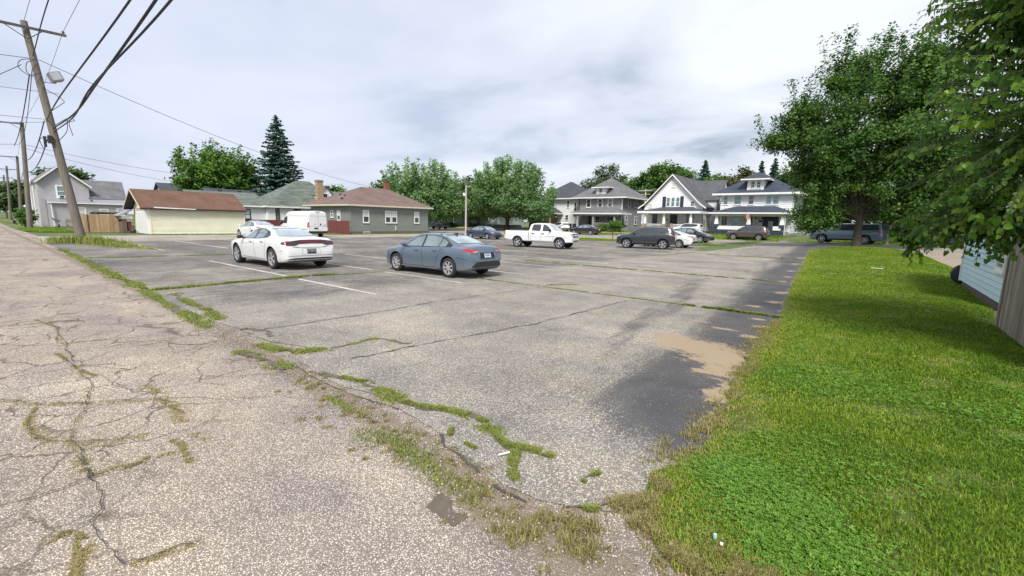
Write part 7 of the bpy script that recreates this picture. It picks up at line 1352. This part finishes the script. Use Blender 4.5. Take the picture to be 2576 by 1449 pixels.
p2 = pole('second utility pole beside the pale grey alley house', (-73, 4.5, 0), (-73, 5.0, 11.45), 0.25, (1.9, 5.0, 11.2, -73)); pole('third utility pole down the alley behind the alley house corner', (-108, 5.8, 0), (-108, 6.35, 10.6), 0.24, (2.6, 6.4, 10.42, -108)); pole('fourth utility pole far down the alley', (-143, 6.2, 0), (-143, 6.7, 11.3), 0.24, (4.2, 8.2, 10.6, -143)); pole('farthest utility pole at the end of the alley', (-178, 7.0, 0), (-178, 7.6, 11.2), 0.24, (5.2, 9.2, 10.5, -178))
# flood light and clutter on the nearest pole
fl = MB(); fl.tube([(-38, 3.6, 9.25), (-37.9, 4.2, 9.3)], 0.03, 6); fl.build('lamp_bracket', 'metal_grey', p1); fl = MB(); fl.obox((-37.8, 4.18, 9.62), (0.13, 0.04, 0.05), (-0.05, 0.24, 0.1), (0, -0.09, 0.22)); fl = fl.build('flood_light', 'metal_grey', p1); g_ = MB(); g_.obox((-37.66, 4.2, 9.66), (0.012, 0, 0), (-0.04, 0.20, 0.08), (0, -0.08, 0.18)); g_.build('lens', 'lamp_clear', fl)
mb = MB(); mb.obox((-37.75, 3.62, 6.05), (0.1, 0, 0), (0, 0.1, 0), (0, 0, 0.22)); mb.obox((-37.72, 3.40, 5.9), (0.06, 0, 0), (0, 0.06, 0), (0, 0, 0.3)); mb.build('splice_case', 'metal_dark', p1)
def loop(pts, r, parent, m='wire_black'): MB().tube(smooth_path(pts, 6), r, 5).build('wire_loop', m, parent)
def smooth_path(P, k=8):
    P = [Vector(p) for p in P]; Q = [P[0] * 2 - P[1]] + P + [P[-1] * 2 - P[-2]]; o_ = []
    for i in range(1, len(Q) - 2):
        for j in range(k):
            t = j / k; a, b, c, d = Q[i - 1], Q[i], Q[i + 1], Q[i + 2]; o_.append(0.5 * ((2 * b) + (c - a) * t + (2 * a - 5 * b + 4 * c - d) * t * t + (3 * b - a - 3 * c + d) * t ** 3))
    return [tuple(q) for q in o_ + [P[-1]]]
for pts in ([(-37.8, 3.5, 10.4), (-37.7, 2.9, 10.2), (-37.7, 2.75, 9.8), (-37.7, 3.1, 9.45), (-37.8, 3.6, 9.7)], [(-37.8, 3.4, 10.3), (-37.7, 3.1, 10.1), (-37.7, 3.05, 9.6), (-37.7, 3.3, 9.4)], [(-37.8, 3.6, 8.9), (-37.7, 4.1, 8.6), (-37.7, 4.4, 8.3), (-37.7, 4.25, 8.1), (-37.8, 3.75, 7.6)], [(-37.8, 3.9, 6.9), (-37.7, 4.5, 7.4), (-37.7, 4.75, 7.3), (-37.7, 4.5, 7.1), (-37.7, 4.6, 6.4)], [(-37.7, 4.45, 7.3), (-37.7, 4.35, 6.6), (-37.8, 3.95, 6.0)], [(-37.8, 3.6, 6.2), (-37.7, 3.2, 6.0), (-37.7, 3.3, 5.5)]): loop(pts, 0.018, p1)
WG = 'overhead wires on the utility poles'
def wire(pts, r, label, m='wire_black', sag=0.0, cat='cable'):
    if sag:
        a, b = Vector(pts[0]), Vector(pts[-1]); P = [tuple(a + (b - a) * t + Vector((0, 0, -4 * sag * t * (1 - t)))) for t in [i / 16 for i in range(17)]]
    else: P = smooth_path(pts)
    o = MB().tube(P, r, 5).build('overhead_cable', m, None, smooth=80); tag(o, label, cat, WG)
wire([(-38, 3.6, 7.15), (-28.6, 3.25, 6.99), (-15.15, 3.2, 7.19), (-6, 3.1, 7.5), (6, 3.0, 8.0)], 0.028, 'upper thick black cable sweeping from the nearest pole over the alley')
wire([(-38, 3.85, 6.75), (-27.5, 3.5, 6.15), (-19.84, 3.2, 6.12), (-13, 3.2, 6.6), (-5, 3.1, 7.2), (6, 3.0, 8.0)], 0.034, 'middle thick black cable sweeping from the nearest pole over the alley'); wire([(-38, 3.85, 6.55), (-28, 3.5, 6.05), (-21.2, 3.2, 6.13), (-11.9, 3.2, 6.31), (-4, 3.1, 6.8), (6, 3.0, 7.6)], 0.028, 'lowest thick black cable sweeping from the nearest pole over the alley')
wire([(-38, 4.74, 12.25), (-31.6, 4.7, 12.25), (-15, 4.6, 12.3), (6, 4.5, 12.6)], 0.012, 'thin wire off the right tip of the nearest crossarm', 'wire_grey'); wire([(-38.1, 3.25, 12.45), (-35.1, 3.3, 12.69), (-20, 3.2, 12.5), (6, 3.2, 12.6)], 0.012, 'thin wire off the top of the nearest pole', 'wire_grey'); wire([(-38, 3.4, 10.6), (-29, 3.3, 11.02), (-15, 3.3, 11.2), (6, 3.2, 11.6)], 0.025, 'black wire climbing from below the nearest crossarm', 'wire_black')
for a, b, sg, r, lab in (((-38, 4.74, 12.25), (-73, 4.9, 11.35), 0.7, 0.012, 'thin wire between the right crossarm tips of the first two poles'), ((-38, 1.85, 12.05), (-73, 2.0, 11.3), 0.7, 0.012, 'thin wire between the left crossarm tips of the first two poles'), ((-38, 3.5, 7.1), (-73, 4.7, 7.6), 0.9, 0.03, 'upper heavy cable between the first two poles'), ((-38, 3.6, 6.3), (-73, 4.75, 6.4), 0.9, 0.03, 'lower heavy cable between the first two poles'), ((-38, 3.3, 9.9), (-73, 4.6, 9.1), 0.8, 0.02, 'service wire between the first two poles'),
    ((-73, 4.9, 11.35), (-108, 6.3, 10.5), 0.7, 0.014, 'thin right wire between the second and third poles'), ((-73, 2.0, 11.3), (-108, 2.7, 10.5), 0.7, 0.014, 'thin left wire between the second and third poles'), ((-73, 4.8, 7.4), (-108, 6.1, 7.2), 0.9, 0.03, 'heavy cable between the second and third poles'), ((-108, 6.3, 10.5), (-143, 8.1, 10.7), 0.7, 0.014, 'thin wire between the third and fourth poles'), ((-108, 6.1, 7.2), (-143, 6.5, 7.2), 0.8, 0.03, 'heavy cable between the third and fourth poles'),
    ((-38, 3.6, 10.45), (-56, 38.5, 6.1), 0.9, 0.016, 'long thin service wire running to the bungalow roof'), ((-73, 5, 9.1), (-78, 26.5, 7.4), 0.5, 0.018, 'upper of two service wires running behind the garage'), ((-73, 5, 8.7), (-80, 24.5, 6.2), 0.5, 0.018, 'lower of two service wires running behind the garage'), ((-38, 3.4, 10.45), (-40, -14, 11.0), 0.5, 0.016, 'topmost service wire leaving the nearest pole to the left'), ((-38, 4.3, 8.75), (-40, -14, 9.9), 0.5, 0.014, 'second service wire leaving the nearest pole to the left'), ((-38, 3.65, 7.2), (-40, -14, 8.3), 0.5, 0.014, 'third service wire leaving the nearest pole to the left'), ((-38, 3.6, 7.05), (-42, -14, 5.6), 0.4, 0.014, 'lowest service wire leaving the nearest pole to the left'), ((-73, 4.6, 9.1), (-76, -14, 8.6), 0.5, 0.018, 'service wire leaving the second pole to the left'), ((-38, 2.9, 10.0), (-34, -2, 5.6), 0.1, 0.018, 'guy like wire dropping left from the loops on the nearest pole'), ((-38, 3.15, 9.5), (-73, 4.2, 8.9), 0.5, 0.03, 'dark twisted drop wire beside the nearest pole')): wire([a, b], r, lab, 'wire_black' if r > 0.015 else 'wire_grey', sag=sg)
# weeds round the nearest pole
x, y = along([(-39.6, 3.4), (-38.2, 4.2), (-36.5, 5.0), (-33.5, 5.6), (-29.5, 6.3)], 3600, 0.38); k = rng.random(len(x)) < np.clip(1.3 - np.abs(x + 37.6) / 7, 0.15, 1); x, y = x[k], y[k]; hg = 0.62 * rng.uniform(0.25, 1.15, len(x)) * np.clip(1.15 - np.abs(x + 37.4) / 5.5, 0.16, 1)
V, F, A = blades(x, y, hg, np.full(len(x), 0.035), np.clip(rng.normal(0.8, 0.25, len(x)), 0, 1), 0.7, 0.0); link('pole_weeds', np_mesh('pole_weeds', V, F, 'weed_blade', {'v': A}), kind='stuff', label='tall brownish weeds round the foot of the nearest pole', cat='weeds')
# wooden light pole by the street
T = thing('light_pole', 'slim pale wooden pole with a meter box and thin arm near the navy saloon', 'pole', (-42.9, 42.75, 0)); MB().tube([(-42.9, 42.75, -0.1), (-42.9, 42.75, 3), (-42.88, 42.75, 6.5)], [0.14, 0.125, 0.105], 10).build('pole', 'pole_pale', T, smooth=60); mb = MB(); mb.box(-43.2, -42.95, 42.5, 42.65, 5.1, 5.5); mb.build('meter_box', 'trim_white', T); MB().tube([(-43, 42.6, 5.45), (-44.7, 42.6, 5.5)], 0.025, 5).build('arm', 'metal_light', T); mb = MB(); mb.obox((-42.3, 42.75, 6.3), (0.25, 0, 0), (0, 0.12, 0), (0, 0, 0.06)); mb.build('lamp_head', 'metal_light', T)
T = thing('utility_pole', 'pale distant utility pole between the grey foursquare and the gabled house', 'utility pole', (-39.8, 95, 0.5)); MB().tube([(-39.8, 95, 0.5), (-39.8, 95, 9.4)], [0.17, 0.13], 8).build('pole', 'trim_cream', T)
for z, w_ in ((9.05, 1.6), (8.28, 1.15)): MB().box(-39.8 - w_, -39.8 + w_, 94.8, 94.9, z - 0.06, z + 0.06).build('crossarm', 'trim_cream', T)
for z in (9.2, 8.9): wire([(-60, 96, z - 0.3), (-39.8, 94.9, z), (-20, 96, z - 0.3)], 0.03, 'pale wire on the distant pole, %s one' % ('upper' if z > 9 else 'lower'), 'metal_light')
for i, (px, py, h) in enumerate(((-23.2, 46.75, 1.35), (-22.4, 47.1, 1.35))): tag(MB().tube([(px, py, 0), (px, py, h)], 0.04, 6).build('metal_post', 'metal_dark', None), '%s of two short dark posts by the street behind the lot' % ('left' if i == 0 else 'right'), 'post', 'short posts by the street')
tag(MB().tube([(-42.4, 69.2, 0.5), (-42.4, 69.2, 3.3)], 0.05, 6).build('sign_post', 'metal_light', None), 'tall thin post beside the grey foursquare porch', 'post')
T = thing('street_sign', 'small pale green street sign on a thin post at the corner', 'sign', (-70.5, 63.6, 0)); MB().tube([(-70.5, 63.6, 0), (-70.5, 63.6, 1.9)], 0.04, 6).build('post', 'metal_light', T); simple('sign_green', (0.22, 0.33, 0.16), 0.5, var=0.1); MB().box(-71.0, -70.0, 63.55, 63.6, 1.35, 1.75).build('sign_plate', 'sign_green', T)
# by the alley house
T = thing('outdoor_chair', 'weathered wooden garden seat in front of the cedar fence', 'seat', (-68, 7.3, 0))
for yy in (6.95, 7.62):
    for xx in (-68.35, -67.75): MB().box(xx - 0.05, xx + 0.05, yy - 0.05, yy + 0.05, 0, 1.1 if xx < -68 else 0.65).build('leg', 'fence_old', T)
for z in (0.62, 0.86, 1.06): MB().box(-68.4, -68.34, 6.9, 7.68, z - 0.08, z + 0.06).build('slat', 'fence_old', T)
MB().box(-68.4, -67.7, 6.9, 7.68, 0.36, 0.45).build('seat', 'fence_old', T)
T = thing('wheelbarrow', 'grey wheelbarrow tipped against the lean-to wall', 'wheelbarrow', (-76, 6.9, 0)); MB().add([(-76.2, 6.5, 1.25), (-75.6, 6.6, 1.2), (-75.5, 7.25, 0.85), (-76.2, 7.3, 0.8), (-76, 6.75, 0.75), (-75.8, 6.8, 0.72), (-75.75, 7.0, 0.6), (-76, 7.0, 0.6)], [(0, 1, 5, 4), (1, 2, 6, 5), (2, 3, 7, 6), (3, 0, 4, 7), (4, 5, 6, 7)]).build('tray', 'metal_grey', T); MB().lathe([(0.001, -0.06), (0.2, -0.06), (0.24, 0), (0.2, 0.06), (0.001, 0.06)], 14, 'Y', (-75.7, 7.05, 0.24)).build('wheel', 'tyre_rubber', T); mb = MB(); mb.tube([(-75.8, 7.0, 0.3), (-76, 6.6, 1.1)], 0.03, 5); mb.build('handle', 'metal_grey', T)
tag(MB().tube([(-79.0, 4.55, 0), (-79.05, 4.5, 2.5)], 0.14, 8).build('post', 'trim_dark', None), 'black post wrapped by the leafy plant beside the second pole', 'post')
T = thing('trailer', 'low dark trailer parked beyond the leafy plant along the alley', 'trailer', (-101, 5.5, 0)); MB().box(-104, -99.5, 4.8, 6.3, 0.5, 0.75).build('bed', 'metal_grey', T); MB().box(-104, -99.6, 4.8, 6.3, 0.75, 1.3).build('load', 'metal_dark', T)
for xx in (-100.5, -103.2): MB().lathe([(0.001, -0.1), (0.3, -0.1), (0.32, 0), (0.3, 0.1), (0.001, 0.1)], 14, 'Y', (xx, 4.75, 0.32)).build('wheel', 'tyre_rubber', T)
# litter
tag(MB().tube([(-2.14, 2.51, 0.02), (-2.10, 2.60, 0.02)], 0.008, 8).build('cigarette_end', 'trim_white', None), 'white cigarette end lying by the weed patch', 'litter'); simple('litter_green', (0.30, 0.52, 0.42), 0.3, var=0.1)
mb = MB(); mb.lathe([(0.010, 0), (0.012, 0.015), (0.01, 0.03), (0.004, 0.036)], 8, 'Z', (-0.53, 2.6, 0.05)); tag(mb.build('crushed_cup', 'litter_green', None), 'pale green crushed plastic scrap in the lawn edge', 'litter'); tag(MB().box(-0.49, -0.475, 2.55, 2.565, 0.06, 0.07).build('paper_scrap', 'trim_white', None), 'tiny white paper scrap in the lawn edge', 'litter')
tag(MB().tube([(0.08, 25.1, tz(0.1, 25) + 0.12), (0.47, 24.8, tz(0.4, 25) + 0.14)], 0.02, 6).build('white_stick', 'trim_white', None), 'white plastic strip lying in the middle of the lawn', 'litter')
